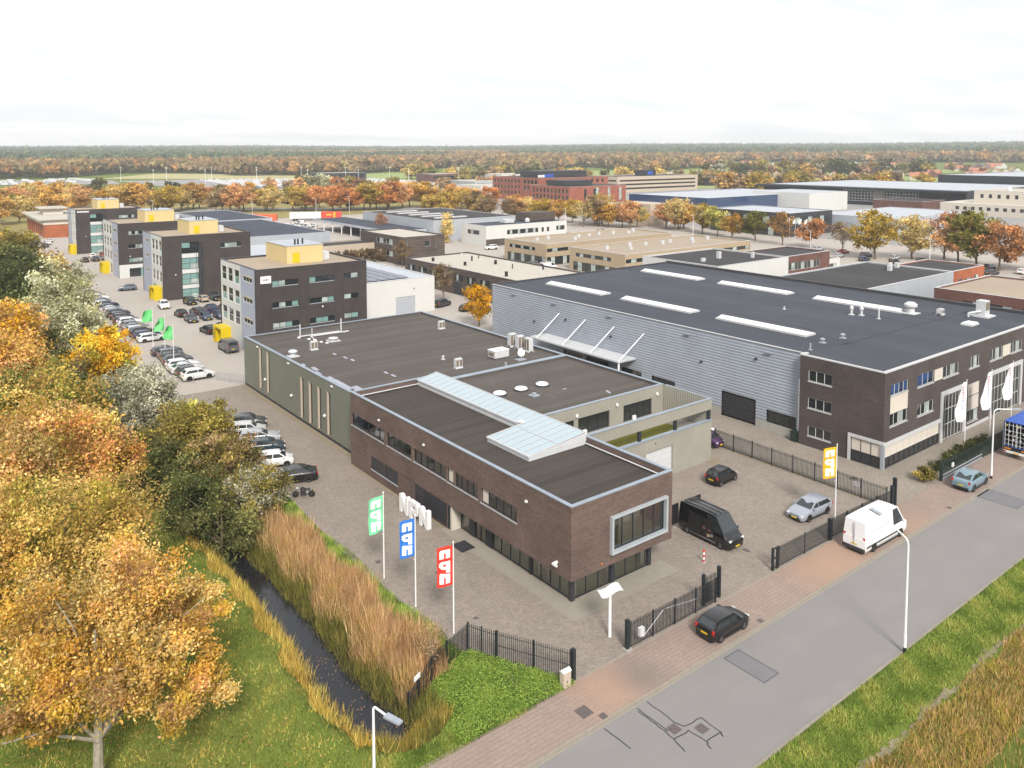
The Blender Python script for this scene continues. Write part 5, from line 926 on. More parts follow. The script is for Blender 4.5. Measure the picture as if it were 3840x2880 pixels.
# flags: upright letters n p n seen from behind, set on the cloth
def gl_n(): return [[(0, 0), (.3, 0), (.3, .62), (0, .62)], [(.3, .62), (.3, .36), (.42, .4), (.66, .62)], [(.42, 0), (.74, 0), (.74, .46), (.42, .4)], [(.66, .62), (.42, .4), (.74, .46), (.73, .55)]]
def gl_p(): return [[(0, -.2), (.28, -.2), (.28, .62), (0, .62)], [(.28, .62), (.28, .36), (.6, .62)], [(.28, .22), (.28, 0), (.6, 0), (.5, .22)], [(.6, .62), (.3, .37), (.48, .36), (.77, .48)], [(.77, .48), (.48, .36), (.5, .22), (.77, .15)], [(.77, .15), (.5, .22), (.44, .2), (.6, 0)]]
def flagpole(label, x, y, h, col, ang, w=1.05, fh=2.75, furl=0., letters=True, cat='flag', top=.15, grp=None, sway=.12, lean=.0):
    t = thing('flag_pole', label, cat, (x, y, 0), 0, grp)
    MB().tube((0, 0, -.05), (lean, 0, h), .06, .035, 8).build('pole', 'white_paint', t, True); MB().lathe((lean, 0, h), [(.05, 0), (.06, .04), (.02, .1)], 8).build('finial', 'white_paint', t, True)
    dx, dy = cos(ang), sin(ang); nx, ny = -dy, dx; nu, nv = 10, 14; z1 = h - top
    def P(u, v):          # u from the pole outward, v up from the foot of the cloth
        o = sway * sin(u * 3.2 + v * 1.1) * u + .05 * sin(v * 3 + u * 2); z = z1 - fh + v - u * (.22 - furl * .5) + .10 * u * sin(v * 2)
        uu = u * (1 - furl * v / fh * .7)
        return (.05 * dx + uu * dx + nx * o, .05 * dy + uu * dy + ny * o, z)
    V = [P(w * i / nu, fh * j / nv) for j in range(nv + 1) for i in range(nu + 1)]; b = MB(); b.v = V
    for j in range(nv):
        for i in range(nu): k = j * (nu + 1) + i; b.f.append((k, k + 1, k + nu + 2, k + nu + 1)); b.m.append(0)
    o = b.build('cloth', 'tint', t, True); o.color = col
    if letters:
        for q, (g, v0) in enumerate(((gl_n(), fh - .88), (gl_p(), fh - 1.72), (gl_n(), fh - 2.62))):
            bb = MB()
            for side in (-1, 1):
                for poly in g:
                    # subdivide so the print follows the cloth
                    pts = [np.array((.16 + u * .98, v0 + .05 + v)) for u, v in poly]
                    for a in range(1, len(pts) - 1):
                        tri = [pts[0], pts[a], pts[a + 1]]
                        for s0 in range(3):
                            for s1 in range(3 - s0):
                                f = lambda i, j: tri[0] + (tri[1] - tri[0]) * i / 3 + (tri[2] - tri[0]) * j / 3
                                for T in (((s0, s1), (s0 + 1, s1), (s0, s1 + 1)),) + ((((s0 + 1, s1), (s0 + 1, s1 + 1), (s0, s1 + 1)),) if s0 + s1 < 2 else ()):
                                    bb.quad(*[tuple(np.array(P(*f(*ij))) + np.array((nx, ny, 0)) * .012 * side) for ij in T])
            bb.build('letter', 'white_paint', t)
    MB().tube((.0, 0, h - fh - .5), (.12 * dx, .12 * dy, h - fh - .45), .02, None, 5).build('weight', 'white_paint', t)
    return t
FA = rad(147)
flagpole('mint green flag with white letters n p n on a white pole', -9.1, 11.16, 6.7, (.16, .55, .3, 1), rad(165), letters=True, sway=.2)
flagpole('blue flag with white letters n p n on a white pole', -9.16, 6.41, 6.68, (.02, .16, .56, 1), rad(146), letters=True)
flagpole('red flag with white letters n p n on a white pole', -8.8, 2.07, 6.35, (.62, .035, .02, 1), rad(144), letters=True)
flagpole('yellow flag with white letters n p n in front of the warehouse', 27.25, -4.58, 6.7, (.75, .38, .0, 1), rad(135), letters=True)
GC = (.12, .5, .16, 1)
for i, (x, y, h) in enumerate(((-5.35, 82.3, 6.6), (-4.6, 90, 6.6), (-4.4, 98.2, 6.6))): flagpole(('nearest', 'middle', 'farthest') [i] + ' limp green flag of the three beside the parked cars', x, y, h, GC, rad((160, 200, 170)[i]), 1.5, 2.0, (.75, .35, .2)[i], False, grp='green flags beside the parking lot', sway=.35)
PW = (.78, .78, .8, 1)
for i, (x, y) in enumerate(((54.0, -4.2), (60.5, -4.2), (66.5, -4.2))):
    t = flagpole(('left', 'middle', 'right')[i] + ' tall white banner flag before the warehouse office', x, y, 7.6, PW, rad(160), 1.1, 4.2, .1, False, grp='white banner flags before the warehouse', sway=.3)
    for j in range(9): MB().box(-.5 + .03 * (j % 3), -.25, .12, .14, 4.4 + j * .3, 4.55 + j * .3).build('print', 'lamp_red' if j > 3 else 'blue', t)
def street_lamp(label, x, y, h, ang, arm=1.6, grp='street lamps', r=.085, foot=True, bend=.4, rise=-.06):
    t = thing('street_lamp', label, 'street lamp', (x, y, -.05), 0, grp); dx, dy = cos(ang), sin(ang)
    MB().tube((0, 0, 0), (0, 0, 1.2), r * 1.25, r * 1.25, 10).tube((0, 0, 1.2), (0, 0, h - bend), r, r * .7, 10).build('pole', 'white_paint', t, True)
    pts = [(0, 0, h - bend)] + [(dx * bend * (1 - cos(a)), dy * bend * (1 - cos(a)), h - bend + bend * sin(a)) for a in (rad(30), rad(60), rad(80))] + [(dx * arm, dy * arm, h + rise)]
    MB().path(pts, r * .62, 8).build('arm', 'white_paint', t, True)
    b = MB(); c = np.array((dx, dy)); n = np.array((-dy, dx)); s = np.array((dx * arm, dy * arm))
    for z0, z1, ww in ((h + rise - .06, h + rise + .04, .17),):
        p = [s + n * ww, s + c * .95 + n * ww * .9, s + c * .95 - n * ww * .9, s - n * ww]; b.prism([tuple(q) for q in reversed(p)], z0, z1)
    b.build('lamp_head', 'galv', t)
    if foot: MB().tube((0, 0, 0), (0, 0, .35), r * 1.32, r * 1.32, 10).build('foot', 'black', t)
    return t
street_lamp('tall white street lamp in the grass verge at the right of the road', 13.3, -17.55, 7.6, rad(70), 2.4, rise=.55)
street_lamp('white street lamp on the pavement beside the blue container', 47.6, -9.4, 7.1, rad(-35), 1.8)
street_lamp('white street lamp at the bottom edge over the ditch', -20.4, -8.5, 6.15, rad(-72), .8, bend=.15, rise=-.1)
t = thing('solar_lamp', 'white solar path lamp with wavy panel behind the entrance gate', 'lamp', (-.74, -4.65, 0), 0); MB().tube((0, 0, 0), (0, 0, 3.0), .11, .10, 10).build('pole', 'white_paint', t, True); MB().lathe((0, 0, 3.0), [(.12, 0), (.16, .06), (.05, .16)], 10).build('head', 'white_paint', t, True)
b = MB(); n = 8
for i in range(n):
    u0, u1 = -.75 + 1.5 * i / n, -.75 + 1.5 * (i + 1) / n; z = lambda u: 3.22 + .16 * sin(u * 3.4) + .1 * u
    for zo in (0, .03): b.quad((u0, -.5, z(u0) + zo), (u1, -.5, z(u1) + zo), (u1, .5, z(u1) + zo), (u0, .5, z(u0) + zo))
b.build('panel', 'white_paint', t, True, rz=rad(-25))
for j in range(2): MB().tube((-.7, -.16 + j * .3, 3.33), (.7, -.16 + j * .3, 3.33), .008, None, 4).build('panel_joint', 'galv', t, rz=rad(-25))
t = thing('utility_cabinet', 'pale utility cabinet with pointed lid at the end of the sliding gate', 'cabinet', (-6.4, -6.55, 0)); MB().box(-.3, .3, -.18, .18, -.05, 1.0).build('body', 'beige2', t); MB().quad((-.33, -.21, 1.0), (.33, -.21, 1.0), (.33, 0, 1.15), (-.33, 0, 1.15)).quad((.33, .21, 1.0), (-.33, .21, 1.0), (-.33, 0, 1.15), (.33, 0, 1.15)).quad((.33, -.21, 1.0), (.33, .21, 1.0), (.33, 0, 1.15)).quad((-.33, .21, 1.0), (-.33, -.21, 1.0), (-.33, 0, 1.15)).build('lid', 'white_paint', t); MB().box(-.05, .02, -.2, -.183, .35, .45).build('lock', 'black', t)
t = thing('bollard', 'red and white striped bollard at the corner of the brick office', 'bollard', (12.0, -2.3, 0))
MB().lathe((0, 0, 0), [(.16, 0), (.16, .05), (.08, .07)], 12).build('base', 'concrete', t)
for i in range(5): MB().tube((0, 0, .06 + i * .2), (0, 0, .26 + i * .2), .075, None, 10).build('band', 'red' if i % 2 == 0 else 'white_paint', t)
t = thing('wheel_bin', 'dark green wheeled bin against the warehouse corner', 'bin', (41.3, 8.4, 0)); MB().box(-.35, .35, -.4, .4, .1, 1.05).build('body', 'fence_green', t); MB().box(-.38, .38, -.43, .43, 1.051, 1.15).build('lid', 'fence_green', t)
t = thing('traffic_sign', 'brown notice plate on a thin post in the warehouse driveway', 'sign', (35.6, -1.2, 0)) if False else None
tag(MB().box(33.14, 33.18, -3.7, -3.0, .95, 1.35).build('notice_board', 'white_paint'), 'small white notice board on the driveway fence', 'sign')
o = tag(MB().box(-.3, .3, -.02, .02, 0, .3).build('notice_board', 'white_paint', loc=(-13.9, -1.66, .95), rz=rad(24)), 'small white notice board on the fence at the ditch', 'sign')
t = thing('blue_container_bin', 'blue waste container behind the right corner of the steel hall', 'bin', (33.5, 74.5, 0)); MB().box(-.9, .9, -.5, .5, .15, 1.3).build('body', 'blue', t); MB().box(-.95, .95, -.55, .55, 1.301, 1.4).build('lid', 'blue', t)
t = thing('parked_bicycle', 'dark bicycle leaning at the hedge before the warehouse', 'bicycle', (55.3, -4.9, 0), rad(15))
for x in (-.5, .5): MB().lathe((x, 0, .34), [(.34, -.02), (.34, .02), (.29, .02), (.29, -.02)], 14, axis='y').build('wheel', 'tyre', t)
MB().path([(-.5, 0, .34), (-.1, 0, .3), (.35, 0, .75), (-.2, 0, .8), (-.1, 0, .3)], .02, 6).path([(.5, 0, .34), (.33, 0, .95)], .02, 6).build('frame', 'black', t); MB().box(-.35, -.1, -.06, .06, .85, .92).build('saddle', 'black', t); MB().tube((.33, -.28, .98), (.33, .28, .98), .018, None, 6).build('handlebar', 'black', t)
# white van body parked under the canopy
# ---------------------------------------------------------------- vehicles
SPEC = {  # L, W, H, wheelbase, wheel r, hood z, shoulder z, cowl x, roof-front x, roof-rear x, rear-base x (from centre, front = +x)
 'hatch': (4.0, 1.70, 1.46, 2.48, .31, .80, .96, .95, .25, -1.45, -1.92), 'small': (3.45, 1.62, 1.46, 2.34, .29, .82, .98, .95, .40, -1.30, -1.68),
 'wagon': (4.64, 1.84, 1.44, 2.73, .33, .80, .95, 1.00, .15, -1.75, -2.22), 'suv': (4.43, 1.86, 1.62, 2.70, .36, .96, 1.10, 1.00, .35, -1.55, -2.10),
 'sedan': (4.72, 1.85, 1.44, 2.88, .34, .76, .95, 1.05, .05, -.95, -2.05), 'coupe_suv': (4.5, 1.83, 1.57, 2.74, .35, .90, 1.08, .95, .25, -1.05, -2.05),
 'mpv': (3.9, 1.69, 1.52, 2.48, .30, .86, 1.0, 1.20, .45, -1.45, -1.85)}
VAN = {'ducato': (5.41, 2.05, 2.52, 3.45, .34, 1.05, 1.24, 2.05, 1.0, -2.6, -2.69), 'sprinter': (6.95, 2.0, 2.72, 4.25, .35, 1.08, 1.28, 2.75, 1.7, -3.34, -3.46), 'midvan': (5.1, 1.96, 1.97, 3.1, .33, 1.05, 1.2, 1.75, 1.05, -2.45, -2.53)}
def car_meshes(kind):
    if kind in CACHE: return CACHE[kind]
    van = kind in VAN; L, Wd, H, wb, wr, zh, zs, xc, xf, xr, xb = (VAN if van else SPEC)[kind]; w = Wd / 2; z0 = .2
    f, r = L / 2, -L / 2; zrb = zs + (.03 if kind != 'sedan' else .02)
    st = [(f, .70, z0 + .12, zh - .30), (f - .07, .84, z0 + .03, zh - .14), (f - .22, .93, z0, zh - .05), (f - .45, .985, z0, zh), ((f - .45 + xc) / 2, 1., z0, (zh + zs) / 2 + .03), (xc, 1., z0, zs), (wb / 2 - .5 if wb / 2 - .5 < xc else xc - .3, 1., z0, zs + .005), (0, 1., z0, zs + .01), (-wb / 2 + .4, 1., z0, zs + .02), (-wb / 2 - .1, 1., z0, zrb), (r + .25, .98, z0, zrb), (r + .08, .93, z0 + .03, zrb - .05), (r, .84, z0 + .1, zrb - .22)]
    if van: st[-2] = (r + .06, .985, z0, zrb); st[-1] = (r, .95, z0 + .06, zrb - .04)
    def sec(x, k, b, t):
        ww = w * k; return [(x, 0, b), (x, ww * .88, b), (x, ww * .975, b + .12), (x, ww, b + (t - b) * .55), (x, ww * .985, t - .1), (x, ww * .93, t - .015), (x, ww * .76, t + .004), (x, 0, t + .02)]
    B = MB(); rings = []
    for s in st:
        h = sec(*s); ring = h + [(x, -y, z) for x, y, z in reversed(h[1:-1])]; k = len(B.v); B.v += ring; rings.append((k, len(ring)))
    for (a, n), (b_, _) in zip(rings[:-1], rings[1:]):
        for i in range(n): j = (i + 1) % n; B.f.append((a + i, a + j, b_ + j, b_ + i)); B.m.append(1 if i in (0, 13) else 0)
    B.f.append(tuple(rings[0][0] + i for i in reversed(range(rings[0][1])))); B.m.append(0); B.f.append(tuple(rings[-1][0] + i for i in range(rings[-1][1]))); B.m.append(0)
    # cabin shell
    yb, yt = w * (.925 if not van else .955), w * (.74 if not van else .80); zb = zs - .03
    xm = (xf + xr) / 2; prof = [(xc + .02, zb, yb), (xf + .12, H - .07, yt + .02), (xf - .1, H - .015, yt), (xm, H, yt), (xr + .12, H - .03, yt), (xr - .04, H - .09, yt + .02), (xb, zb, yb)]
    k = len(B.v); n = len(prof)
    lower = [(xc + .02, yb), (xf + .12, yb), (xf - .1, yb), (xm, yb), (xr + .12, yb), (xr - .04, yb), (xb, yb)]
    for x, z, y in prof: B.v += [(x, y, z), (x, y * .55, z + (.025 if z > zs else 0)), (x, 0, z + (.035 if z > zs else 0)), (x, -y * .55, z + (.025 if z > zs else 0)), (x, -y, z)]
    for i in range(n - 1):
        for j in range(4): a = k + i * 5 + j; B.f.append((a, a + 5, a + 6, a + 1)); B.m.append(0)
    for sgn in (1, -1):
        m = len(B.v); B.v += [(x, sgn * y, zb) for x, y in lower]
        for i in range(n - 1):
            a = k + i * 5 + (0 if sgn > 0 else 4); b_ = a + 5; q = (m + i, m + i + 1, b_, a); B.f.append(q if sgn > 0 else q[::-1]); B.m.append(0)
    # wheel arches, bumpers, grille
    for sx in (wb / 2, -wb / 2):
        for sy in (1, -1):
            m = len(B.v); pts = [(sx + (wr + .06) * cos(a), sy * (w + .003), max(z0, wr + (wr + .06) * sin(a))) for a in np.linspace(-.35, pi + .35, 14)]; B.v += pts; q = tuple(range(m, m + 14)); B.f.append(q if sy < 0 else q[::-1]); B.m.append(1)
    B.box(f - .1, f + .012, -w * .55, w * .55, z0 + .14, z0 + .30, 1).box(f - .2, f - .03, -w * .5, w * .5, zh - .3, zh - .16, 1).box(r - .012, r + .1, -w * .78, w * .78, z0 + .05, z0 + .26, 1)
    for sy in (1, -1): B.box(-wb / 2 + wr + .1, wb / 2 - wr - .1, sy * w - .02, sy * w + .012, z0 - .02, z0 + .12, 1)
    D = {'body': B.mesh('body', ['car_paint', 'black'], True)}
    def pane(q, off=.012):
        q = [np.array(p, float) for p in q]; nrm = np.cross(q[1] - q[0], q[3] - q[0]); nrm /= np.linalg.norm(nrm); return [tuple(p + nrm * off) for p in q]
    def ins(a, b, c, d, l, r_, t_, bo): # bilinear inset: a low-left b low-right c up-right d up-left
        a, b, c, d = map(np.array, (a, b, c, d)); g = lambda u, v: (1 - u) * (1 - v) * a + u * (1 - v) * b + u * v * c + (1 - u) * v * d
        return [g(l, bo), g(1 - r_, bo), g(1 - r_, 1 - t_), g(l, 1 - t_)]
    D['windscreen'] = MB().quad(*pane(ins((xc + .02, yb, zb), (xc + .02, -yb, zb), (xf + .12, -yt - .02, H - .07), (xf + .12, yt + .02, H - .07), .05, .05, .03, .10)[::-1], .02)).mesh('windscreen', 'car_glass')
    if kind not in ('ducato', 'sprinter'):
        D['rear_window'] = MB().quad(*pane(ins((xb, -yb, zb), (xb, yb, zb), (xr - .04, yt + .02, H - .09), (xr - .04, -yt - .02, H - .09), .09, .09, .06, .22 if kind != 'sedan' else .12)[::-1], .02)).mesh('rear_window', 'car_glass')
    wins = [(xc - .12, xf - .06, .12, -.12)] if False else None
    def sidew(x0, x1, x0t, x1t, sgn):
        zl, zu = zs + .03, H - .12; tt = lambda z: (z - zb) / (H - .03 - zb); yl, yu = yb + (yt - yb) * tt(zl), yb + (yt - yb) * tt(zu)
        q = [(x0, sgn * yl, zl), (x1, sgn * yl, zl), (x1t, sgn * yu, zu), (x0t, sgn * yu, zu)]; q = [(x, y + sgn * .014, z) for x, y, z in q]
        return MB().quad(*(q if sgn < 0 else q[::-1])).mesh('side_window', 'car_glass')
    bm = -.15 if not van else xf - .75; sl = (xc - xf - .1); side = []
    for sgn in (1, -1):
        side.append(sidew(bm + .04, xc - .16, bm + .04, xf + .0, sgn))
        if not van or kind == 'midvan' and False: side.append(sidew(xb + (.22 if kind != 'sedan' else .42), bm - .04, xr + (.12 if kind != 'sedan' else -.2), bm - .04, sgn))
    D['side'] = side
    D['wheel'] = MB().lathe((0, 0, 0), [(wr * .62, -.1), (wr * .92, -.1), (wr, -.07), (wr, .07), (wr * .92, .1), (wr * .62, .1), (wr * .6, .04)], 18, axis='y').mesh('wheel', 'tyre', True)
    rim = MB().lathe((0, 0, 0), [(wr * .62, .02), (wr * .62, .075), (wr * .52, .08), (wr * .48, .05), (wr * .12, .05), (wr * .1, .085)], 18, axis='y')
    for i in range(5): a = i * 2 * pi / 5; c_, s_ = cos(a), sin(a); rim.quad(*[(u * c_ - v * s_, .088, u * s_ + v * c_) for u, v in ((.03, -.03), (wr * .55, -.045), (wr * .55, .045), (.03, .03))][::-1])
    D['rim'] = rim.mesh('rim', 'rim')
    D['headlight'] = MB().box(-.1, .1, -.16, .16, -.06, .06).mesh('headlight', 'lamp_white'); D['taillight'] = MB().box(-.04, .05, -.09, .09, -.13 if not van else -.28, .13 if not van else .28).mesh('taillight', 'lamp_red')
    D['plate'] = MB().box(-.01, .01, -.26, .26, -.055, .055).mesh('number_plate', 'plate'); D['mirror'] = MB().box(-.09, .09, -.1, .1, -.07, .08).mesh('mirror', 'car_paint'); D['p'] = (L, Wd, H, wb, wr, zh, zs, xc, xf, xr, xb)
    CACHE[kind] = D; return D
def car(kind, label, x, y, head, col, lvl=2, name='parked_car', cat='car', group=None, z=0.):
    """lvl 2 = every part, 1 = body, glass and wheels"""
    D = car_meshes(kind); L, Wd, H, wb, wr, zh, zs, xc, xf, xr, xb = D['p']; t = thing(name, label, cat, (x, y, z), rad(head), group)
    c = tuple(col) + (1,); link('body', D['body'], t, color=c); link('windscreen', D['windscreen'], t)
    if 'rear_window' in D: link('rear_window', D['rear_window'], t)
    for s in D['side']: link('side_window', s, t)
    for sx in (wb / 2, -wb / 2):
        for sy in (1, -1):
            wo = link('wheel', D['wheel'], t, (sx, sy * (Wd / 2 - .085), wr), 0 if sy > 0 else pi)
            if lvl > 1 or sy < 0: link('rim', D['rim'], wo)
    for sy in (1, -1):
        link('taillight', D['taillight'], t, (-L / 2 + .05, sy * (Wd / 2 - .16), zs - .12 if kind not in VAN else zs - .1))
        if lvl > 1 or True: link('headlight', D['headlight'], t, (L / 2 - .16, sy * (Wd / 2 - .3), zh - .16), rad(-14 * sy))
        if lvl > 1: link('mirror', D['mirror'], t, (xc - .25, sy * (Wd / 2 + .08), zs + .08), color=c)
    link('number_plate', D['plate'], t, (-L / 2 - .02, 0, .62 if kind not in VAN else .75))
    if lvl > 1 or True: link('number_plate', D['plate'], t, (L / 2 + .022, 0, .42))
    return t
BLK = (.004, .004, .005); DG = (.035, .037, .042); WHT = (.66, .66, .66); SIL = (.36, .37, .39); GRY = (.12, .125, .135); NAV = (.015, .03, .07); RED = (.3, .02, .02); BLU = (.03, .08, .2)
car('hatch', 'black hatchback parked half on the pavement before the entrance gate', 5.85, -8.85, 0, BLK)
car('small', 'small black hatchback standing alone in the middle of the yard', 25.9, 6.65, 2.5, BLK)
car('wagon', 'silver estate car with dark roof beside the yellow flag', 26.2, -2.72, 178.5, (.27, .29, .34))
t = car('coupe_suv', 'light blue crossover on the pavement before the green fence', 44.3, -8.8, 1, (.16, .24, .29))
car('small', 'small purple hatchback behind the end of the driveway fence', 33.0, 13.9, -88, (.06, .02, .07))
car('sedan', 'black fastback sedan at the near end of the bushy parking row', -7.4, 32.7, 160, BLK)
car('mpv', 'white compact hatchback second in the bushy parking row', -7.4, 37.6, -20, WHT)
car('hatch', 'dark teal hatchback third in the bushy parking row', -6.6, 41.9, -22, (.02, .035, .05))
car('wagon', 'silver grey car fourth in the bushy parking row', -6.2, 45.2, -20, SIL)
car('hatch', 'silver car half hidden by leaves at the far end of the bushy parking row', -6.3, 48.3, -22, (.5, .5, .5))
car('suv', 'dark car behind the silver ones at the bushy parking row end', -5.6, 50.6, -22, DG)
def plain_panel(t, nm, mat, pts, th=.03): return MB().quad(*pts).build(nm, mat, t)
# black van with doors open
t = car('ducato', 'black delivery van with its rear and side doors open in the yard', 15.75, -.05, -90.8, BLK, name='delivery_van', cat='van')
wv = 2.05 / 2
MB().box(-2.8, -2.74, .95, 1.95, .55, 2.3).box(-2.8, -2.74, -1.95, -.95, .55, 2.3).build('rear_door', 'black', t); MB().box(-.2, 1.1, -wv - .012, -wv + .02, .5, 2.05).build('cargo_shade_panel', 'black', t)  # black panel at the side door paints in the dark cargo space
for i, (x, z, m) in enumerate(((.75, .72, 'rim'), (.2, .7, 'anthracite'), (.5, 1.05, 'brick_brown'), (-.05, 1.1, 'brick_brown'), (.4, .62, 'beige'))): MB().box(x, x + .28, -wv - .06, -wv - .013, z, z + .22).build('load', m, t)
MB().box(-1.5, -.2, -wv - .09, -wv - .035, .45, 2.1).build('sliding_door', 'black', t); MB().box(-1.4, 1.3, -wv - .04, -wv + .01, .34, .40).build('step', 'rim', t)
for y in (-.55, 0, .55): MB().box(-2.4, 1.0, y - .03, y + .03, 2.545, 2.57).build('roof_rib', 'black', t)
t = car('sprinter', 'big white delivery van parked on the pavement under the street lamp', 26.4, -8.75, -.6, (.74, .74, .75), name='delivery_van', cat='van')
MB().box(-3.3, 2.2, -1.022, -1.005, .62, .74).build('side_trim', 'black', t); MB().box(-2.2, .4, -.95, -.94, 1.72, 1.76).build('door_rail', 'galv', t); MB().box(-3.52, -3.472, -.02, .02, .7, 2.5).build('door_gap', 'galv', t); MB().box(-3.56, -3.45, -.95, .95, .3, .55).build('rear_bumper', 'anthracite', t); MB().lathe((-3.5, .0, 1.35), [(.07, -.01), (.07, .01)], 10).build('badge', 'rim', t)
t = car('midvan', 'dark grey panel van at the yellow portal seen from behind', 4.7, 88.5, 90, (.07, .075, .085), name='delivery_van', cat='van')
# truck with blue container
t = thing('container_trailer', 'blue shipping container on a white-bumpered trailer at the right edge of the street', 'truck', (54.9, -8.95, -.0))
c = MB(); n = 50
for i in range(n): x0 = .1 + i * 13.4 / n; c.box(x0, x0 + .16, -1.24, 1.24, 1.35, 3.85)
c.box(0, 13.6, -1.2, 1.2, 1.3, 3.86).box(0, .15, -1.25, 1.25, 1.2, 3.92).box(13.45, 13.6, -1.25, 1.25, 1.2, 3.92).box(.15, 13.45, -1.25, -1.12, 1.2, 1.36).box(.15, 13.45, 1.12, 1.25, 1.2, 1.36).box(.15, 13.45, -1.25, -1.13, 3.78, 3.92).box(.15, 13.45, 1.13, 1.25, 3.78, 3.92)
o = c.build('container', 'tint', t); o.color = (.03, .09, .36, 1)
for y in (-1.1, -.75, -.35, -.05, .05, .35, .75, 1.1): MB().tube((-.04, y, 1.3), (-.04, y, 3.8), .022, None, 6).build('lock_bar', 'white_paint', t)
for z in (1.5, 1.95, 2.45, 2.95, 3.55): MB().box(-.03, -.005, -1.15, 1.15, z - .03, z + .03).build('door_rib', 'lightgrey', t)
for i in range(9): y = -1.0 + (i * .53) % 2.0; z = 1.7 + (i * .37) % 1.9; MB().box(-.02, -.004, y, y + .2, z, z + .1).build('door_mark', 'white_paint', t)
for y, z in ((.9, 3.4), (-.2, 3.4)): MB().box(-.02, -.003, y, y + .16, z, z + .16).build('warning_mark', 'plate', t)
MB().box(-.05, .1, -1.2, 1.2, .55, .8).build('bumper', 'white_paint', t); MB().box(-.02, .1, -1.2, 1.2, .82, 1.18).build('rear_frame', 'black', t)
for y in (-1.1, .5): MB().box(-.06, -.025, y, y + .6, .95, 1.1).build('taillight', 'lamp_orange', t)
for y in (-1.15, .95): MB().box(-.065, -.053, y, y + .25, .6, .75).build('reflector', 'lamp_red', t)
MB().box(-.07, -.053, -.3, .25, .6, .72).build('number_plate', 'plate', t)
MB().box(.3, 13.0, -.5, .5, .85, 1.2).build('chassis', 'black', t)
for x in (2.0, 3.4, 4.8):
    for y in (-1.05, 1.05): MB().lathe((x, y, .5), [(.3, -.15), (.48, -.15), (.5, -.1), (.5, .1), (.48, .15), (.3, .15)], 16, axis='y').build('wheel', 'tyre', t)
# motorcycle
t = thing('motorcycle', 'black motorcycle parked beside the green bank and fastback sedan', 'motorcycle', (-8.1, 28.5, 0), rad(146))
for x in (-.75, .75):
    wo = MB().lathe((x, 0, .31), [(.2, -.06), (.3, -.06), (.31, -.03), (.31, .03), (.3, .06), (.2, .06)], 16, axis='y').build('wheel', 'tyre', t, True); MB().lathe((x, 0, .31), [(.2, -.03), (.06, -.03), (.05, .06)], 12, axis='y').build('rim', 'rim', wo)
MB().path([(-.75, 0, .31), (-.1, 0, .35), (.3, 0, .8), (-.4, 0, .72), (-.75, 0, .31)], .035, 6).build('frame', 'black', t); MB().path([(.75, .08, .31), (.42, .08, .95)], .03, 6).path([(.75, -.08, .31), (.42, -.08, .95)], .03, 6).build('fork', 'rim', t)
MB().lathe((.12, 0, .72), [(.05, -.02), (.2, .05), (.22, .14), (.12, .24)], 10).build('tank', 'black', t, True); MB().box(-.6, -.08, -.14, .14, .72, .82).build('seat', 'black', t); MB().box(-.2, .3, -.17, .17, .25, .6).build('engine', 'anthracite', t); MB().tube((-.1, -.18, .32), (-.85, -.2, .42), .05, .06, 8).build('exhaust', 'rim', t); MB().tube((.4, -.38, 1.0), (.4, .38, 1.0), .018, None, 6).build('handlebar', 'rim', t); MB().lathe((.58, 0, .85), [(.02, -.08), (.1, 0), (.08, .08)], 10).build('headlight', 'lamp_white', t, True); MB().box(-.95, -.93, -.1, .1, .5, .7).build('number_plate', 'plate', t); MB().box(-1.0, -.7, -.07, .07, .62, .66).build('mudguard', 'black', t)
ORD = 'first second third fourth fifth sixth seventh eighth ninth tenth eleventh twelfth thirteenth fourteenth fifteenth sixteenth seventeenth eighteenth nineteenth twentieth'.split()
def CN(c): return 'red' if c[0] > 2 * c[2] and c[0] > .1 else 'dark blue' if c[2] > 2 * c[0] else 'black' if c[0] < .02 else 'dark grey' if c[0] < .06 else 'grey' if c[0] < .25 else 'silver' if c[0] < .5 else 'white'
# parking lot beside the dark blocks
cols = [BLK, DG, GRY, SIL, WHT, NAV, BLK, (.45, .46, .48), DG, (.2, .21, .22), SIL, BLK]
kinds = ['hatch', 'suv', 'wagon', 'sedan', 'hatch', 'suv', 'wagon', 'mpv']
car('suv', 'white crossover nearest the low tube fence', -4.1, 75.0, 0, (.6, .6, .58))
rowc = [DG, (.5, .51, .53), WHT, DG, BLK, GRY, (.03, .035, .045)]
for i in range(7): car(kinds[(i * 3) % 8], CN(rowc[i]) + ' car, ' + ORD[i] + ' in the row behind the white crossover', -4.4 + .1 * i, 77.5 + i * 2.45, random.uniform(-3, 3), rowc[i], 1, group='row of cars behind the white crossover')
car('wagon', 'white estate car beside the limp green flags', -3.4, 103.3, 2, WHT); car('wagon', 'dark blue estate behind the white one at the flags', -3.5, 106, 2, NAV)
for i in range(20): car(kinds[(i * 5 + 1) % 8], CN(cols[(i * 7) % 12]) + ' car, ' + ORD[i] + ' from the near end of the long row past the yellow tree', -3.6 + .02 * i, 108.6 + i * 2.55, random.uniform(-3, 3), cols[(i * 7) % 12], 1, group='long row of cars along the tree belt')
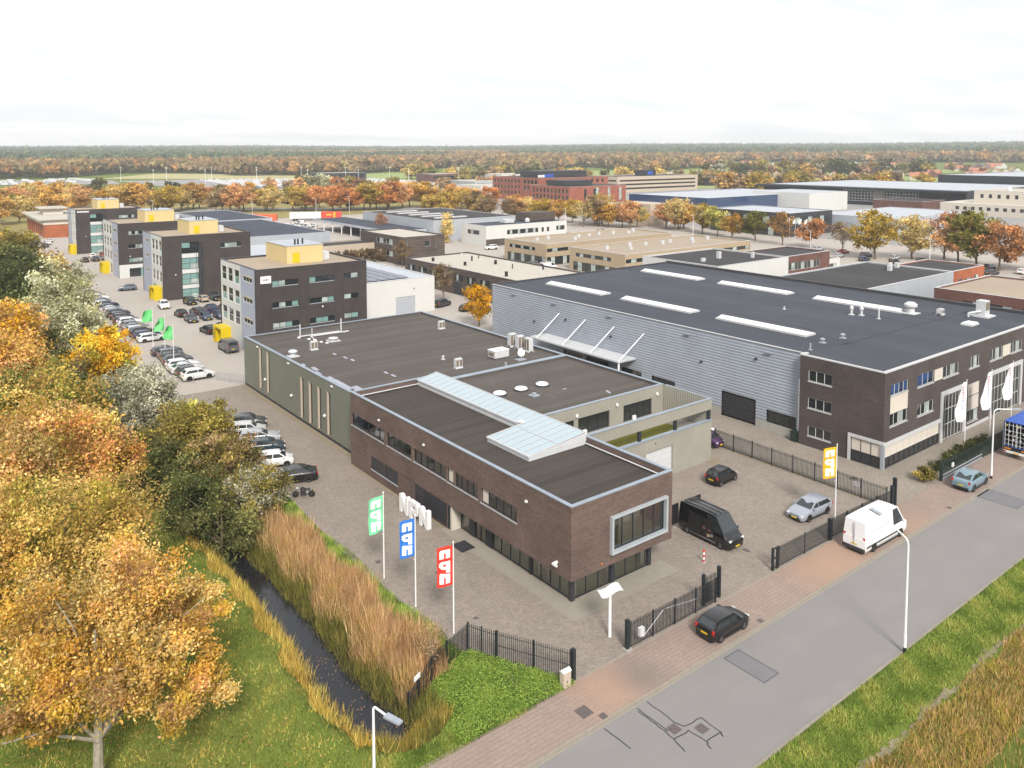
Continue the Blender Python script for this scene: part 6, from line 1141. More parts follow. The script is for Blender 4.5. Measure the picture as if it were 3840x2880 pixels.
for kd, lb, x, y, h, c_ in (('suv', 'white car before the yellow portal of the second block', 6.0, 132.4, -95, WHT), ('suv', 'dark car beside the glazed bay of the second block', 11.5, 133.3, -88, BLK), ('small', 'beige small car next to the glazed bay', 14.6, 134.8, 92, (.34, .3, .24)), ('wagon', 'black estate at the dark wall right of the glazed bay', 17.4, 135, -90, BLK),
    ('hatch', 'black car at the left of the double row, tail towards us', 6.4, 121.5, 92, BLK), ('wagon', 'dark estate in the rear line of the double row', 9.6, 122, 92, DG), ('suv', 'dark crossover at the right of the rear line of the double row', 12.4, 122.4, 92, NAV), ('hatch', 'black car at the right end of the rear line', 15.2, 122.5, 92, BLK),
    ('sedan', 'dark car at the left of the front line of the double row', 6.6, 115.4, -92, (.02, .024, .03)), ('hatch', 'dark blue car in the middle of the front line', 9.4, 115.6, -92, NAV), ('suv', 'dark car at the right of the front line near the white windows', 12.0, 115.2, -92, NAV), ('wagon', 'black estate beside the yellow portal of the nearest block', 6.2, 103.6, 95, BLK), ('wagon', 'dark car hidden behind the black estate at the portal', 8.9, 104.6, 92, NAV), ('hatch', 'grey blue car at the lilac corner of the second block', 4.9, 159.6, 170, (.1, .12, .15))): car(kd, lb, x, y, h, c_, 1)
for kd, lb, x, y, h, c_ in (('suv', 'dark car on the verge beside the bare tree', 52.6, 98.5, 20, DG), ('wagon', 'dark estate parked before the timber building', 54.5, 91.5, 15, BLK), ('suv', 'dark grey crossover parked nearest the orange tree', 55.4, 88.2, 15, DG)): car(kd, lb, x, y, h, c_, 1)
b3 = [(6.2, 219), (9, 219.5), (11.8, 220), (14.6, 220), (9.8, 228), (13, 228), (16, 228), (19, 229)]
for i, (x, y) in enumerate(b3): car(kinds[i], ('red' if i == 5 else CN(cols[i])) + ' car, ' + ORD[i % 4] + (' in the front line' if i < 4 else ' in the rear line') + ' between the third and farthest dark blocks', x, y, 90 + random.uniform(-4, 4), ((.22, .03, .02) if i == 5 else cols[i]), 1, group='cars between the far dark blocks')
for i in range(9): car(kinds[i % 8], CN(cols[(i * 5 + 3) % 12]) + ' car, ' + ORD[i % 3] + ' of line ' + ('one', 'two', 'three')[i // 3] + ' before the orange brick building', -5 + (i % 3) * 3.2 + i * .6, 268 + (i // 3) * 8, 90, cols[(i * 5 + 3) % 12], 1, group='cars before the orange brick building')
car('suv', 'red car before the white office', 165, 184, 80, RED, 1)
for i in range(7): car(kinds[i % 8], CN(cols[(i * 3) % 12]) + ' car, ' + ORD[i] + ' from the left behind the white office', 168 + i * 3.0, 176 + i * 2, 60, cols[(i * 3) % 12], 1, group='cars behind the white office')
rc = [WHT, SIL, RED, (.3, .02, .02), SIL, GRY, NAV, SIL, BLK, BLK, DG, WHT, WHT, BLK, DG, WHT, SIL]
for i in range(17): x = 190 + random.uniform(-1.5, 1.5) + (i % 2) * 9; car(kinds[i % 8], CN(rc[i]) + ' car, ' + ORD[i] + ' from the left under the avenue trees behind the warehouse', x, 106 - i * 4.3, random.uniform(-8, 8), rc[i], 1, group='cars under the avenue trees')
for i in range(4): car('wagon', CN(cols[i]) + ' car, ' + ORD[i] + ' from the left before the rear beige office', 99.5 + i * 2.9, 137.5 - i * 2.2, 80, cols[i], 1, group='cars before the beige offices')
car('midvan', 'white van parked between the two beige offices', 104, 124.5, 0, WHT, 1, name='delivery_van', cat='van')
car('suv', 'white car before the white modern office', 118, 170, 170, WHT, 1)
for i in range(14): car(['midvan', 'wagon', 'hatch', 'midvan', 'suv'][i % 5], ('white' if i % 4 else 'silver') + (' van, ' if i % 5 in (0, 3) else ' car, ') + ORD[i % 7] + (' in the front line' if i < 7 else ' in the back line') + ' on the depot yard by the trailers', 84 + (i % 7) * 3.4, 262 + (i // 7) * 12 + (i % 7) * 3, 35, WHT if i % 4 else SIL, 1, name='depot_vehicle', cat='vehicle', group='white vehicles on the depot yard')
# trailers
def trailer(lbl, x, y, L, ang, col, marks):
    t = thing('box_trailer', lbl, 'trailer', (x, y, 0), ang); o = MB().box(0, L, -1.25, 1.25, 1.1, 4.0).build('box', 'tint', t); o.color = col
    for m, x0, x1, z0, z1 in marks: MB().box(x0, x1, -1.27, -1.253, z0, z1).build('marking', m, t)
    MB().box(1, L - 1, -.6, .6, .7, 1.1).build('chassis', 'black', t)
    for xx in (2, 3.3, L - 3): MB().lathe((xx, -1.1, .5), [(.25, -.14), (.5, -.12), (.5, .12), (.25, .14)], 12, axis='y').build('wheel', 'tyre', t)
trailer('orange red trailer with white lettering at the depot yard', 88, 316, 14, rad(-38), (.6, .1, .03, 1), [('white_paint', 4 + i * .9, 4.6 + i * .9, 2.6, 3.1) for i in range(7)] + [('white_paint', 3.6 + i * .9, 4.2 + i * .9, 1.8, 2.2) for i in range(8)])
trailer('long white trailer between the two red ones', 108, 314, 14, rad(-30), (.75, .75, .75, 1), [('galv', 1, 13, 1.2, 1.3)])
trailer('red and yellow trailer at the end of the depot yard', 121, 308, 9, rad(-30), (.62, .05, .03, 1), [('plate', 5.5, 6.3, 1.3, 3.9), ('plate', 2.2, 4.6, 2.4, 3.0)])
# white van under the warehouse canopy
car('sprinter', 'white box van standing under the warehouse canopy', 38.6, 40.0, 90, (.68, .66, .6), 1, name='delivery_van', cat='van')
# ---------------------------------------------------------------- vegetation
def P3(*c, k=1.9): return np.minimum(np.array([ph(*q)[:3] for q in c]) * k, .8)
PAL = {'gold': P3((214, 172, 92), (198, 154, 66), (230, 198, 128), (184, 156, 62), (204, 158, 108)), 'goldgreen': P3((196, 168, 84), (160, 148, 56), (212, 184, 110), (128, 126, 50), (190, 150, 80)), 'orange': P3((214, 154, 98), (198, 136, 80), (228, 178, 124), (184, 140, 78)),
 'green': P3((150, 150, 70), (116, 126, 52), (178, 168, 92), (92, 106, 46)), 'silver': P3((206, 200, 160), (178, 176, 132), (226, 222, 190), (150, 148, 100)), 'greysilver': P3((186, 182, 158), (160, 158, 132), (208, 204, 184), (126, 126, 98)), 'yellow': P3((232, 184, 40), (214, 160, 24), (244, 206, 76), (196, 150, 30)),
 'olive': P3((150, 136, 62), (128, 116, 52), (176, 156, 80), (104, 98, 48)), 'darkgreen': P3((104, 108, 58), (84, 92, 48), (128, 126, 74), (70, 78, 42)), 'brown': P3((160, 134, 98), (138, 116, 84), (184, 154, 114)), 'rust': P3((200, 140, 92), (180, 122, 78), (214, 160, 112)), 'lime': P3((196, 190, 84), (160, 164, 62), (214, 206, 110))}
def quads(C, U, V, cols):
    n = len(C); Vv = np.empty((n, 4, 3)); Vv[:, 0] = C - U; Vv[:, 1] = C - V * .55; Vv[:, 2] = C + U; Vv[:, 3] = C + V * .55
    return Vv.reshape(-1, 3), np.arange(n * 4).reshape(-1, 4), np.repeat(cols, 4, 0)
def randdir(r, n): v = r.normal(size=(n, 3)); return v / np.linalg.norm(v, axis=1, keepdims=True)
def crown_mesh(name, seed, blobs, nleaf, size, pal, clumps=90, sigma=.16, droop=0., hollow=.35):
    r = np.random.default_rng(seed); pal = PAL[pal] if isinstance(pal, str) else pal
    B = np.array(blobs, float); vol = B[:, 3] * B[:, 4] + B[:, 5]; bi = r.choice(len(B), clumps, p=vol / vol.sum())
    d = randdir(r, clumps); rad_ = (hollow + (1 - hollow) * r.random(clumps) ** .45) * (.86 + .3 * r.random(clumps)); cc = B[bi, :3] + d * B[bi, 3:] * rad_[:, None]
    cw = .6 + r.random(clumps); ci = r.choice(clumps, nleaf, p=cw / cw.sum()); sg = sigma * B[bi, 3:].mean(1)
    off = r.normal(size=(nleaf, 3)) * sg[ci][:, None] * np.array((1, 1, .75)); C = cc[ci] + off
    keep = C[:, 2] > .35; C = C[keep]; ci = ci[keep]; n = len(C)
    ctone = .5 + .8 * r.random(clumps); chue = r.integers(0, len(pal), clumps)
    pick = np.where(r.random(n) < .62, chue[ci], r.integers(0, len(pal), n)); cols = pal[pick] * (ctone[ci] * (.72 + .56 * r.random(n)))[:, None]
    U = randdir(r, n); U[:, 2] -= droop; U /= np.linalg.norm(U, axis=1, keepdims=True); W_ = randdir(r, n); V = np.cross(U, W_); V /= np.linalg.norm(V, axis=1, keepdims=True) + 1e-6
    s = size * (.55 + .9 * r.random(n))[:, None]
    return npmesh(name, *quads(C, U * s * .62, V * s * .62, cols)[:2], 'leaf', quads(C, U, V, cols)[2]), cc
def trunk_mesh(name, seed, h, r0, targets, mat='bark', fork=.3, n=9):
    r = np.random.default_rng(seed); b = MB(); p = np.array((0., 0., -.3)); steps = 6; pts = [p]
    for i in range(steps): p = p + np.array((r.normal() * .08 * h / 12, r.normal() * .08 * h / 12, h * .82 / steps)); pts.append(p)
    for i in range(steps): b.tube(pts[i], pts[i + 1], r0 * (1 - .13 * i) * (1.25 if i == 0 else 1), r0 * (1 - .13 * (i + 1)), 8, False)
    T = np.array(targets)
    for k in r.choice(len(T), min(n, len(T)), replace=False):
        t = T[k]; lv = np.clip((t[2] / max(h, 1)) * .7, fork, .85); i = int(lv * steps); a = pts[i]; m = a + (t - a) * .5 + np.array((0, 0, .06 * h)); q = r0 * (.5 - .35 * lv)
        b.tube(a, m, q, q * .6, 6, False); b.tube(m, t, q * .6, q * .15, 5, False)
    return b.mesh(name, mat, True)
def tree(name, label, x, y, blobs, nleaf, size, pal, seed, h=None, r0=.22, clumps=90, sigma=.16, bark='bark', cat='tree', droop=0., limbs=10, hollow=.35, group=None, fork=.3):
    z = float(terrain(x, y)); t = thing(name, label, cat, (x, y, z + .0), 0, group); me, cc = crown_mesh('crown', seed, blobs, nleaf, size, pal, clumps, sigma, droop, hollow)
    link('trunk', trunk_mesh('trunk', seed, h or max(b[2] + b[5] * .6 for b in blobs), r0, cc, bark, fork, limbs), t); link('crown', me, t); return t
tree('oak_tree', 'big golden autumn tree at the bottom left with its trunk showing', -30.4, 2.3, [(0, .6, 8.0, 5.0, 4.6, 3.2), (2.8, -.9, 5.9, 3.0, 2.6, 1.9), (-2.6, -.4, 6.6, 3.0, 2.6, 2.2), (1.5, 3.0, 8.8, 3.6, 3.2, 2.8), (3.0, 1.5, 6.6, 3.2, 3.0, 2.2), (4.2, -1.6, 4.7, 2.4, 2.0, 1.5), (-3.4, -.6, 5.4, 2.6, 2.0, 1.6), (4.6, 1.2, 7.2, 2.2, 2.2, 2.0)], 76000, .145, 'gold', 1, 10.5, .3, 190, .13, 'bark_pale', limbs=16, fork=.42)
tree('oak_tree', 'yellow green tree behind the big golden one', -29.6, 16.6, [(0, 0, 8, 5.2, 5.0, 3.8), (2.5, 1, 6, 3.2, 3.2, 2.6), (-2, -2, 6.4, 3.4, 3.4, 2.8)], 46000, .17, 'goldgreen', 2, 10.5, .28, 160, .13, limbs=12)
tree('oak_tree', 'orange gold tree between two yellow green ones at the left', -28.4, 29.8, [(0, 0, 8.6, 5.8, 5.4, 3.6), (3.2, 0, 7.2, 3.2, 3, 2.6), (-3, -2, 7.8, 3, 3, 3)], 36000, .2, np.concatenate([PAL['orange'], PAL['gold'], PAL['goldgreen'][:2]]), 3, 11, .28, 150, .13)
tree('oak_tree', 'green yellow tree at the left edge beyond the orange gold one', -27.0, 46.5, [(0, 0, 7.6, 5.4, 5.2, 4.2), (3, 0, 5.2, 3.2, 3, 3)], 24000, .26, np.concatenate([PAL['green'], PAL['goldgreen'], PAL['goldgreen'][:2]]), 4, 11, .28, 130, .14)
tree('oak_tree', 'orange tree at the left edge above the dark shrubs', -28.2, 64, [(0, 0, 8, 4.2, 4.2, 4)], 13000, .3, np.concatenate([PAL['gold'], PAL['orange']]), 5, 11, .25, 80)
tree('oak_tree', 'vivid orange tree half cut by the left edge', -27.2, 80.5, [(0, 0, 8.6, 4.6, 4.6, 4.2)], 13000, .34, np.concatenate([PAL['gold'], PAL['yellow'][:2], PAL['orange'][:1]]), 6, 11, .25, 80)
tree('poplar_tree', 'tall pale silvery poplar in the tree belt left of the parking lot', -16.6, 106, [(0, 0, 8.5, 4.6, 4.6, 6.4), (1.5, 0, 5, 3.6, 3.6, 4)], 20000, .36, 'silver', 7, 14, .25, 120, .13, 'bark_pale')
tree('oak_tree', 'dark green tree at the far left beyond the silvery poplar', -18.5, 148, [(0, 0, 8.5, 6.4, 6.4, 6), (-3, 8, 8, 5, 5, 5)], 14000, .5, 'darkgreen', 8, 12, .3, 100)
tree('oak_tree', 'second dark green tree at the left edge', -22.5, 128, [(0, 0, 7.5, 5.6, 5.6, 5.4)], 11000, .44, 'darkgreen', 9, 11, .28, 90)
tree('maple_tree', 'bright yellow tree beside the long parking row', -16.4, 74.5, [(0, 0, 6.0, 4.1, 4.1, 3.6), (1.4, .6, 7.6, 2.6, 2.6, 2.2), (-1.5, -1, 4, 3, 3, 2.4)], 17000, .3, 'yellow', 10, 9, .2, 110, .13)
tree('willow_tree', 'silvery grey poplar nearest the white crossover', -16.6, 53.2, [(0, 0, 5.6, 4.2, 4.2, 4.4), (-1, -2, 3.4, 3.4, 3.4, 3)], 24000, .25, 'greysilver', 11, 10, .22, 130, .12, 'bark_pale')
tree('willow_tree', 'pale silvery poplar behind the bright yellow tree', -17.4, 88, [(0, 0, 6, 3.8, 3.8, 4.6)], 11000, .32, 'silver', 27, 10, .22, 80, .13, 'bark_pale')
tree('tall_shrub', 'olive yellow shrub overhanging the yard edge', -15.0, 42.6, [(0, 0, 3.8, 4.4, 4.4, 3.0), (2.4, .5, 4.2, 2.6, 2.8, 2.6)], 20000, .22, 'olive', 12, 6, .14, 120, .13, cat='shrub')
tree('tall_shrub', 'yellow tipped shrub nearest the silver parked cars', -12.2, 46.4, [(0, 0, 3.0, 2.4, 2.6, 2.6)], 9000, .22, 'lime', 13, 5, .12, 70, .14, cat='shrub')
tree('tall_shrub', 'brownish shrub behind the white hatchback', -12.6, 36.2, [(0, 0, 2.2, 3.0, 3.4, 2.4), (-2, -1, 2.6, 3, 3, 2.4)], 17000, .2, np.concatenate([PAL['olive'], PAL['brown']]), 14, 5, .14, 110, .13, cat='shrub')
tree('willow_shrub', 'grey green willow shrub beside the motorcycle', -12.6, 28.2, [(0, 0, 1.9, 2.9, 3.0, 2.3), (-1.6, -1.4, 2.2, 2.4, 2.4, 2.0)], 18000, .18, np.concatenate([PAL['olive'], PAL['greysilver'][:2]]), 15, 4, .12, 110, .14, cat='shrub')
tree('tall_shrub', 'dark green shrub over the ditch', -17.0, 24.6, [(0, 0, 2.6, 3.0, 3.4, 2.8), (-.6, 5, 3, 3, 3.2, 3)], 18000, .19, 'darkgreen', 16, 5, .14, 110, .14, cat='shrub')
tree('tall_shrub', 'dark olive shrub between the ditch and the poplar', -17.8, 37, [(0, 0, 3.2, 3.4, 4.0, 3.2)], 14000, .23, 'darkgreen', 17, 6, .14, 90, .14, cat='shrub')
tree('tall_shrub', 'dark brown shrub under the bright yellow tree', -21, 74, [(0, 0, 4, 3.8, 4.4, 3.4), (-1, 10, 4, 3.6, 4.6, 3.6)], 13000, .3, np.concatenate([PAL['darkgreen'], PAL['brown']]), 18, 7, .16, 90, .14, cat='shrub')
tree('tall_shrub', 'dark shrub below the green yellow tree at the left', -22.0, 59, [(0, 0, 3.4, 3.6, 5, 3.4)], 12000, .28, 'darkgreen', 19, 6, .16, 90, .14, cat='shrub')
tree('oak_tree', 'golden tree cut by the left edge beside the big one', -36.2, 15, [(0, 0, 8, 4.0, 4.4, 4.0)], 20000, .17, 'gold', 20, 10, .25, 110, .13)
tree('tall_shrub', 'pale shrub behind the long row of cars', -12.2, 121, [(0, 0, 3.4, 3.0, 6, 3.2)], 7000, .38, 'silver', 21, 5, .14, 60, .15, cat='shrub')
tree('oak_tree', 'orange tinted tree at the far end of the tree belt', -10.5, 163, [(0, 0, 5.6, 3.8, 4, 4.4)], 6000, .5, 'gold', 22, 9, .2, 60)
tree('tall_shrub', 'hedge bush behind the green fence of the warehouse', 50.5, -5.4, [(0, 0, .85, 7.0, .5, .6)], 9000, .16, PAL['darkgreen'] * .6, 23, 1.4, .06, 80, .07, cat='hedge', limbs=4)
tree('round_shrub', 'round clipped bush at the end of the green fence', 41.9, -5.5, [(0, 0, .7, 1.0, .9, .7)], 2600, .16, 'olive', 24, .9, .06, 40, .16, cat='shrub', limbs=3)
tree('young_tree', 'bare young tree with thin twigs in the reeds at the ditch', -12.1, -.4, [(0, 0, 2.0, .9, .9, 1.4)], 500, .12, 'brown', 25, 2.8, .05, 30, .16, 'bark_pale', limbs=22)
# prototypes for the rows of trees; copies share their meshes
PROTO = {}
def proto(key, seed, blobs, nleaf, size, pal, h, r0, clumps=60, sigma=.16, limbs=9, hollow=.3):
    me, cc = crown_mesh('crown', seed, blobs, nleaf, size, pal, clumps, sigma, hollow=hollow); PROTO[key] = (trunk_mesh('trunk', seed, h, r0, cc, n=limbs), me, max(b[2] + b[5] for b in blobs))
GENW = P3(k=1, *((200, 200, 200), (176, 176, 176), (220, 220, 220)))
for i in range(3): proto('round%d' % i, 40 + i, [(0, 0, 7, 4.4, 4.2, 3.8), ((-1) ** i * 1.6, 1, 5, 3, 3, 2.4), (1, -1.4, 9, 2.6, 2.8, 2.2)], 3600, .5, GENW, 10, .22, 70)
for i in range(2): proto('sparse%d' % i, 50 + i, [(0, 0, 6.8, 3.8, 3.8, 3.6), (1, 1, 8.4, 2.4, 2.4, 2)], 1500, .42, GENW, 10, .2, 60, .17, 22)
proto('column', 60, [(0, 0, 5.4, 1.5, 1.5, 5)], 2400, .42, GENW, 9, .15, 60, .2)
for i in range(3): proto('far%d' % i, 70 + i, [(0, 0, 6, 4.6, 4.4, 4.4), (1.5, 1, 8, 3, 3, 2.6)], 520, 1.25, GENW, 9, .3, 40, .2, 4)
def tint(pal, k=1.0):
    c = PAL[pal][random.randrange(len(PAL[pal]))] / .36 * k * random.uniform(.85, 1.12); return (float(c[0]), float(c[1]), float(c[2]), 1)
ADJ = {'gold': 'golden', 'orange': 'orange', 'goldgreen': 'yellow green', 'olive': 'olive', 'brown': 'brown', 'rust': 'rust', 'lime': 'lime yellow', 'darkgreen': 'dark green', 'greysilver': 'grey green', 'silver': 'pale silvery', 'yellow': 'yellow'}
def put(key, x, y, h, pal, label, name='avenue_tree', group=None, wide=1., z=None, k=1.):
    if group: label = ADJ[pal] + ' ' + label
    tr, cr, H0 = PROTO[key]; s = h / H0; z = float(terrain(x, y)) if z is None else z; t = thing(name, label, 'tree', (x, y, z), random.uniform(0, 6.28), group)
    t.scale = (s * wide, s * wide, s); link('trunk', tr, t); link('crown', cr, t, color=tint(pal, k)); return t
R_ = lambda: 'round%d' % random.randrange(3)
GA = 'autumn trees along the far avenue'
for i in range(70):
    s = i / 69; x, y = -30 + 250 * s + random.uniform(-7, 7), 474 - 150 * s + random.uniform(-14, 26); put(R_(), x, y, random.uniform(10.5, 16), random.choice(['gold', 'gold', 'goldgreen', 'orange', 'gold', 'brown', 'orange']), 'autumn tree in the belt along the far avenue', group=GA, wide=1.3)
for i in range(14): put(R_(), -28 + i * 5.5 + random.uniform(-3, 3), 392 + random.uniform(-22, 34), random.uniform(10, 15), random.choice(['gold', 'gold', 'orange', 'goldgreen']), 'tree in the dense orange grove left of the orange building', group='grove left of the orange building', wide=1.2)
for i in range(38):
    s = i / 37; x, y = 178 + 38 * s + random.uniform(-9, 9), 300 - 130 * s + random.uniform(-8, 8); put(R_() if random.random() < .8 else 'sparse0', x, y, random.uniform(10, 13.5), random.choice(['gold', 'orange', 'gold', 'brown', 'goldgreen', 'gold']), 'autumn tree in the row before the red brick complex', group='row before the red brick complex', wide=1.15)
for x, y, h, pl, kk in ((210.8, 150.3, 11.5, 'lime', 'round1'), (207, 141, 9.5, 'gold', 'round2'), (208.6, 132, 10.9, 'goldgreen', 'round0'), (204, 117.6, 11.2, 'orange', 'sparse1'), (205.6, 108, 10.2, 'orange', 'round1'), (202.6, 94.8, 9.7, 'brown', 'sparse0'), (194.9, 80, 14.6, 'gold', 'round2'), (203.6, 73.2, 13.3, 'gold', 'round0'), (211.3, 67.2, 14, 'rust', 'sparse1'), (206, 61, 14.6, 'orange', 'round1'), (203.5, 55, 15.7, 'goldgreen', 'round2'), (199, 47.3, 13.3, 'orange', 'round0'), (206, 43, 12.5, 'rust', 'sparse0'), (203, 36, 13, 'rust', 'sparse1'), (214, 160, 12, 'gold', 'round0'), (222, 176, 11, 'orange', 'round1')):
    put(kk, x, y, h, pl, 'single autumn tree standing in the car park row behind the warehouse', group='car park trees behind the warehouse', wide=1.1, k=.85)
put('column', 116.5, 194.4, 10.8, 'gold', 'slim golden column tree beside the depot hall', 'column_tree'); put(R_(), 47.5, 78.0, 8.0, 'yellow', 'small bright orange tree between the white hall and warehouse', 'maple_tree', wide=.8)
put('sparse0', 54.8, 101.5, 8.4, 'brown', 'bare pale tree before the timber building', 'bare_tree', wide=.8); put('sparse1', 74.0, 152, 7.5, 'brown', 'bare spreading tree at the corner of the timber block', 'bare_tree', wide=.9); put('sparse1', 110, 230, 8.5, 'rust', 'thin rust tree before the carport', 'bare_tree', wide=.9)
for i in range(9): put('far%d' % (i % 3), 58 + i * 2.6, 166.5 + random.uniform(-1, 1), 4.2, 'brown', 'reddish bare shrub along the beige workshop wall', 'bare_shrub', 'bare shrubs along the beige wall', k=.55)
for i in range(10): put(R_(), -16 + random.uniform(-6, 4), 178 + i * 12, random.uniform(9, 13), random.choice(['darkgreen', 'olive', 'goldgreen', 'darkgreen']), 'dark tree in the belt beyond the long parking row', 'belt_tree', 'belt beyond the parking row', wide=1.2, k=.9)
FG = 'distant scattered trees'
for n, (x0, y0), (x1, y1), hh, pls in ((34, (640, 300), (470, 340), (12, 16), ['goldgreen', 'olive', 'gold', 'brown']), (34, (980, 420), (700, 560), (14, 22), ['olive', 'brown', 'darkgreen', 'greysilver', 'goldgreen']), (14, (560, 420), (640, 470), (11, 15), ['orange', 'brown', 'olive']), (20, (440, 640), (640, 520), (12, 16), ['brown', 'olive', 'darkgreen', 'goldgreen']), (16, (420, 760), (540, 680), (12, 17), ['olive', 'goldgreen', 'silver']), (16, (180, 560), (420, 470), (8, 12), ['brown', 'olive', 'orange']), (12, (150, 520), (60, 640), (8, 12), ['gold', 'olive', 'darkgreen']), (12, (240, 560), (260, 600), (9, 14), ['darkgreen', 'olive', 'silver']), (8, (1050, 380), (1400, 700), (9, 12), ['brown', 'olive', 'rust', 'goldgreen'])):
    for i in range(n):
        s = i / n; put('far%d' % random.randrange(3), x0 + (x1 - x0) * s + random.uniform(-22, 22), y0 + (y1 - y0) * s + random.uniform(-22, 22), random.uniform(*hh), random.choice(pls), 'small distant tree between the far fields and halls', 'distant_tree', FG, wide=1.25)
# far woods: one mass of foliage
def forest():
    r = np.random.default_rng(5); D = 1060.; T = []
    while D < 5200:
        st = max(11, D * .0105); angs = np.arange(9, 95, np.degrees(st / D) * .95)
        for a in angs:
            aa = a + r.normal() * .3 * np.degrees(st / D); d = D + r.normal() * st * .5
            lim = 1780 if aa < 37 else (1250 + 140 * math.sin(aa * .7) if aa < 58 else 1090 + 120 * math.sin(aa * .35))
            if d < lim: continue
            T.append((aa, d, st))
        D += st * .85
    T = np.array(T); n = len(T); a = np.radians(T[:, 0]); x = -37 + T[:, 1] * np.cos(a); y = -41 + T[:, 1] * np.sin(a); z = terrain(x, y); m = 26
    con = (np.sin(x * .0031 + 1) + np.sin(y * .0043 + x * .0012) + (T[:, 1] - 1700) / 600) > .5
    hgt = np.where(con, r.uniform(17, 24, n), r.uniform(13, 20, n)); wd = T[:, 2] * .62
    brown = P3((150, 128, 96), (166, 140, 100), (138, 122, 88), (156, 142, 92), (190, 146, 92), k=2.0); green = P3((98, 118, 86), (112, 128, 92), (88, 108, 82), (124, 130, 88), k=1.75)
    base = np.where(con[:, None], green[r.integers(0, 4, n)], brown[r.integers(0, 5, n)]) * r.uniform(.75, 1.15, (n, 1)) * .85
    d = randdir(r, n * m).reshape(n, m, 3); d[:, :, 2] = np.abs(d[:, :, 2]) * 1.0
    q = .55 + .45 * r.random((n, m, 1)); C = np.stack([x, y, z], -1)[:, None, :] + d * q * np.stack([wd, wd, hgt * .5], -1)[:, None, :]; C[:, :, 2] += (hgt * .45)[:, None]
    C = C.reshape(-1, 3); k = len(C); U = randdir(r, k); V = np.cross(U, randdir(r, k)); V /= np.linalg.norm(V, axis=1, keepdims=True) + 1e-6; s = np.repeat(wd * .62, m)[:, None] * r.uniform(.5, 1.1, (k, 1))
    col = np.repeat(base, m, 0) * r.uniform(.6, 1.3, (k, 1)); Vv = np.empty((k, 3, 3)); Vv[:, 0] = C - U * s; Vv[:, 1] = C + U * s * .6 - V * s; Vv[:, 2] = C + U * s * .5 + V * s
    o = link('woodland', npmesh('woodland', Vv.reshape(-1, 3), np.arange(k * 3).reshape(-1, 3), 'leaf', np.repeat(col, 3, 0))); tag(o, 'brown and green woodland reaching to the horizon', 'woodland', kind='stuff')
forest()
# grasses, reeds, weeds, fallen leaves
def blades(name, label, pts, h, w, pal, seed, lean=.35, cat='grass', tone=(.6, 1.2)):
    r = np.random.default_rng(seed); n = len(pts); z = terrain(pts[:, 0], pts[:, 1]); B = np.stack([pts[:, 0], pts[:, 1], z - .02], -1); hh = h * r.uniform(.5, 1.25, n); a = r.uniform(0, 2 * pi, n); la = r.uniform(0, 2 * pi, n); ll = lean * hh * r.random(n)
    wv = np.stack([np.cos(a), np.sin(a), 0 * a], -1) * (w * r.uniform(.6, 1.3, n))[:, None]; tip = B + np.stack([np.cos(la) * ll, np.sin(la) * ll, hh], -1); V = np.empty((n, 3, 3)); V[:, 0] = B - wv; V[:, 1] = B + wv; V[:, 2] = tip
    pal = PAL[pal] if isinstance(pal, str) else pal; X, Y = pts[:, 0], pts[:, 1]; pn = .5 + .2 * np.sin(1.7 * X + 1.3 * np.sin(.9 * Y)) + .2 * np.sin(2.3 * Y + 1.1 * np.sin(1.3 * X)) + .1 * np.sin(4.9 * X - 3.7 * Y)
    sel = np.clip((pn + r.normal(size=n) * .25) * len(pal), 0, len(pal) - 1).astype(int); col = pal[sel] * (r.uniform(*tone, n) * (.62 + .65 * pn))[:, None]; hs = (.7 + .6 * pn); tip = B + (tip - B) * hs[:, None]; V[:, 2] = tip
    o = link(name, npmesh(name, V.reshape(-1, 3), np.arange(n * 3).reshape(-1, 3), 'blade', np.repeat(col, 3, 0))); return tag(o, label, cat, kind='stuff')
def scat(n, x0, x1, y0, y1, seed, dens=None):
    r = np.random.default_rng(seed); p = np.stack([r.uniform(x0, x1, n), r.uniform(y0, y1, n)], -1)
    if dens is not None: p = p[r.random(n) < dens(p[:, 0], p[:, 1])]
    return p
xcf = lambda y: np.interp(y, [-6, 0, 4, 8, 17, 40, 80], [-15.6, -16.3, -16.6, -16.25, -16.3, -17.2, -18])
PAL['reed'] = P3((206, 166, 122), (188, 146, 100), (220, 186, 140), (170, 140, 84)); PAL['reedgreen'] = P3((146, 140, 70), (120, 120, 58), (164, 150, 76), (100, 102, 50)); PAL['strawg'] = P3((212, 178, 84), (196, 164, 76), (224, 196, 110), (170, 156, 70)); PAL['lawn'] = P3((106, 118, 50), (124, 134, 58), (142, 148, 70), (160, 158, 84)); PAL['weed'] = P3((86, 112, 42), (112, 140, 54), (128, 152, 62), (150, 168, 78), k=2.0); PAL['hay'] = P3((202, 172, 112), (184, 156, 90), (166, 148, 72), (190, 150, 104), (150, 138, 60))
side = lambda x, y: x - xcf(y)
blades('reed_bed', 'tall tan reeds on the yard side of the ditch', scat(30000, -16.2, -10.6, -1.2, 27, 31, lambda x, y: ((side(x, y) > 2.0 + .4 * np.sin(y)) & (x < -11.0 + .5 * np.sin(y * .7))) * np.clip((27 - y) / 4, 0, 1)), 1.5, .03, 'reed', 32, .5, 'reeds')
blades('reed_bed', 'olive green reeds at the water edge of the ditch', scat(22000, -16.5, -12.5, -3.2, 40, 33, lambda x, y: (side(x, y) > .8) & (side(x, y) < 2.9)), 1.15, .03, 'reedgreen', 34, .6, 'reeds', (.4, 1.0))
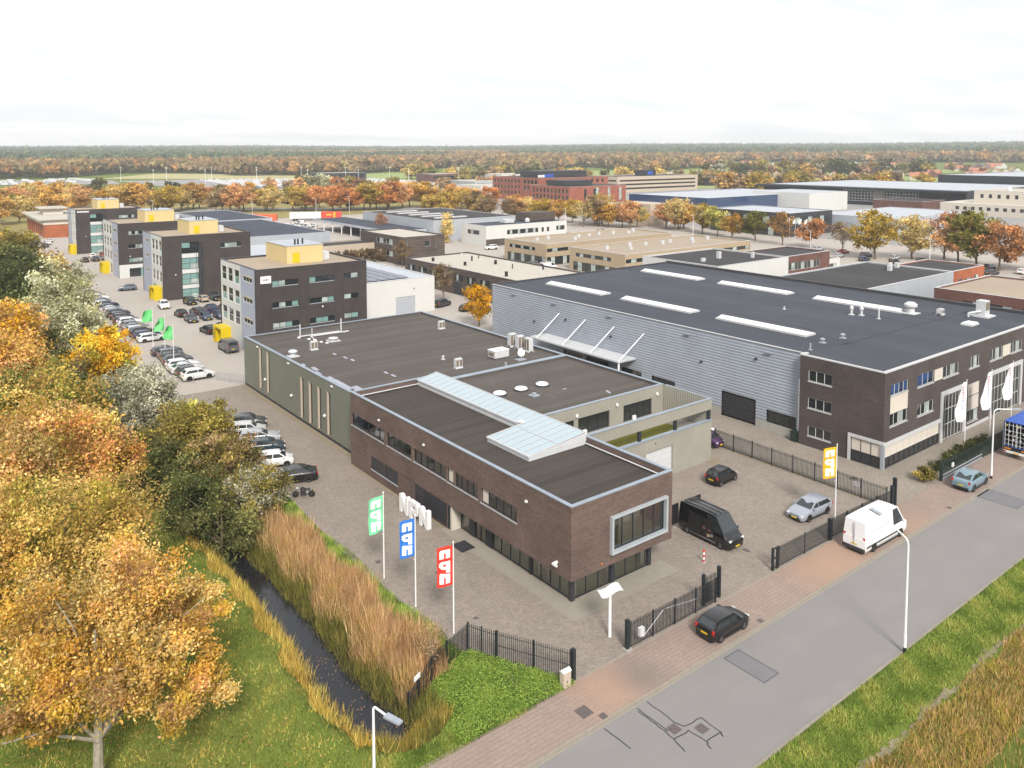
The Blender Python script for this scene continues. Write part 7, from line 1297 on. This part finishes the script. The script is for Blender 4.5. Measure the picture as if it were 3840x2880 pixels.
blades('reed_bed', 'yellow reed tuft at the near end of the ditch', scat(9000, -17.8, -13.2, -5.2, -2.4, 35, lambda x, y: (np.hypot((x + 14.7) / 1.6, (y + 3.9) / .8) < 1) | (np.hypot((x + 16.8) / 1.0, (y + 4.0) / .5) < 1)), 1.05, .03, np.concatenate([PAL['strawg'], PAL['reedgreen']]), 36, .6, 'reeds', (.5, 1.1))
blades('bank_grass', 'yellow dry grass along the left bank of the ditch', scat(26000, -21, -16.6, -3.5, 46, 37, lambda x, y: (side(x, y) < -1.0) & (side(x, y) > -2.5 - .4 * np.sin(y * 1.3))), .75, .028, 'strawg', 38, .6)
blades('lawn', 'mown green grass left of the ditch', scat(130000, -42, -17.6, -20, 36, 39, lambda x, y: side(x, y) < -1.8), .2, .03, np.concatenate([PAL['lawn'], PAL['hay'][2:3]]), 40, 1.2, tone=(.4, 1.3))
blades('lawn', 'rough green grass strip between reeds and yard', scat(30000, -12.6, -9.2, -1.5, 31, 41, lambda x, y: (x > -11.9 + .4 * np.sin(y * .7)) & (x < -9.5 + .2 * np.sin(y * .5))), .26, .022, 'weed', 42, .9)
blades('lawn', 'lush green weeds outside the bar fence', scat(26000, -14.2, -5.8, -6.75, -.1, 43, lambda x, y: (y < -.1 - (x + 9) * .0 - np.maximum(0, (x + 9.07)) * 1.95 - .1 + 0 * x) & (y < np.where(x < -9.07, .1 + (x + 9.07) * .33, 9)) & (side(x, y) > 1.2)), .26, .03, 'weed', 44, 1.1, tone=(.4, 1.3))
litter_later = True
blades('lawn', 'green grass between pavement and ditch', scat(50000, -30, -9, -6.9, -3.5, 45, lambda x, y: ((side(x, y) > 1.3) | (y < -4.9)) & (x < -9)), .18, .022, np.concatenate([PAL['weed'], PAL['lawn']]), 46, .9)
blades('verge_grass', 'green verge along the right side of the road', scat(130000, -8, 62, -22.2, -17.6, 47, lambda x, y: 1 - .75 * (np.abs(y + 21.1 + .25 * np.sin(x * .8)) < .35)), .2, .026, np.concatenate([PAL['weed'][1:], PAL['lawn'][2:]]), 48, .9)
bs = MB()
for i in range(150): x = -4 + i * .4 + random.uniform(-.1, .1); y = -21.15 + .2 * sin(x * .8) + random.uniform(-.12, .12); a, c = random.uniform(.2, .34), random.uniform(.12, .3); bs.quad(*[(x + dx, y + dy, float(terrain(x + dx, y + dy)) + .05 + .0004 * (i % 5)) for dx, dy in ((-a, -c), (a, -c * .8), (a * .8, c), (-a * .9, c))])
b_ = bs.build('bare_strip', 'soil'); tag(b_, 'strip of bare pale soil between verge and tall dry grass', 'soil', kind='stuff')
blades('tall_grass', 'tall dry straw grass beyond the verge', scat(120000, -6, 50, -33, -21.2, 49, lambda x, y: np.where(np.abs(y + 25.4) < .7, .15, 1) * (y < -21.3 + .3 * np.sin(x))), .42, .034, PAL['hay'], 50, .8)
def litter(n, x0, x1, y0, y1, seed, s, pal, name, label, dens=None):
    p = scat(n, x0, x1, y0, y1, seed, dens); r = np.random.default_rng(seed); n = len(p); C = np.stack([p[:, 0], p[:, 1], terrain(p[:, 0], p[:, 1]) + .08], -1); U = randdir(r, n); U[:, 2] *= .3; V = np.cross(U, randdir(r, n)); V[:, 2] *= .3
    Q = quads(C, U * s, V * s, PAL[pal][r.integers(0, len(PAL[pal]), n)] * r.uniform(.8, 1.3, (n, 1))); o = link(name, npmesh(name, Q[0], Q[1], 'leaf', Q[2])); return tag(o, label, 'leaves', kind='stuff')
litter(9000, -42, -18, -12, 20, 61, .075, 'orange', 'fallen_leaves', 'fallen orange leaves on the lawn under the big golden tree', lambda x, y: np.exp(-((x + 31) ** 2 + (y - 0) ** 2) / 110)); litter(260, -17.5, -14.5, -3.5, 8, 62, .06, 'rust', 'floating_leaves', 'brown leaves floating on the ditch', lambda x, y: np.abs(side(x, y)) < 1.2)
bpy.data.objects['floating_leaves'].location.z = .42
wd = lambda x, y: (y < -.2 - np.maximum(0, (x + 9.07)) * 1.95) & (y < np.where(x < -9.07, .0 + (x + 9.07) * .33, 9)) & (side(x, y) > 1.6)
for q in range(3): o = litter(9000, -14.2, -5.8, -6.75, -.1, 63 + q, .085, 'weed', 'weed_leaves', ('low', 'middle', 'top')[q] + ' layer of broad leaved weeds outside the bar fence', wd); o.location.z = .02 + .1 * q; o['category'] = 'weeds'
# ---------------------------------------------------------------- village, farmhouses, storage lot
def house(label, x, y, rz, w, d, eave, ridge, wm, rm, group=None):
    z = float(terrain(x, y)); t = thing('house', label, 'house', (x, y, z - .3), rz, group); b = MB().box(-w / 2, w / 2, -d / 2, d / 2, 0, eave)
    b.quad((-w / 2, -d / 2, eave), (-w / 2, 0, ridge - .1), (-w / 2, d / 2, eave)).quad((w / 2, -d / 2, eave), (w / 2, d / 2, eave), (w / 2, 0, ridge - .1)); b.build('wall', wm, t); e = .4
    r = MB().quad((-w / 2 - e, -d / 2 - e, eave - .3), (w / 2 + e, -d / 2 - e, eave - .3), (w / 2 + e, 0, ridge), (-w / 2 - e, 0, ridge)).quad((w / 2 + e, d / 2 + e, eave - .3), (-w / 2 - e, d / 2 + e, eave - .3), (-w / 2 - e, 0, ridge), (w / 2 + e, 0, ridge)).build('roof', rm, t)
    MB().box(-.4, .4, -.4, .4, ridge - 1, ridge + .8).build('chimney', 'brick_brown', r, loc=(w * .25, 0, 0))
    for i in range(3): MB().box(-w / 2 + 1 + i * (w - 2) / 3, -w / 2 + 2.4 + i * (w - 2) / 3, -d / 2 - .06, -d / 2 - .003, 1.2, 2.6).build('window', 'glass_dark', t)
    return t
for i in range(110):
    a = rad(random.uniform(19, 36)); d = random.uniform(950, 1500); house('small house of the village with tiled roof', -37 + d * cos(a), -41 + d * sin(a), random.choice([.4, .5, 1.9]) + random.uniform(-.2, .2), random.uniform(9, 22), 9, 5, 9, random.choice(['white', 'brick_brown', 'offwhite', 'beige']), random.choice(['rooftile', 'rooftile', 'rooftile', 'rooftile_d']), 'village houses on the right horizon')
for i, (x, y, w, lb) in enumerate(((590, 640, 22, 'white farmhouse with dark roof in the meadow left of the twin gables'), (690, 590, 10, 'pale gabled farmhouse in the meadow, left of two'), (725, 575, 9, 'pale gabled farmhouse in the meadow, right of two'), (640, 700, 12, 'small white house before the woodland'), (640, 330, 18, 'grey roofed barn behind the glass front hall'))): house(lb, x, y, .9 if i in (1, 2) else .3, w, 10, 4, 9, 'white' if i != 1 else 'beige2', 'rooftile_d')
fc = MB(); fc.box(-2.1, 2.1, -.85, .85, .35, .95); fc.quad((-1.9, -.8, .95), (1.2, -.8, .95), (.6, -.65, 1.5), (-1.5, -.65, 1.5), mi=1).quad((1.2, .8, .95), (-1.9, .8, .95), (-1.5, .65, 1.5), (.6, .65, 1.5), mi=1).quad((1.2, -.8, .95), (1.2, .8, .95), (.6, .65, 1.5), (.6, -.65, 1.5), mi=1).quad((-1.9, .8, .95), (-1.9, -.8, .95), (-1.5, -.65, 1.5), (-1.5, .65, 1.5), mi=1).quad((-1.5, -.65, 1.5), (.6, -.65, 1.5), (.6, .65, 1.5), (-1.5, .65, 1.5)).box(-1.6, -1.0, -.88, .88, 0, .36, 1).box(1.0, 1.6, -.88, .88, 0, .36, 1)
fcm = fc.mesh('stored_car', ['car_paint', 'black'])
lotp = []
for i in range(26):
    for j in range(22):
        x, y = 200 + i * 7.2 + j * 1.4, 590 + j * 12.5 - i * 3.2
        if x < 400 and y < 860 and random.random() < .92: lotp.append((math.hypot(x + 37, y + 41), x, y))
lotp.sort(); LC = [WHT, WHT, SIL, WHT, NAV, BLU, SIL, BLK, WHT, (.5, .5, .52), WHT]
for d, x, y in lotp[:140]: tag(link('stored_car', fcm, None, (x, y, .32), rad(-33 + random.uniform(-3, 3)), random.choice(LC) + (1,)), 'car on the distant storage lot', 'car', 'cars on the distant storage lot')
b = MB()
for d, x, y in lotp[140:]: b.obox((x, y), rad(-33), 2.1, .85, .65, 1.3); b.obox((x - .2, y), rad(-33), 1.2, .7, 1.3, 1.8)
for i in range(60): x, y = -40 + random.uniform(0, 180), 850 + random.uniform(0, 120); b.obox((x, y), rad(-33), 3, 1.2, .3, 2.5)
tag(b.build('stored_vehicles', 'white_metal'), 'mass of white stored vehicles at the back of the storage lot', 'vehicles', kind='stuff')
for i in range(14): x, y = 150 + (i % 7) * 38, 860 - (i % 7) * 26 - (i // 7) * 130; t = thing('light_mast', 'thin white light mast on the storage lot', 'lamp', (x, y, 0), 0, 'light masts on the storage lot'); MB().tube((0, 0, 0), (0, 0, 15), .22, .12, 6).build('pole', 'white_paint', t); MB().box(-.8, .8, -.2, .2, 15, 15.4).build('lamp_head', 'white_paint', t)
for i, (x, y, h) in enumerate(((60, 362, 9), (104, 352, 9), (150, 338, 9), (186, 320, 9), (182, 205, 9), (196, 150, 9), (186, 96, 8), (186, 60, 8), (30, 400, 9), (128, 330, 9))): street_lamp('thin far street lamp along the avenue', x, y, h, rad(200), 1.5, 'far street lamps', .09, False)
for i in range(5): t = thing('flag_pole', 'thin white flagpole before the dark office across the avenue', 'flagpole', (224, 128 - i * 2.4, 0), 0, 'flagpoles before the dark office'); MB().tube((0, 0, 0), (0, 0, 8), .08, .05, 6).build('pole', 'white_paint', t); MB().quad((0, 0, 7.8), (-.9, .6, 7.2), (-.8, .5, 5.6), (0, 0, 6.0)).build('cloth', 'white_paint', t)
# ---------------------------------------------------------------- haze
hz = MB().box(-6100, 6100, -6100, 6100, -3.5, 130).build('haze', 'white'); hz.data.materials.clear(); hm = bpy.data.materials.new('haze'); hm.use_nodes = True; nt = hm.node_tree; nt.nodes.clear()
ho = nt.nodes.new('ShaderNodeOutputMaterial'); pv = nt.nodes.new('ShaderNodeVolumePrincipled'); pv.inputs['Color'].default_value = (.95, .97, 1.0, 1); pv.inputs['Density'].default_value = 1.6e-4; pv.inputs['Anisotropy'].default_value = .0; nt.links.new(pv.outputs[0], ho.inputs['Volume'])
hz.data.materials.append(hm); hz['kind'] = 'stuff'; hz['label'] = 'thin pale haze over the land'; hz['category'] = 'haze'
